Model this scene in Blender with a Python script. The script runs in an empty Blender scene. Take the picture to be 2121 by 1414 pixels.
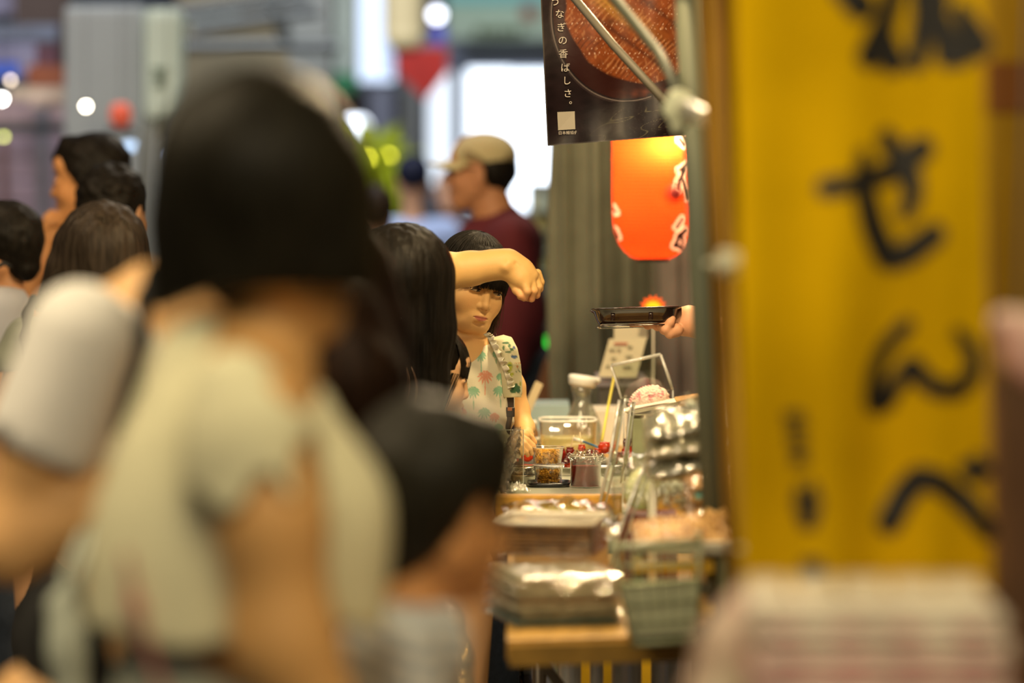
import bpy, bmesh, math, random
import numpy as np
from mathutils import Vector, Matrix, Euler
random.seed(7); rng = np.random.default_rng(7)
PI = math.pi
sc = bpy.context.scene
COL = bpy.context.collection

# ------------------------------------------------------------------ camera, world, lights
F = 135/36*2121            # focal length in pixels of the 2121 px wide frame
HC = 1.50                  # camera height
YH = 330.0                 # pixel row of the horizon
cd = bpy.data.cameras.new('camera'); cam = bpy.data.objects.new('camera', cd); COL.objects.link(cam)
cam.location = (0, 0, HC); cam.rotation_euler = (PI/2, 0, 0)
cd.lens = 135; cd.sensor_width = 36; cd.shift_y = -(707-YH)/2121
cd.clip_start = .1; cd.clip_end = 200
cd.dof.use_dof = True; cd.dof.focus_distance = 7.95; cd.dof.aperture_fstop = 1.9; cd.dof.aperture_blades = 0
sc.camera = cam

w = bpy.data.worlds.new('world'); sc.world = w; w.use_nodes = True
w.node_tree.nodes['Background'].inputs[0].default_value = (.62, .74, 1.0, 1)
w.node_tree.nodes['Background'].inputs[1].default_value = .07

def light(kind, name, loc, power, color, size=.1, target=None, size_y=None):
    d = bpy.data.lights.new(name, kind); d.energy = power; d.color = color
    if kind == 'AREA':
        d.size = size
        if size_y: d.shape = 'RECTANGLE'; d.size_y = size_y
    else: d.shadow_soft_size = size
    if kind == 'SPOT': d.spot_size = 1.6; d.spot_blend = .6
    o = bpy.data.objects.new(name, d); COL.objects.link(o); o.location = loc
    if target is not None: o.rotation_euler = (Vector(target)-Vector(loc)).to_track_quat('-Z', 'Y').to_euler()
    return o
WARM = (1, .74, .40)
light('POINT', 'stall_light', (.38, 8.35, 2.20), 95, WARM, .05)
light('POINT', 'stall_light', (.34, 7.05, 2.35), 76, WARM, .05)
light('POINT', 'stall_light', (.14, 6.25, 2.40), 56, WARM, .05)  # added to brighten the goods on the near table
light('AREA', 'street_fill_light', (-1.6, 4.6, 3.3), 95, (1, .80, .50), 1.6, (-.1, 7.4, 1.0))
light('AREA', 'street_fill_light', (.35, 2.0, 2.7), 22, (1, .82, .50), .9, (-.05, 8.0, 1.15))  # added low frontal fill that brightens the girl's face
light('AREA', 'street_fill_light', (-.6, 1.4, 3.4), 46, (1, .84, .56), 1.4, (-.2, 4.6, 1.0))  # fill aimed at the foreground people to brighten them
light('AREA', 'street_fill_light', (1.6, 3.0, 3.4), 18, (1, .80, .46), 1.2, (.55, 4.7, 1.3))  # fill aimed at the yellow banner to set its brightness
light('AREA', 'street_fill_light', (-2.4, 9.0, 3.8), 60, (1, .74, .46), 1.6, (-1.2, 10.6, 1.2))
light('AREA', 'street_fill_light', (.4, 13.0, 4.2), 60, (1, .86, .66), 1.5, (0, 11, 1.0))
light('AREA', 'arcade_light', (-1.5, 17, 5.5), 420, (.88, .92, 1), 4, (-1.5, 20, 0))
light('AREA', 'arcade_light', (-3.0, 12.5, 4.6), 120, (.95, .92, 1), 2.5, (-3.2, 17, 1.5))

vs = sc.view_settings; vs.view_transform = 'Standard'; vs.look = 'None'; vs.gamma = 1; vs.use_curve_mapping = False
vs.exposure = 0.0
sc.cycles.use_denoising = True
sc.cycles.max_bounces = 10; sc.cycles.transparent_max_bounces = 24; sc.cycles.transmission_bounces = 8
sc.cycles.sample_clamp_indirect = 8

# ------------------------------------------------------------------ helpers
def W(px, py, Y): return np.array(((px-1060.5)*Y/F, Y, HC-(py-YH)*Y/F))
def m2(px, Y): return px*Y/F

MATS = {}
def mat(name, color=(.5, .5, .5), rough=.6, metal=0., noise=0., nscale=20., bump=0., bscale=60., spec=.5, sss=0.,
        emit=None, estr=0., trans=0., ior=1.45, attr=None, coat=0., aniso=None, sheen=0., stretch=None, color2=None):
    if name in MATS: return MATS[name]
    m = bpy.data.materials.new(name); m.use_nodes = True; nt = m.node_tree; N = nt.nodes; L = nt.links
    b = N['Principled BSDF']
    b.inputs['Base Color'].default_value = (*color, 1); b.inputs['Roughness'].default_value = rough
    b.inputs['Metallic'].default_value = metal; b.inputs['Specular IOR Level'].default_value = spec
    b.inputs['Transmission Weight'].default_value = trans; b.inputs['IOR'].default_value = ior
    b.inputs['Coat Weight'].default_value = coat; b.inputs['Sheen Weight'].default_value = sheen
    if sss: b.inputs['Subsurface Weight'].default_value = sss; b.inputs['Subsurface Radius'].default_value = (.012, .005, .003); b.inputs['Subsurface Scale'].default_value = 1.
    if emit: b.inputs['Emission Color'].default_value = (*emit, 1); b.inputs['Emission Strength'].default_value = estr
    tc = N.new('ShaderNodeTexCoord'); src = tc.outputs['Object']
    if stretch:
        mp = N.new('ShaderNodeMapping'); mp.inputs['Scale'].default_value = stretch; L.new(src, mp.inputs[0]); src = mp.outputs[0]
    base = None
    if attr:
        a = N.new('ShaderNodeVertexColor'); a.layer_name = attr; base = a.outputs[0]
    if noise or color2:
        n = N.new('ShaderNodeTexNoise'); n.inputs['Scale'].default_value = nscale; n.inputs['Detail'].default_value = 4; L.new(src, n.inputs[0])
        if color2:
            r = N.new('ShaderNodeMapRange'); r.inputs[1].default_value = .4; r.inputs[2].default_value = .6; L.new(n.outputs[0], r.inputs[0])
            mx = N.new('ShaderNodeMix'); mx.data_type = 'RGBA'; L.new(r.outputs[0], mx.inputs[0])
            mx.inputs[6].default_value = (*color, 1); mx.inputs[7].default_value = (*color2, 1); base = mx.outputs[2]
        if noise:
            r = N.new('ShaderNodeMapRange'); r.inputs[1].default_value = .3; r.inputs[2].default_value = .7
            r.inputs[3].default_value = 1-noise; r.inputs[4].default_value = 1+noise*.6; L.new(n.outputs[0], r.inputs[0])
            mx = N.new('ShaderNodeMix'); mx.data_type = 'RGBA'; mx.blend_type = 'MULTIPLY'; mx.inputs[0].default_value = 1
            if base is not None: L.new(base, mx.inputs[6])
            else: mx.inputs[6].default_value = (*color, 1)
            L.new(r.outputs[0], mx.inputs[7]); base = mx.outputs[2]
    if base is not None: L.new(base, b.inputs['Base Color'])
    if bump:
        n2 = N.new('ShaderNodeTexNoise'); n2.inputs['Scale'].default_value = bscale; n2.inputs['Detail'].default_value = 3; L.new(src, n2.inputs[0])
        bp = N.new('ShaderNodeBump'); bp.inputs['Strength'].default_value = bump; bp.inputs['Distance'].default_value = .01
        L.new(n2.outputs[0], bp.inputs['Height']); L.new(bp.outputs[0], b.inputs['Normal'])
    MATS[name] = m; return m

def film(name, tint=(1, 1, 1), clear=.9, rough=.12, bump=.0, bscale=40, gloss=1.0, milk=0.):
    """Thin clear plastic: transparent film with a Fresnel gloss; milk adds a little diffuse haze."""
    if name in MATS: return MATS[name]
    m = bpy.data.materials.new(name); m.use_nodes = True; nt = m.node_tree; N = nt.nodes; L = nt.links
    N.remove(N['Principled BSDF']); out = N['Material Output']
    t = N.new('ShaderNodeBsdfTransparent'); t.inputs[0].default_value = (*(c*clear for c in tint), 1)
    g = N.new('ShaderNodeBsdfGlossy'); g.inputs[1].default_value = rough; g.inputs[0].default_value = (1, 1, 1, 1)
    f = N.new('ShaderNodeLayerWeight'); f.inputs[0].default_value = .5          # Schlick reflectance of a thin sheet, the same from both sides
    pw = N.new('ShaderNodeMath'); pw.operation = 'POWER'; pw.inputs[1].default_value = 4.; L.new(f.outputs['Facing'], pw.inputs[0])
    mu = N.new('ShaderNodeMath'); mu.operation = 'MULTIPLY_ADD'; mu.inputs[1].default_value = .8*gloss; mu.inputs[2].default_value = .10*gloss; mu.use_clamp = True
    L.new(pw.outputs[0], mu.inputs[0])
    base = t.outputs[0]
    if milk:
        d = N.new('ShaderNodeBsdfDiffuse'); d.inputs[0].default_value = (*tint, 1)
        m1 = N.new('ShaderNodeMixShader'); m1.inputs[0].default_value = milk; L.new(t.outputs[0], m1.inputs[1]); L.new(d.outputs[0], m1.inputs[2]); base = m1.outputs[0]
    mx = N.new('ShaderNodeMixShader'); L.new(mu.outputs[0], mx.inputs[0]); L.new(base, mx.inputs[1]); L.new(g.outputs[0], mx.inputs[2])
    L.new(mx.outputs[0], out.inputs[0])
    if bump:
        tc = N.new('ShaderNodeTexCoord'); n2 = N.new('ShaderNodeTexNoise'); n2.inputs['Scale'].default_value = bscale; n2.inputs['Detail'].default_value = 3
        L.new(tc.outputs['Object'], n2.inputs[0]); bp = N.new('ShaderNodeBump'); bp.inputs['Strength'].default_value = bump; bp.inputs['Distance'].default_value = .01
        L.new(n2.outputs[0], bp.inputs['Height']); L.new(bp.outputs[0], g.inputs['Normal']); L.new(bp.outputs[0], f.inputs[1])
    MATS[name] = m; return m

def hair_mat(name, color, rough=.42, sc_=1.):
    return mat(name, color, rough+.06, noise=.5, nscale=90*sc_, bump=.22, bscale=140*sc_, spec=.13, stretch=(1, 1, .12))

def empty(name, loc, label=None, cat=None, group=None, kind=None):
    o = bpy.data.objects.new(name, None); COL.objects.link(o); o.location = Vector(loc); o.empty_display_size = .05
    tag(o, label, cat, group, kind); return o
def tag(o, label=None, cat=None, group=None, kind=None):
    if label: o['label'] = label
    if cat: o['category'] = cat
    if group: o['group'] = group
    if kind: o['kind'] = kind
    return o
def par(o, parent):
    if parent is None: return o
    o.parent = parent
    m = Matrix.Identity(4); p = parent
    bm_ = world_of(parent); o.matrix_parent_inverse = bm_.inverted()
    return o
def world_of(o):
    m = Matrix.Translation(o.location) @ o.rotation_euler.to_matrix().to_4x4()
    if o.parent: m = world_of(o.parent) @ o.matrix_parent_inverse @ m
    return m
def mk(name, V, Fs, material, parent=None, smooth=True, col=None, label=None):
    me = bpy.data.meshes.new(name)
    V = np.asarray(V, dtype=float)
    if isinstance(Fs, np.ndarray):
        n = len(Fs); k = Fs.shape[1]
        me.vertices.add(len(V)); me.vertices.foreach_set('co', V.ravel())
        me.loops.add(n*k); me.loops.foreach_set('vertex_index', Fs.ravel().astype(np.int32))
        me.polygons.add(n); me.polygons.foreach_set('loop_start', np.arange(0, n*k, k, dtype=np.int32))
        me.update(calc_edges=True); me.validate()
    else: me.from_pydata([tuple(v) for v in V], [], [tuple(f) for f in Fs]); me.update()
    me.polygons.foreach_set('use_smooth', [bool(smooth)]*len(me.polygons))
    if col is not None:
        a = me.color_attributes.new('Col', 'FLOAT_COLOR', 'POINT')
        c = np.ones((len(V), 4)); c[:, :3] = col; a.data.foreach_set('color', c.ravel())
    me.materials.append(material)
    o = bpy.data.objects.new(name, me); COL.objects.link(o); par(o, parent)
    if label: o['label'] = label
    return o
class MB:
    def __init__(s): s.v = []; s.f = []
    def add(s, V, Fs):
        n = len(s.v); s.v += [tuple(v) for v in V]; s.f += [tuple(i+n for i in f) for f in Fs]; return s
    def box(s, c, d, rz=0., rx=0., ry=0., bev=0.):
        hx, hy, hz = d[0]/2, d[1]/2, d[2]/2
        if bev > 0:
            bm = bmesh.new(); bmesh.ops.create_cube(bm, size=1); bmesh.ops.scale(bm, vec=d, verts=bm.verts)
            bmesh.ops.bevel(bm, geom=bm.edges[:], offset=bev, segments=2, affect='EDGES', profile=.7)
            V = [v.co.copy() for v in bm.verts]; Fs = [[v.index for v in f.verts] for f in bm.faces]; bm.free()
        else:
            V = [Vector((x*hx, y*hy, z*hz)) for x in (-1, 1) for y in (-1, 1) for z in (-1, 1)]
            Fs = [(0, 1, 3, 2), (4, 6, 7, 5), (0, 4, 5, 1), (2, 3, 7, 6), (0, 2, 6, 4), (1, 5, 7, 3)]
        R = Euler((rx, ry, rz)).to_matrix(); c = Vector(c)
        return s.add([c+R@v for v in V], Fs)
    def tube(s, pts, r, n=10, cap=True):
        pts = [Vector(p) for p in pts]; rs = r if hasattr(r, '__len__') else [r]*len(pts)
        V = []; Fs = []; prev = None
        for i, p in enumerate(pts):
            t = (pts[min(i+1, len(pts)-1)]-pts[max(i-1, 0)]); t = t.normalized() if t.length > 1e-9 else Vector((0, 0, 1))
            if prev is None: a = t.orthogonal().normalized()
            else: a = prev-t*prev.dot(t); a = a.normalized() if a.length > 1e-6 else t.orthogonal().normalized()
            prev = a; b = t.cross(a)
            for k in range(n): V.append(p+(a*math.cos(2*PI*k/n)+b*math.sin(2*PI*k/n))*rs[i])
        for i in range(len(pts)-1):
            for k in range(n): Fs.append((i*n+k, i*n+(k+1) % n, (i+1)*n+(k+1) % n, (i+1)*n+k))
        if cap: Fs.append(tuple(range(n))[::-1]); Fs.append(tuple((len(pts)-1)*n+k for k in range(n)))
        return s.add(V, Fs)
    def lathe(s, c, prof, n=28, sx=1, sy=1, rz=0., tilt=None):
        R = Euler(tilt if tilt else (0, 0, rz)).to_matrix(); c = Vector(c); V = []; Fs = []
        for (r, z) in prof:
            for k in range(n): V.append(c+R@Vector((r*sx*math.cos(2*PI*k/n), r*sy*math.sin(2*PI*k/n), z)))
        for i in range(len(prof)-1):
            for k in range(n): Fs.append((i*n+k, i*n+(k+1) % n, (i+1)*n+(k+1) % n, (i+1)*n+k))
        if prof[0][0] > 1e-6: Fs.append(tuple(range(n))[::-1])
        if prof[-1][0] > 1e-6: Fs.append(tuple((len(prof)-1)*n+k for k in range(n)))
        return s.add(V, Fs)
    def ring(s, c, dims, prof, n=32, power=4., R=None):
        """superellipse loft: prof rows (scale/inset, z); dims half sizes"""
        c = Vector(c); V = []; Fs = []
        for (ins, z) in prof:
            for k in range(n):
                a = 2*PI*k/n; ca, sa = math.cos(a), math.sin(a)
                x = math.copysign(abs(ca)**(2/power), ca)*max(dims[0]-ins, .0005); y = math.copysign(abs(sa)**(2/power), sa)*max(dims[1]-ins, .0005)
                v = Vector((x, y, z)); V.append(c+(R@v if R else v))
        for i in range(len(prof)-1):
            for k in range(n): Fs.append((i*n+k, i*n+(k+1) % n, (i+1)*n+(k+1) % n, (i+1)*n+k))
        return s.add(V, Fs+[tuple(range(n))[::-1], tuple((len(prof)-1)*n+k for k in range(n))]) if prof[-1][0] < -9 else s.add(V, Fs)
    def build(s, name, material, parent=None, smooth=False, label=None):
        o = mk(name, s.v, s.f, material, parent, smooth, label=label)
        return o
def single(mb, name, material, label, cat, group=None, smooth=False, kind=None):
    o = mb.build(name, material, None, smooth); return tag(o, label, cat, group, kind)
def copy_tree(o, parent=None):
    c = o.copy(); COL.objects.link(c)
    if parent is not None: c.parent = parent
    for ch in [x for x in bpy.data.objects if x.parent == o]: copy_tree(ch, c)
    return c

# ---- signed distance bodies, meshed with surface nets
def _noise(P, scale, seed=0):
    r = np.random.default_rng(seed); out = np.zeros(P.shape[:-1], dtype=np.float32)
    for i in range(7):
        d = r.normal(size=3); d /= np.linalg.norm(d); d *= scale*(.6+r.random()*1.2)
        out += np.sin(P @ d.astype(np.float32)+r.random()*6.28)
    return out/4.
def cone(a, b, r1, r2=None, k=.02):
    a = np.array(a, float); b = np.array(b, float); r2 = r1 if r2 is None else r2
    lo = np.minimum(a-r1, b-r2); hi = np.maximum(a+r1, b+r2)
    ab = b-a; L2 = max(float(ab@ab), 1e-9)
    def f(P):
        t = np.clip(((P-a)@ab)/L2, 0, 1)
        q = P-a-t[..., None]*ab
        return np.sqrt((q*q).sum(-1))-(r1+(r2-r1)*t)
    return dict(f=f, lo=lo, hi=hi, k=k, op='u')
def ell(c, r, R=None, k=.02):
    c = np.array(c, float); r = np.array(r, float); m = r.max(); R = None if R is None else np.array(R)
    def f(P):
        q = P-c
        if R is not None: q = q@R
        k0 = np.sqrt(((q/r)**2).sum(-1)); k1 = np.sqrt(((q/(r*r))**2).sum(-1))
        return k0*(k0-1)/np.maximum(k1, 1e-6)
    return dict(f=f, lo=c-m, hi=c+m, k=k, op='u')
def sub(p, k=None): p = dict(p); p['op'] = 's'; p['k'] = p['k'] if k is None else k; return p
def clip(f): return dict(f=f, lo=None, hi=None, k=.004, op='i')     # keep where f<0
def disp(f): return dict(f=f, lo=None, hi=None, k=0, op='d')        # add f to the field
def chain(Y, *pts, k=.02):
    """round cones through pixel points (px, py, radius px[, depth offset m])"""
    P = [(W(p[0], p[1], Y+(p[3] if len(p) > 3 else 0)), m2(p[2], Y)) for p in pts]
    if len(P) == 1: return [cone(P[0][0], P[0][0]+1e-4, P[0][1], k=k)]
    return [cone(P[i][0], P[i+1][0], P[i][1], P[i+1][1], k=k) for i in range(len(P)-1)]
def sdf_mesh(prims, h, box=None):
    U = [p for p in prims if p['op'] == 'u']
    lo = np.min([p['lo'] for p in U], 0)-3*h; hi = np.max([p['hi'] for p in U], 0)+3*h
    if box is not None: lo = np.maximum(lo, box[0]); hi = np.minimum(hi, box[1])
    lo = np.floor(lo/h)*h
    n = np.maximum(np.ceil((hi-lo)/h).astype(int)+1, 3)
    D = np.full(n, .5, dtype=np.float32)
    ax = [(lo[i]+np.arange(n[i])*h).astype(np.float32) for i in range(3)]
    for p in prims:
        k = p['k']
        if p['lo'] is not None:
            i0 = np.clip(np.floor((p['lo']-k*1.2-2*h-lo)/h).astype(int), 0, n); i1 = np.clip(np.ceil((p['hi']+k*1.2+2*h-lo)/h).astype(int)+1, 0, n)
        else: i0 = np.zeros(3, int); i1 = n
        if (i1 <= i0).any(): continue
        sl = tuple(slice(i0[i], i1[i]) for i in range(3))
        P = np.stack(np.meshgrid(*[ax[i][sl[i]] for i in range(3)], indexing='ij'), -1)
        d = p['f'](P).astype(np.float32); A = D[sl]
        if p['op'] == 'u':
            if k > 0: hh = np.maximum(k-np.abs(A-d), 0)/k; D[sl] = np.minimum(A, d)-hh*hh*k*.25
            else: D[sl] = np.minimum(A, d)
        elif p['op'] == 's': hh = np.maximum(k-np.abs(A+d), 0)/max(k, 1e-6); D[sl] = np.maximum(A, -d)+hh*hh*k*.25
        elif p['op'] == 'i': hh = np.maximum(k-np.abs(A-d), 0)/k; D[sl] = np.maximum(A, d)+hh*hh*k*.25
        else: D[sl] = A+d
    s = D < 0
    c = [s[i:n[0]-1+i, j:n[1]-1+j, l:n[2]-1+l] for i in (0, 1) for j in (0, 1) for l in (0, 1)]
    cnt = sum(x.astype(np.int8) for x in c); act = (cnt > 0) & (cnt < 8)
    idx = np.argwhere(act)
    if len(idx) == 0: return np.zeros((0, 3)), np.zeros((0, 4), int)
    offs = np.array([(i, j, l) for i in (0, 1) for j in (0, 1) for l in (0, 1)])
    vals = np.stack([D[idx[:, 0]+o[0], idx[:, 1]+o[1], idx[:, 2]+o[2]] for o in offs], 1)
    acc = np.zeros((len(idx), 3)); num = np.zeros(len(idx))
    for a in range(8):
        for b in range(a+1, 8):
            if np.abs(offs[a]-offs[b]).sum() != 1: continue
            m = (vals[:, a] < 0) != (vals[:, b] < 0)
            t = vals[m, a]/(vals[m, a]-vals[m, b])
            acc[m] += offs[a]+t[:, None]*(offs[b]-offs[a]); num[m] += 1
    V = lo+(idx+acc/num[:, None])*h
    im = np.full(n-1, -1, dtype=np.int64); im[tuple(idx.T)] = np.arange(len(idx))
    Q = []
    for axi in range(3):
        s0 = [slice(None)]*3; s1 = [slice(None)]*3; s0[axi] = slice(0, n[axi]-1); s1[axi] = slice(1, n[axi])
        e = s[tuple(s0)] != s[tuple(s1)]
        E = np.argwhere(e); b_, c_ = [(1, 2), (2, 0), (0, 1)][axi]
        E = E[(E[:, b_] > 0) & (E[:, c_] > 0) & (E[:, b_] < n[b_]-1) & (E[:, c_] < n[c_]-1)]
        if len(E) == 0: continue
        def at(db, dc):
            X = E.copy(); X[:, b_] -= db; X[:, c_] -= dc; return im[tuple(X.T)]
        q = np.stack([at(1, 1), at(0, 1), at(0, 0), at(1, 0)], 1)
        inside = s[tuple(E.T)]
        q[~inside] = q[~inside][:, ::-1]; Q.append(q)
    Q = np.concatenate(Q); Q = Q[(Q >= 0).all(1)]
    return V, Q
def join_vf(L):
    V = []; Q = []; n = 0
    for v, q in L: V.append(v); Q.append(q+n); n += len(v)
    return np.concatenate(V), np.concatenate(Q)
def blob(name, prims, h, material, parent=None, box=None, colfn=None, label=None):
    V, Q = sdf_mesh(prims, h, box)
    return mk(name, V, Q, material, parent, True, None if colfn is None else colfn(V), label)
def fold(amp, scale, seed, vert=.25):
    s = np.array([1, 1, vert], dtype=np.float32)
    return disp(lambda P: amp*_noise(P.astype(np.float32)*s, scale, seed))

# ---- head
def RZYX(yaw, pitch=0, roll=0):
    """columns: local x (subject's right), y (forward), z (up); degrees; yaw 0 looks away from the camera, 180 at it, 90 to image left"""
    r = math.radians
    return np.array((Matrix.Rotation(r(yaw), 3, 'Z') @ Matrix.Rotation(r(pitch), 3, 'X') @ Matrix.Rotation(r(roll), 3, 'Y')))
def head_prims(c, R, s=1., child=0., detail=True, k=.01, nose=1., ears=True):
    """a head of height .23*s centred at eye level; local prims in one callable"""
    c = np.array(c, float); R = np.array(R)
    E = []
    def e(cc, rr, kk=.02, op='u'): p = ell(cc, rr, k=kk); p['op'] = op; E.append(p)
    def cn(a, b, r1, r2, kk=.01, op='u'): p = cone(a, b, r1, r2, k=kk); p['op'] = op; E.append(p)
    ch = child
    e((0, -.014, .032), (.076+.003*ch, .094, .083), .03)
    e((0, .022, -.012), (.066+.003*ch, .066, .074), .03)
    e((0, .030, -.052), (.052, .056, .060), .03)
    cn((-.016, .066, -.098+.010*ch), (.016, .066, -.098+.010*ch), .019, .019, .03)
    for sx in (-1, 1):
        cn((sx*.054, .0, -.050), (sx*.024, .056, -.090+.006*ch), .022, .02, .03)          # jaw
        e((sx*.036, .058, -.034), (.027+.004*ch, .027, .028+.004*ch), .022)               # cheek
        if ears:
            e((sx*.080, -.004, -.012), (.009, .018, .031), .008)
            e((sx*.090, .002, -.010), (.006, .010, .020), .004, 's')
    e((0, .070, .046), (.052, .026, .030), .02)                                           # forehead
    for sx in (-1, 1): e((sx*.0335, .100, .003), (.0175, .0115, .0095), .016, 's')           # eye sockets
    for sx in (-1, 1): e((sx*.0315, .0815, .0015), (.0165, .0085, .0085), .006)              # lids
    nb = .004*ch
    cn((0, .088, .006), (0, .1015-nb, -.030), .0065, .0085*nose, .012)
    cn((0, .101-nb, -.034), (0, .101-nb, -.0345), .0095*nose, .0095*nose, .006)
    for sx in (-1, 1): cn((sx*.0115, .093-nb, -.037), (sx*.0115, .0935-nb, -.0375), .0072, .0072, .006)
    if detail:
        for sx in (-1, 1): e((sx*.0065, .100-nb, -.0445), (.0032, .005, .0028), .002, 's')
    e((0, .078, -.066), (.028, .018, .017), .014)                                          # mouth mound
    for sx in (-1, 1):
        cn((0, .0945, -.0605), (sx*.019, .0865, -.0655), .0046, .0022, .004)
        cn((0, .0935, -.0705), (sx*.017, .0865, -.0675), .0052, .0024, .004)
        if detail: cn((0, .1015, -.0655), (sx*.021, .0915, -.0665), .0017, .0012, .002, 's')
    e((0, .090, -.082), (.016, .006, .005), .008, 's')
    def f(P):
        q = ((P-c)@R)/s
        D = np.full(q.shape[:-1], .5, dtype=np.float32)
        for p in E:
            d = p['f'](q); kk = p['k']
            if p['op'] == 'u': hh = np.maximum(kk-np.abs(D-d), 0)/kk; D = np.minimum(D, d)-hh*hh*kk*.25
            else: hh = np.maximum(kk-np.abs(D+d), 0)/kk; D = np.maximum(D, -d)+hh*hh*kk*.25
        return D*s
    return dict(f=f, lo=c-.155*s, hi=c+.155*s, k=k, op='u')
def face_cols(c, R, s, skin, lips=(.50, .13, .09), blush=.35, brow=True):
    c = np.array(c, float); R = np.array(R); skin = np.array(skin)
    def f(V):
        q = ((V-c)@R)/s; C = np.tile(skin, (len(V), 1))
        x, y, z = q[:, 0], q[:, 1], q[:, 2]; front = np.clip((y-.055)/.02, 0, 1)
        def mix(m, colr):
            nonlocal C
            m = np.clip(m*front, 0, 1)[:, None]; C = C*(1-m)+np.array(colr)*m
        bl = np.exp(-(((np.abs(x)-.040)/.018)**2+((z+.034)/.018)**2))*blush
        mix(bl, skin*np.array([1.03, .68, .60]))
        lip = 1-np.abs((z+.0660+.0016*np.cos(x/.008))/(.0082*np.sqrt(np.clip(1-(x/.0190)**2, 0.001, 1))))
        mix(np.clip(lip*2.2, 0, 1)*(np.abs(x) < .0190), lips)
        mix(np.exp(-((z+.0662)/.0011)**2)*(np.abs(x) < .022)*.7, np.array(lips)*.35)
        if brow:
            zb = .0215+.0045*np.cos((np.abs(x)-.030)/.018*1.2)
            mix(np.clip(1.6-np.abs(z-zb)/.0026, 0, 1)*(np.abs(x) > .013)*(np.abs(x) < .048)*.75, (.07, .04, .025))
        return C
    return f
SKIN = (.68, .39, .16); SKIN_D = (.62, .34, .12)
def skin_m(): return mat('skin', SKIN, .5, attr='Col', sss=.05, bump=.08, bscale=500, spec=.4)
def flat(c): return lambda V: np.tile(np.array(c), (len(V), 1))
def L2W(c, R, s, q): return np.array(c)+np.array(R)@(np.array(q, float)*s)
def eyes(parent, c, R, s, gaze=(0, 0), half=.5, which=(-1, 1), white=(.62, .50, .36)):
    for sx in which:
        o_ = L2W(c, R, s, (sx*.0315, .0845, .0015)); a, b, cc = .0145*s, .0072*s, .0062*s*(.55+half)
        n, m_ = 40, 24; V = []; Q = []; Cc = []
        for i in range(m_+1):
            for j in range(n):
                ph = PI*i/m_; th = 2*PI*j/n; lx, lz, ly = math.sin(ph)*math.cos(th), math.sin(ph)*math.sin(th), math.cos(ph)
                V.append(o_+np.array(R)@np.array((lx*a, ly*b, lz*cc)))
                dx = lx*a/s-gaze[0]; dz = lz*cc/s-gaze[1]; rr = math.hypot(dx, dz)
                k_ = (.012, .008, .006) if rr < .0030 else ((.035, .018, .010) if rr < .0058 else white)
                if (dx+.002)**2+(dz-.0022)**2 < 7e-7: k_ = (.9, .85, .75)
                Cc.append(k_)
        Q = [(i*n+j, i*n+(j+1) % n, (i+1)*n+(j+1) % n, (i+1)*n+j) for i in range(m_) for j in range(n)]
        mk('eye', V, np.array(Q), mat('eye_gloss', (1, 1, 1), .08, attr='Col', spec=.6), parent, True, np.array(Cc))
        mb = MB(); up = [L2W(c, R, s, (sx*.0315+t*.0160, .0905-.0070*t*t+(.0010), .0015+(.0088*(1-t*t)*(.55+half)*.75)-.001-.0014*sx*t)) for t in np.linspace(-1, 1, 9)]
        mb.tube(up, [s*.0004]+[s*.00125]*7+[s*.0004], 6)
        mb.build('eyelash', mat('lash', (.02, .012, .008), .6), parent, True)

# ---- hands: prims of one hand
def hand_prims(wrist, d, n, L=.18, curl=(.5, .6, .7, .8), thumb=.6, side=1, spread=.06, k=.006, tc=.5):
    """d fingers direction, n back-of-hand normal; side=+1 thumb on d x n side"""
    w_ = np.array(wrist, float); d = np.array(d, float); d /= np.linalg.norm(d); n = np.array(n, float); n -= d*(n@d); n /= np.linalg.norm(n)
    sd = np.cross(d, n)*side; S = L/.18; P = []
    offs = [.030, .010, -.010, -.028]; lens = [(.040, .024, .020), (.044, .028, .021), (.041, .026, .020), (.032, .019, .018)]
    rad = [.0088, .0090, .0086, .0076]
    for i in range(4):
        kn = w_+d*(.088-abs(offs[i]-.008)*.22)*S+sd*offs[i]*S*.92
        P.append(cone(w_+sd*offs[i]*.55*S+d*.008*S, kn, .0145*S, .0118*S, k=.014))
        a = 0; p = kn; dr = d+sd*(offs[i]*spread*20); dr /= np.linalg.norm(dr)
        for j in range(3):
            a += curl[i]*(1., 1.1, .7)[j]
            v = dr*math.cos(a)-n*math.sin(a); q = p+v*lens[i][j]*S
            P.append(cone(p, q, rad[i]*S*(1-.07*j), rad[i]*S*(1-.07*(j+1)), k=.003)); p = q
    t0 = w_+sd*.022*S+d*.018*S-n*.006*S; t1 = t0+(d*.62+sd*.70-n*.25*thumb)*.042*S
    t2 = t1+(d*.85+sd*(.45-.6*tc)-n*.5*tc)*.032*S; t3 = t2+(d*.9+sd*(.2-.7*tc)-n*.6*tc)*.026*S
    P += [cone(t0, t1, .0165*S, .0125*S, k=.014), cone(t1, t2, .0110*S, .0100*S, k=.004), cone(t2, t3, .0102*S, .0082*S, k=.004)]
    return P

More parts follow.
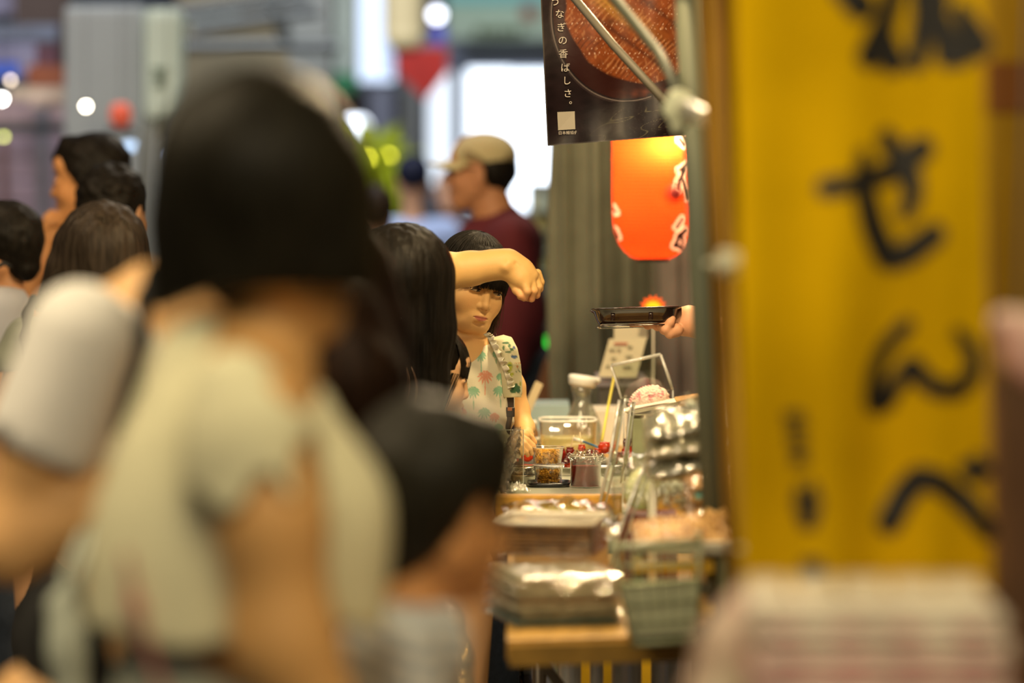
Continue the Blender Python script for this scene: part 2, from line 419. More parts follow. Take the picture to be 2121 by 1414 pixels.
def person(x, Y, label, group=None):
    return empty('person', (x, Y, 0), label, 'person', group)
def legs_prims(x, Y, hip, rad=.085, gap=.09, dirx=1., shoe=False):
    P = [cone((x-gap*dirx, Y, hip), (x-gap*dirx, Y, hip*.52), rad, rad*.70, k=.03), cone((x-gap*dirx, Y, hip*.52), (x-gap*dirx, Y, .07), rad*.70, rad*.48, k=.03),
         cone((x+gap*dirx, Y, hip), (x+gap*dirx, Y, hip*.52), rad, rad*.70, k=.03), cone((x+gap*dirx, Y, hip*.52), (x+gap*dirx, Y, .07), rad*.70, rad*.48, k=.03)]
    return P
def shoes(parent, x, Y, gap, yaw, m):
    for sx in (-1, 1):
        d = np.array((-math.sin(math.radians(yaw)), math.cos(math.radians(yaw)), 0))
        a = np.array((x+sx*gap, Y, .035))-d*.05; b = a+d*.16
        blob('shoe', [cone(a, b, .037, .032, k=.01), cone(a, a+np.array((0, 0, .05)), .037, .034, k=.02), clip(lambda P: .001-P[..., 2])], .008, m, parent)


def text(name, body, size, M, material, parent=None, extrude=.0004, label=None):
    cu = bpy.data.curves.new(name, 'FONT'); cu.body = body; cu.size = size; cu.extrude = extrude; cu.align_x = 'CENTER'; cu.align_y = 'CENTER'
    t = bpy.data.objects.new(name+'_curve', cu); COL.objects.link(t)
    dg = bpy.context.evaluated_depsgraph_get(); me = bpy.data.meshes.new_from_object(t.evaluated_get(dg)); me.name = name
    bpy.data.objects.remove(t)
    me.transform(M); me.materials.clear(); me.materials.append(material)
    o = bpy.data.objects.new(name, me); COL.objects.link(o); par(o, parent)
    if label: o['label'] = label
    return o
def FACE(px, py, Y, rz=0., roll=0.):     # a frame for text facing the camera side (-Y)
    return Matrix.Translation(W(px, py, Y)) @ Matrix.Rotation(rz, 4, 'Z') @ Matrix.Rotation(PI/2, 4, 'X') @ Matrix.Rotation(roll, 4, 'Z')
def pbox(x0, y0, x1, y1, Y, d, off=0.):   # centre and size of a box whose front face covers that pixel rectangle at depth Y
    a = W(x0, y0, Y); b = W(x1, y1, Y)
    return ((a[0]+b[0])/2, Y+d/2+off, (a[2]+b[2])/2), (abs(b[0]-a[0]), d, abs(a[2]-b[2]))
def prect(name, x0, y0, x1, y1, Y, d, material, parent=None, bev=0., label=None):
    c, s = pbox(x0, y0, x1, y1, Y, d); mb = MB(); mb.box(c, s, bev=bev)
    return mb.build(name, material, parent, False, label)

# ================================================================== THE SETTING
def build_setting():
    g = MB(); g.box((0, 18, -.05), (30, 44, .1))
    tag(g.build('floor', mat('asphalt', (.10, .095, .088), .7, noise=.3, nscale=3, bump=.3, bscale=80)), kind='structure')
    # far facade closing the street, with its posts and lintels as depth
    fa = MB(); fa.box((0, 31.2, 4), (30, .4, 8)); fac = tag(fa.build('wall_far', mat('facade_grey', (.20, .22, .25), .8, noise=.4, nscale=1.2)), kind='structure')
    r = MB(); r.box((0, 18, 6.6), (30, 44, .2)); tag(r.build('ceiling', mat('arcade_ceiling', (.10, .10, .10), .8, noise=.3, nscale=2)), kind='structure')
    lw = MB(); lw.box((-9.2, 18, 3.2), (.2, 44, 6.6)); tag(lw.build('wall_left', mat('arcade_wall', (.14, .12, .12), .8, noise=.3, nscale=2)), kind='structure')
    rw = MB(); rw.box((7.2, 18, 3.2), (.2, 44, 6.6)); tag(rw.build('wall_right', mat('arcade_wall')), kind='structure')
build_setting()

def glow(name, c, s): return mat(name, (.02, .02, .02), .6, emit=c, estr=s)

def build_background():
    # --- bright shop front at the end of the street
    s = empty('storefront', W(1010, 830, 29.0)*np.array((1, 1, 0)), 'blue-grey shop front at the street end with dazzling white windows', 'shop front')
    fr = mat('frame_blue_grey', (.30, .36, .48), .5, noise=.15, nscale=2)
    prect('post', 936, 90, 966, 760, 28.4, .5, fr, s); prect('post', 868, 130, 886, 760, 28.5, .4, fr, s); prect('post', 1150, 90, 1200, 760, 28.4, .5, fr, s)
    prect('lintel', 868, 92, 1200, 142, 28.3, .5, mat('lintel_blue', (.36, .42, .60), .5, noise=.2, nscale=1.5), s)
    prect('lintel', 868, 78, 1200, 96, 28.25, .55, mat('lintel_pale', (.55, .60, .72), .5), s)
    for (x0, y0, x1, y1, e) in ((887, 150, 935, 380, 1.5), (967, 143, 1060, 300, 3.2), (1062, 148, 1148, 300, 3.4), (967, 300, 1060, 470, 2.0), (1062, 300, 1148, 432, 4.0)):
        prect('window_pane', x0, y0, x1, y1, 28.8, .05, glow('pane_glow_%d' % int(e*10), (.80, .89, 1.0), e), s)
    prect('shop_shelf', 967, 432, 1150, 470, 28.7, .2, mat('frame_blue_grey'), s)
    prect('shop_shelf', 887, 380, 935, 440, 28.7, .2, mat('shelf_pale', (.5, .52, .58), .6), s)
    # sign board above it
    b = empty('sign_board', W(1030, 40, 27.5)*np.array((1, 1, 1)), 'wide pale green sign board above the bright shop front', 'sign')
    prect('board', 925, -30, 1150, 78, 27.5, .25, mat('board_mint', (.50, .62, .50), .6, noise=.15, nscale=1.5, emit=(.5, .66, .5), estr=.20), b)
    prect('top_strip', 925, -34, 1150, 6, 27.4, .08, glow('teal_glow', (.22, .55, .55), .6), b)
    for i, x in enumerate(range(985, 1085, 20)):
        prect('lettering', x, 56+(i % 2)*3, x+15, 76, 27.42, .06, mat('olive_ink', (.16, .20, .06), .7), b)
    m = MB(); c = W(1095, 25, 27.4); m.lathe(c, [(.0, 0), (.055, 0), (.055, .05), (0, .05)], 20, tilt=(PI/2, 0, 0)); m.build('red_dot', mat('dot_red', (.6, .12, .08), .6), b)
    # vertical light sign
    v = empty('light_sign', W(775, 165, 25), 'tall glowing white-blue sign hanging left of the beige lantern', 'sign')
    prect('housing', 733, -40, 817, 170, 25.1, .25, mat('sign_housing', (.10, .11, .13), .5), v)
    prect('lit_panel', 738, -38, 792, 160, 25.0, .08, glow('sign_glow', (.66, .78, 1), 1.7), v); prect('lit_panel', 792, 70, 815, 160, 25.02, .06, glow('sign_glow2', (.6, .72, 1), 1.1), v)
    prect('lower_tube', 740, 158, 815, 168, 24.98, .1, glow('sign_glow', None, 0), v)
    # pale panel, green strip, red awning
    s1 = empty('sign_board', W(695, 150, 24), 'pale green-white wall panel with green lower band', 'sign')
    prect('board', 640, -30, 741, 152, 24, .2, mat('panel_pale', (.50, .58, .50), .6, noise=.2, nscale=2), s1)
    prect('green_band', 690, 152, 741, 192, 23.98, .2, mat('band_green', (.03, .26, .10), .6), s1)
    prect('lettering', 655, 85, 700, 95, 23.97, .05, mat('olive_ink'), s1)
    rr = empty('shop_shutter', W(700, 400, 24.4)*np.array((1, 1, 0)), 'dim brown shop recess under the green band', 'shutter')
    prect('recess_back', 640, 190, 880, 814, 24.6, .2, mat('recess_dark', (.06, .055, .055), .8, noise=.5, nscale=2), rr)
    prect('panel', 760, 180, 815, 300, 24.4, .15, mat('panel_bluegrey', (.26, .28, .36), .7, noise=.3, nscale=2), rr)
    prect('panel', 835, 170, 872, 420, 24.4, .15, mat('panel_grey', (.20, .21, .20), .7), rr)
    prect('panel', 695, 195, 735, 230, 24.4, .15, mat('panel_brown', (.30, .12, .08), .7), rr)
    p = MB(); Y = 23; V = [W(822, 98, Y), W(926, 98, Y), W(926, 150, Y), W(882, 208, Y), W(822, 150, Y)]
    n = len(V); VV = V+[q+np.array((0, .12, 0)) for q in V]
    p.add(VV, [tuple(range(n))[::-1], tuple(range(n, 2*n))]+[(i, (i+1) % n, n+(i+1) % n, n+i) for i in range(n)])
    pe = empty('pennant', W(874, 150, 23), 'red pointed shop pennant above the passers-by', 'pennant')
    hc = MB(); p0 = W(830, 99, 23.05); hc.tube([p0, (p0[0], p0[1], 6.5)], .0015, 5); hc.build('cord', mat('black_plastic', (.02, .02, .02), .4), pe)
    hc = MB(); p0 = W(920, 99, 23.05); hc.tube([p0, (p0[0], p0[1], 6.5)], .0015, 5); hc.build('cord', mat('black_plastic', (.02, .02, .02), .4), pe)
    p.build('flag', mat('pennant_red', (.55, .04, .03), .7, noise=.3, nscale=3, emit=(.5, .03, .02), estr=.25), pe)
    p = MB(); c, s_ = pbox(896, 50, 922, 88, 23.5, .1); p.box(c, s_)
    pe = empty('small_sign', W(909, 69, 23.5), 'small ultramarine sign under the white globe lamp', 'sign')
    hc = MB(); p0 = W(912, 52, 23.55); hc.tube([p0, (p0[0], p0[1], 6.5)], .0015, 5); hc.build('cord', mat('black_plastic', (.02, .02, .02), .4), pe)
    p.build('panel', glow('sign_ultramarine', (.10, .10, .65), .8), pe)
    # lantern beige
    L_ = empty('paper_lantern', W(835, 98, 22), 'tall beige paper lantern hanging over the street', 'lantern')
    m = MB(); c = W(836, 98, 22); R_ = m2(42, 22); H_ = m2(150, 22)
    m.lathe(c, [(R_*.6, 0), (R_*.9, .03), (R_, .09)]+[(R_*(1+(.03 if i % 2 else 0)), .09+(H_-.18)*i/12) for i in range(13)]+[(R_*.6, H_)], 24)
    m.build('shade', mat('paper_beige', (.62, .52, .30), .7, emit=(.60, .50, .26), estr=.35), L_, True)
    m = MB(); m.lathe(c-np.array((0, 0, .03)), [(R_*.6, 0), (R_*.6, .05)], 24); m.build('ring', mat('black_plastic', (.02, .02, .02), .4), L_)
    hc = MB(); p0 = W(836, -50, 22); hc.tube([p0, (p0[0], p0[1], 6.5)], .0015, 5); hc.build('cord', mat('black_plastic', (.02, .02, .02), .4), L_)
    # grey column and beige wall with beams
    c1 = MB(); c, s_ = pbox(596, -60, 684, 900, 19.5, .4); c1.box(c, s_, bev=.03); tag(c1.build('trim_1', mat('column_grey', (.20, .21, .19), .6, noise=.25, nscale=1.5)), kind='structure')
    c1 = MB(); c, s_ = pbox(366, -80, 600, 900, 21, .3); c1.box(c, s_); tag(c1.build('wall_back', mat('wall_ochre', (.17, .14, .08), .8, noise=.45, nscale=1.6)), kind='structure')
    bm = empty('awning_scaffold', W(480, 30, 19), 'dark steel awning frame along the top over the ochre wall', 'frame')
    for (a, b_) in (((360, 30), (640, -10)), ((400, 60), (660, 20)), ((380, 95), (700, 95)), ((560, 0), (600, 100))):
        mm = MB(); mm.tube([W(*a, 19), W(*b_, 19)], .035, 8); mm.build('bar', mat('steel_dark', (.07, .075, .07), .4, metal=.3), bm)
    for i in range(3):
        mm = MB(); c, s_ = pbox(388+i*38, 20+i*3, 418+i*38, 58+i*2, 19.6, .2); mm.box(c, s_, bev=.01); mm.build('valance', mat('valance_greygreen', (.28, .30, .25), .7), bm)

    # lamps whose light blurs to discs: (px, py, Y, radius px, colour, strength, label, sx)
    for (x, y, Y, r, c_, e, lb, sx) in (
        (905, 30, 24, 13, (.85, .88, 1), 7, 'white globe street lamp under the arcade roof', 1),
        (178, 220, 15.5, 5, (1, .90, .72), 34, 'bare warm bulb in front of the grey sign box', 1),
        (4, 205, 15.5, 7, (1, .97, .92), 26, 'bright white bulb at the edge of the left stall', 1),
        (22, 166, 15.5, 5, (1, .80, .60), 8, 'dim warm bulb under the blue sign', 1),
        (8, 283, 15.5, 5, (.75, .80, .20), 7, 'yellow-green bulb below the dark stall rail', 1),
        (765, 325, 21, 7, (.80, .75, .05), 11, 'yellow bulb left of its twin above the lit leaves', 1),
        (805, 323, 21, 7, (.80, .75, .05), 8, 'yellow bulb right of its twin above the lit leaves', 1),
        (738, 262, 23, 22, (.80, .87, 1), 5, 'oval white-blue lamp beside the large dark head', 1.3),
        (268, 302, 15.5, 10, (.45, .62, .85), 2.2, 'pale blue lamp behind the short-haired man', 1.5),
        (345, 320, 13.0, 3, (.5, .6, .9), 3, 'slim bluish lamp close to the dark hair', .6),
        (455, 8, 24, 22, (.80, .86, 1), 3, 'wide white lamp high over the dark hair', 1.4)):
        if x == 455: x = 512
        t = empty('lamp', W(x, y, Y), lb, 'lamp'); m = MB(); R_ = m2(r, Y)
        hc = MB(); p0 = W(x, y, Y); hc.tube([p0+np.array((0, 0, R_*1.5)), (p0[0], Y, 6.5)], .0015, 5); hc.build('cord', mat('black_plastic', (.02, .02, .02), .4), t)
        m.lathe(W(x, y, Y), [(0, -R_)]+[(R_*math.cos(a), R_*math.sin(a)) for a in np.linspace(-1.4, 1.4, 9)]+[(0, R_)], 18, sx=sx)
        m.build('bulb', glow('lamp_%d_%d' % (x, y), c_, e), t, True)
        m = MB(); m.lathe(W(x, y, Y)+np.array((0, 0, R_*.8)), [(R_*.5, 0), (R_*.5, R_*.8), (R_*.2, R_*1.1), (R_*.12, R_*3.5)], 12); m.build('socket', mat('black_plastic'), t)
    # shrub below the yellow bulbs; its leaves emit a glow to look lit
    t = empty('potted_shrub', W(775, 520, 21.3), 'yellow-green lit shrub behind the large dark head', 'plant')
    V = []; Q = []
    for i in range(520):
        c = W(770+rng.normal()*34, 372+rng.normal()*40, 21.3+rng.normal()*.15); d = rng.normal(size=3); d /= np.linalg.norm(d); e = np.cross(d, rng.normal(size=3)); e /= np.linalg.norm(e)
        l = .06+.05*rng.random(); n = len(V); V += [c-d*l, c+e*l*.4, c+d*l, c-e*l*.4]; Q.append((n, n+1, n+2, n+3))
    tag(mk('foliage', V, np.array(Q), mat('leaf_glow', (.30, .36, .02), .5, emit=(.34, .38, .0), estr=.22), t, False), kind='stuff')
    m = MB(); m.tube([W(775, 620, 21.3), W(772, 380, 21.3)], .03); m.build('stem', mat('stem_brown', (.12, .08, .04), .8), t)
    m = MB(); c = W(775, 620, 21.3); c[2] = 0; m.lathe(c, [(.16, 0), (.22, c[2]+.4), (.23, .76)], 18); m.build('pot', mat('pot_grey', (.18, .18, .17), .7), t)

    # --- left side stalls
    t = empty('shop_shutter', (-3.4, 17.4, 0), 'mauve roller shutters between grey posts at the left', 'shutter')
    mv = mat('shutter_mauve', (.34, .25, .29), .6, noise=.1, nscale=3)
    for k in range(16):
        m = MB(); c, s_ = pbox(-60, 285+k*45, 78, 328+k*45, 17.4, .05); m.box(c, s_, bev=.01); m.build('slat', mv, t)
        m = MB(); c, s_ = pbox(92, 285+k*45, 150, 328+k*45, 17.4, .05); m.box(c, s_, bev=.01); m.build('slat', mv, t)
    prect('post', 76, 190, 94, 1016, 17.3, .12, mat('post_grey', (.20, .19, .20), .6), t); prect('post', 2, 280, 8, 1016, 17.3, .1, mat('post_brown', (.22, .10, .08), .6), t)
    prect('upper_panel', -60, 200, 150, 284, 17.42, .05, mat('shutter_pink', (.42, .29, .28), .6), t)
    prect('rail', -60, 254, 150, 276, 17.1, .12, mat('rail_dark', (.06, .07, .075), .5), t)
    t = empty('stall_awning', W(90, 215, 16.6), 'beige lit awning strip over the mauve shutters', 'awning')
    prect('valance', 20, 180, 165, 205, 16.6, .3, mat('awning_beige', (.62, .50, .36), .7, noise=.3, nscale=4), t); prect('valance', 60, 205, 140, 222, 16.5, .2, mat('awning_pink', (.60, .46, .40), .7), t)
    t = empty('stall_sign', W(60, 150, 16.9), 'lavender wall panel with blue sign in the upper left corner', 'sign')
    prect('panel', -60, 88, 78, 160, 16.9, .08, mat('panel_lavender', (.34, .33, .46), .7, noise=.2, nscale=2), t)
    prect('header', -60, 50, 118, 84, 16.7, .12, mat('header_blue', (.16, .19, .26), .6, noise=.4, nscale=3), t)
    prect('blue_sign', -60, 128, 36, 160, 16.75, .06, mat('sign_blue', (.05, .12, .55), .5, emit=(.03, .08, .5), estr=.25), t)
    t = empty('hanging_cloth', W(95, 175, 16.3), 'rust-brown cloths hanging beside the grey sign box', 'cloth')
    prect('cloth', 56, 135, 146, 178, 16.3, .05, mat('cloth_rust', (.30, .10, .05), .9, noise=.4, nscale=4), t); prect('cloth', 74, 92, 118, 140, 16.35, .05, mat('cloth_wine', (.12, .06, .08), .9), t)
    prect('cloth', 118, 60, 146, 178, 16.4, .05, mat('cloth_dark', (.05, .035, .03), .9), t)
    hc = MB(); p0 = W(122, 62, 16.42); hc.tube([p0, (p0[0], p0[1], 6.5)], .0015, 5); hc.build('cord', mat('black_plastic', (.02, .02, .02), .4), t)
    hc = MB(); p0 = W(142, 62, 16.42); hc.tube([p0, (p0[0], p0[1], 6.5)], .0015, 5); hc.build('cord', mat('black_plastic', (.02, .02, .02), .4), t)
    t = empty('roof_edge', W(60, 20, 17.6), 'dark brown roof edge over the lavender panel', 'roof')
    prect('fascia', 30, -60, 140, 60, 17.6, .2, mat('fascia_brown', (.06, .04, .032), .8), t); prect('fascia', -60, -60, 32, 30, 17.65, .2, mat('fascia_violet', (.18, .17, .24), .8), t)
    prect('post', 120, 40, 142, 300, 17.5, .2, mat('fascia_brown'), t)
    t = empty('sign_box', W(240, 380, 15.8)*np.array((1, 1, 0)), 'tall grey sign box with a pale green lit face at its right', 'sign')
    prect('cabinet', 132, 12, 298, 1080, 15.9, .35, mat('cabinet_grey', (.32, .35, .34), .6, noise=.12, nscale=2), t, .03)
    prect('lit_face', 298, 18, 372, 246, 15.8, .3, mat('face_green', (.50, .56, .44), .6, noise=.12, nscale=2, emit=(.5, .58, .42), estr=.12), t, .04)
    prect('lower_face', 286, 246, 352, 1077, 15.95, .2, mat('face_grey', (.40, .43, .40), .6), t)
    m = MB()
    for (x0, y0, x1, y1) in ((314, 140, 346, 146), (326, 140, 332, 174), (316, 156, 340, 161), (318, 172, 342, 178)): c, s_ = pbox(x0, y0, x1, y1, 15.78, .04); m.box(c, s_)
    m.build('lettering', mat('dark_green_ink', (.10, .15, .11), .7), t)
    t = empty('paper_lantern', W(250, 265, 15.2), 'small red-orange paper lantern in front of the grey sign box', 'lantern')
    m = MB(); R_ = m2(23, 15.2); m.lathe(W(250, 262, 15.2), [(R_*.5, 0), (R_*.9, R_*.35), (R_, R_), (R_*.95, R_*1.6), (R_*.5, R_*2.1)], 20); m.build('shade', mat('lantern_red_small', (.6, .10, .05), .7, emit=(.6, .09, .04), estr=.35), t, True)
    m = MB(); m.lathe(W(250, 276, 15.2), [(m2(28, 15.2), 0), (m2(30, 15.2), .02), (m2(14, 15.2), m2(14, 15.2))], 20); m.build('base_ring', mat('rail_dark'), t)
    hc = MB(); p0 = W(250, 235, 15.2); hc.tube([p0, (p0[0], p0[1], 6.5)], .0015, 5); hc.build('cord', mat('black_plastic', (.02, .02, .02), .4), t)
    # shelf strip right of the capped man
    t = empty('shop_shelf_rack', W(1130, 830, 15)*np.array((1, 1, 0)), 'rack of blurred packets between the maroon shirt and grey curtain', 'rack')
    prect('side_panel', 1096, 380, 1180, 1104, 15.4, .05, mat('rack_grey', (.25, .27, .22), .6), t)
    cols = [(.50, .55, .42), (.55, .50, .20), (.25, .33, .25), (.55, .48, .16), (.34, .36, .34), (.05, .10, .05), (.28, .30, .26), (.2, .34, .16), (.06, .2, .06), (.45, .42, .22), (.34, .38, .30)]
    for k, c_ in enumerate(cols):
        prect('shelf_board', 1094, 400+k*42+37, 1180, 400+k*42+41, 15.0, .4, mat('rack_grey'), t)
        prect('packet', 1100, 400+k*42+4, 1128, 400+k*42+37, 15.05, .12, mat('packet_%d' % k, c_, .5), t, .01); prect('packet', 1130, 400+k*42+8, 1165, 400+k*42+37, 15.05, .12, mat('packet_b%d' % k, c_[::-1] if k % 3 == 0 else c_, .5), t, .01)
    t = empty('lamp', W(1130, 712, 14.7), 'glowing green lamp beside the maroon shirt', 'lamp'); m = MB()
    m.lathe(W(1130, 712, 14.7), [(0, -.03), (.022, -.02), (.03, 0), (.022, .02), (0, .03)], 16); m.build('bulb', glow('green_glow', (.04, .85, .05), 1.6), t, True)
    m = MB(); m.lathe(W(1130, 712, 14.7)+np.array((0, 0, .025)), [(.014, 0), (.014, .04)], 10); m.build('socket', mat('black_plastic'), t)
    m = MB(); p0 = W(1130, 712, 14.7)+np.array((0, 0, .06)); m.tube([p0, p0+np.array((0, .72, 0))], .006, 6); m.build('bracket', mat('black_plastic'), t)
build_background()

# ================================================================== THE STALL: curtain, poster, lantern, poles, banners
def ribbon(name, pts, widths, S, material, parent, off=.0015, n=10):
    """flat brush stroke: polyline in (u,v) pixels with round ends, mapped through the surface S(u,v,off)"""
    P = []; Wd = []
    for i in range(len(pts)-1):
        for t in np.linspace(0, 1, n, endpoint=False):
            P.append(np.array(pts[i])*(1-t)+np.array(pts[i+1])*t); Wd.append(widths[i]*(1-t)+widths[i+1]*t)
    P.append(np.array(pts[-1], float)); Wd.append(widths[-1]); P = np.array(P, float)
    for _ in range(3): P[1:-1] = (P[:-2]+2*P[1:-1]+P[2:])/4
    V = []; Fs = []
    for i in range(len(P)):
        t = P[min(i+1, len(P)-1)]-P[max(i-1, 0)]; t /= max(np.linalg.norm(t), 1e-6); nrm = np.array((-t[1], t[0]))
        for sgn in (-1, 1): q = P[i]+nrm*sgn*Wd[i]/2; V.append(S(q[0], q[1], off))
    for i in range(len(P)-1): Fs.append((2*i, 2*i+1, 2*i+3, 2*i+2))
    for e, o2 in ((0, off+.0002), (len(P)-1, off+.0002)):
        c = len(V); V.append(S(P[e][0], P[e][1], o2)); m = 14
        for k in range(m): V.append(S(P[e][0]+math.cos(2*PI*k/m)*Wd[e]/2, P[e][1]+math.sin(2*PI*k/m)*Wd[e]/2, o2))
        Fs += [(c, c+1+k, c+1+(k+1) % m) for k in range(m)]
    return mk(name, V, Fs, material, parent, False)

def build_curtain():
    Y = 10.7; xs = np.linspace(1141, 1560, 180); zs = np.linspace(0.02, 2.35, 60); V = []
    def dy(px, z): return .016*math.sin(px*.085)+.03*math.sin(px*.028+z*1.0)+.006*math.sin(px*.19+z*2)+.003*math.sin(px*.4+z*3)
    x_ = [W(p, 0, Y)[0] for p in xs]
    for j, z in enumerate(zs):
        for i, p in enumerate(xs): V.append((x_[i]+(.012*math.sin(z*4) if i < 4 else 0)+.02*(1.2-z)*0, Y+dy(p, z), z))
    n = len(xs); Q = [(j*n+i, j*n+i+1, (j+1)*n+i+1, (j+1)*n+i) for j in range(len(zs)-1) for i in range(n-1)]
    cols = []
    for j, z in enumerate(zs):
        for p in xs:
            t = np.clip((p-1345)/25, 0, 1); cols.append(np.array((.185, .185, .125))*(1-t)+np.array((.27, .22, .185))*t)
    o = mk('stall_curtain', V, np.array(Q), mat('curtain_grey', (.2, .2, .16), .9, attr='Col', noise=.25, nscale=6, bump=.2, bscale=300), None, True, np.array(cols))
    md = o.modifiers.new('Solidify', 'SOLIDIFY'); md.thickness = .006
    tag(o, 'grey-green pleated curtain hanging behind the red lantern', 'curtain')
    m = MB(); m.tube([(W(1130, 0, Y)[0], Y, 2.37), (W(1640, 0, Y)[0], Y, 2.37)], .016, 10)
    for x in (1104, 1636): m.tube([(W(x, 0, Y)[0], Y+.0, 2.38), (W(x, 0, Y)[0], Y, 0)], .018, 10) if x > 1600 else None
    single(m, 'curtain_rail', mat('steel_grey', (.35, .36, .34), .35, metal=.8), 'steel rail and upright carrying the grey-green curtain', 'rail', smooth=True)
build_curtain()

def build_poster():
    Y0 = 8.02
    def S(u, v, off=0.):
        t = (v-0)/300.
        return W(u+14*t*(1-(u-1122)/400.)-0, v-(u-1122)*.075*max(t, 0)**2, Y0+.012*math.sin(v*.021+u*.013)*max(t, 0)+.006*math.sin(u*.05)-off)
    us = np.arange(1120, 1452, 1.6); vs_ = np.arange(-90, 303.1, 1.6)
    U, Vv = np.meshgrid(us, vs_); P = np.stack([U, Vv, np.zeros_like(U)], -1).astype(np.float32)
    def nz(sx, sy, seed): return _noise(P*np.array([sx, sy, 1], dtype=np.float32), 1., seed)
    C = np.zeros(U.shape+(3,)); C[:] = (.020, .011, .013); C *= (1+.25*nz(.2, .2, 1))[..., None]
    def put(m, c): nonlocal C; m = np.clip(m, 0, 1)[..., None]; C = C*(1-m)+np.array(c)*m
    cx, cy = 1296., 40.; e = np.sqrt(((U-cx)/156)**2+((Vv-cy)/176)**2)
    put((e < .97)*(.7), (.055, .012, .008))
    put(np.clip(1-np.abs(e-1)/.010, 0, 1)*(U < 1345)*(Vv < 216)*.8, (.42, .34, .32))
    put(np.clip(1-np.abs(e-1.022)/.008, 0, 1)*(U < 1345)*(Vv < 216)*.4, (.16, .11, .11))
    # grilled fillets: two slanted lobes with cross ridges
    ang = math.radians(38); a = (U-1180)*math.cos(ang)+(Vv-20)*math.sin(ang); b = -(U-1180)*math.sin(ang)+(Vv-20)*math.cos(ang)
    ee = np.sqrt(((U-1330)/166)**2+((Vv-20)/165)**2)+.02*nz(.09, .09, 3)
    eel = np.clip((.97-ee)/.03, 0, 1)*np.clip((b+400)/10, 0, 1)
    wv = nz(.06, .06, 5)*2.2; rid = .5+.5*np.sin(a*.62+wv*1.3+b*.05); rid2 = .5+.5*np.sin(b*.5+wv*2)
    tone = .5+.30*nz(.16, .20, 8)+.20*nz(.5, .5, 9)
    base = np.stack([.20+.20*tone, .045+.055*tone, .010+.014*tone], -1); C = C*(1-eel[..., None])+base*eel[..., None]
    put(eel*rid**3*np.clip(nz(.10, .12, 77)*1.5, 0, 1)*.6, (.62, .27, .12)); put(eel*np.clip(nz(.55, .35, 78)-.4, 0, 1)*.7, (.70, .34, .16)); put(eel*(1-rid)**4*np.clip(.2+nz(.08, .1, 79), 0, 1)*.6, (.07, .014, .006))
    put(eel*np.exp(-((b+55+a*.06)/17)**2)*np.exp(-((a-70)/85)**2)*.75*(.6+.4*rid2), (.62, .34, .07))
    put(eel*np.exp(-((b+20)/5)**2)*.6, (.05, .01, .005)); put(eel*np.exp(-((b+110)/6)**2)*.6, (.06, .012, .006))
    put(eel*np.clip((nz(.9, .9, 12)-.75)*3, 0, 1)*.8, (.85, .55, .40))
    put(eel*np.exp(-(((U-1262)/10)**2+((Vv-45)/8)**2))*.8, (.10, .03, .01))
    # cracked slate at the bottom
    bt = np.clip((Vv-222-8*np.sin(U*.03))/10, 0, 1)*(U > 1190)
    ck = np.abs(nz(.09, .16, 21)); put(bt*np.clip(1-ck/.045, 0, 1)*np.clip((U-1200)/120, 0, 1)*.8, (.22, .19, .11)); ck = np.abs(nz(.19, .30, 22)); put(bt*np.clip(1-ck/.05, 0, 1)*.25*np.clip((U-1250)/100, 0, 1), (.30, .26, .18))
    put(np.exp(-(((U-1345)/55)**2+((Vv-200)/9)**2))*.6*(.5+.5*nz(.3, .3, 30)), (.30, .07, .03))
    put(((U < 1122.6) | (Vv > 299.5))*.5, (.16, .14, .12))
    V = [S(u, v) for v in vs_ for u in us]; n = len(us); m_ = len(vs_)
    idx = np.arange(n*m_).reshape(m_, n); Q = np.stack([idx[1:, :-1], idx[1:, 1:], idx[:-1, 1:], idx[:-1, :-1]], -1).reshape(-1, 4)
    r = empty('poster', W(1280, -90, Y0), 'dark glossy poster of grilled eel with white vertical lettering', 'poster')
    mk('sheet', V, Q, mat('poster_print', (1, 1, 1), .38, attr='Col', bump=.06, bscale=40, spec=.18), r, True, C.reshape(-1, 3)*.42)
    wh = mat('poster_white', (.36, .32, .28), .6)
    for ch, x, y, s_ in (('う', 1155, 4, 21), ('な', 1163, 30, 20), ('ぎ', 1165, 58, 20), ('の', 1167, 85, 20), ('香', 1167, 113, 20), ('ば', 1170, 142, 20), ('し', 1172, 169, 19), ('さ', 1173, 196, 19), ('。', 1184, 211, 18)):
        p = S(x-5, y, .004); text('lettering', ch, m2(s_, 8), Matrix.Translation(p) @ Matrix.Rotation(PI/2, 4, 'X'), wh, r)
    p = S(1165, 278, .004); text('lettering', '日本鰻協会', m2(8.2, 8), Matrix.Translation(p) @ Matrix.Rotation(PI/2, 4, 'X') @ Matrix.Rotation(.03, 4, 'Z'), wh, r)
    # plain pale square on the poster
    V = [S(u, v, .0025) for (u, v) in ((1144, 233), (1181, 233), (1181, 271), (1144, 271))]; mk('pale_square', V, [(3, 2, 1, 0)], mat('square_cream', (.26, .235, .19), .7), r, False)
    m = MB(); m.tube([W(1105, -95, 8.03), W(1870, -95, 8.03)], .012, 10); m.tube([W(1870, -95, 8.03), (W(1870, 0, 8.03)[0], 8.03, 0)], .014, 10)
    m.tube([W(1600, -95, 8.03), W(1600, -95, 6.38), W(1440, -97, 6.38)], .014, 10)
    single(m, 'awning_scaffold', mat('steel_grey'), 'grey tube frame over the stall holding the eel poster', 'frame', smooth=True)
    m = MB(); m.tube([W(1160, -40, 7.7), W(1270, 93, 7.62), W(1392, 226, 7.5)], .0085, 12)
    single(m, 'awning_strut', mat('strut_grey', (.075, .066, .048), .6), 'thin straight grey strut crossing the eel poster', 'strut', smooth=True)
    m = MB(); m.tube([W(1225, -60, 6.7), W(1300, 30, 6.65), W(1365, 110, 6.5), W(1405, 190, 6.2)], .0095, 12)
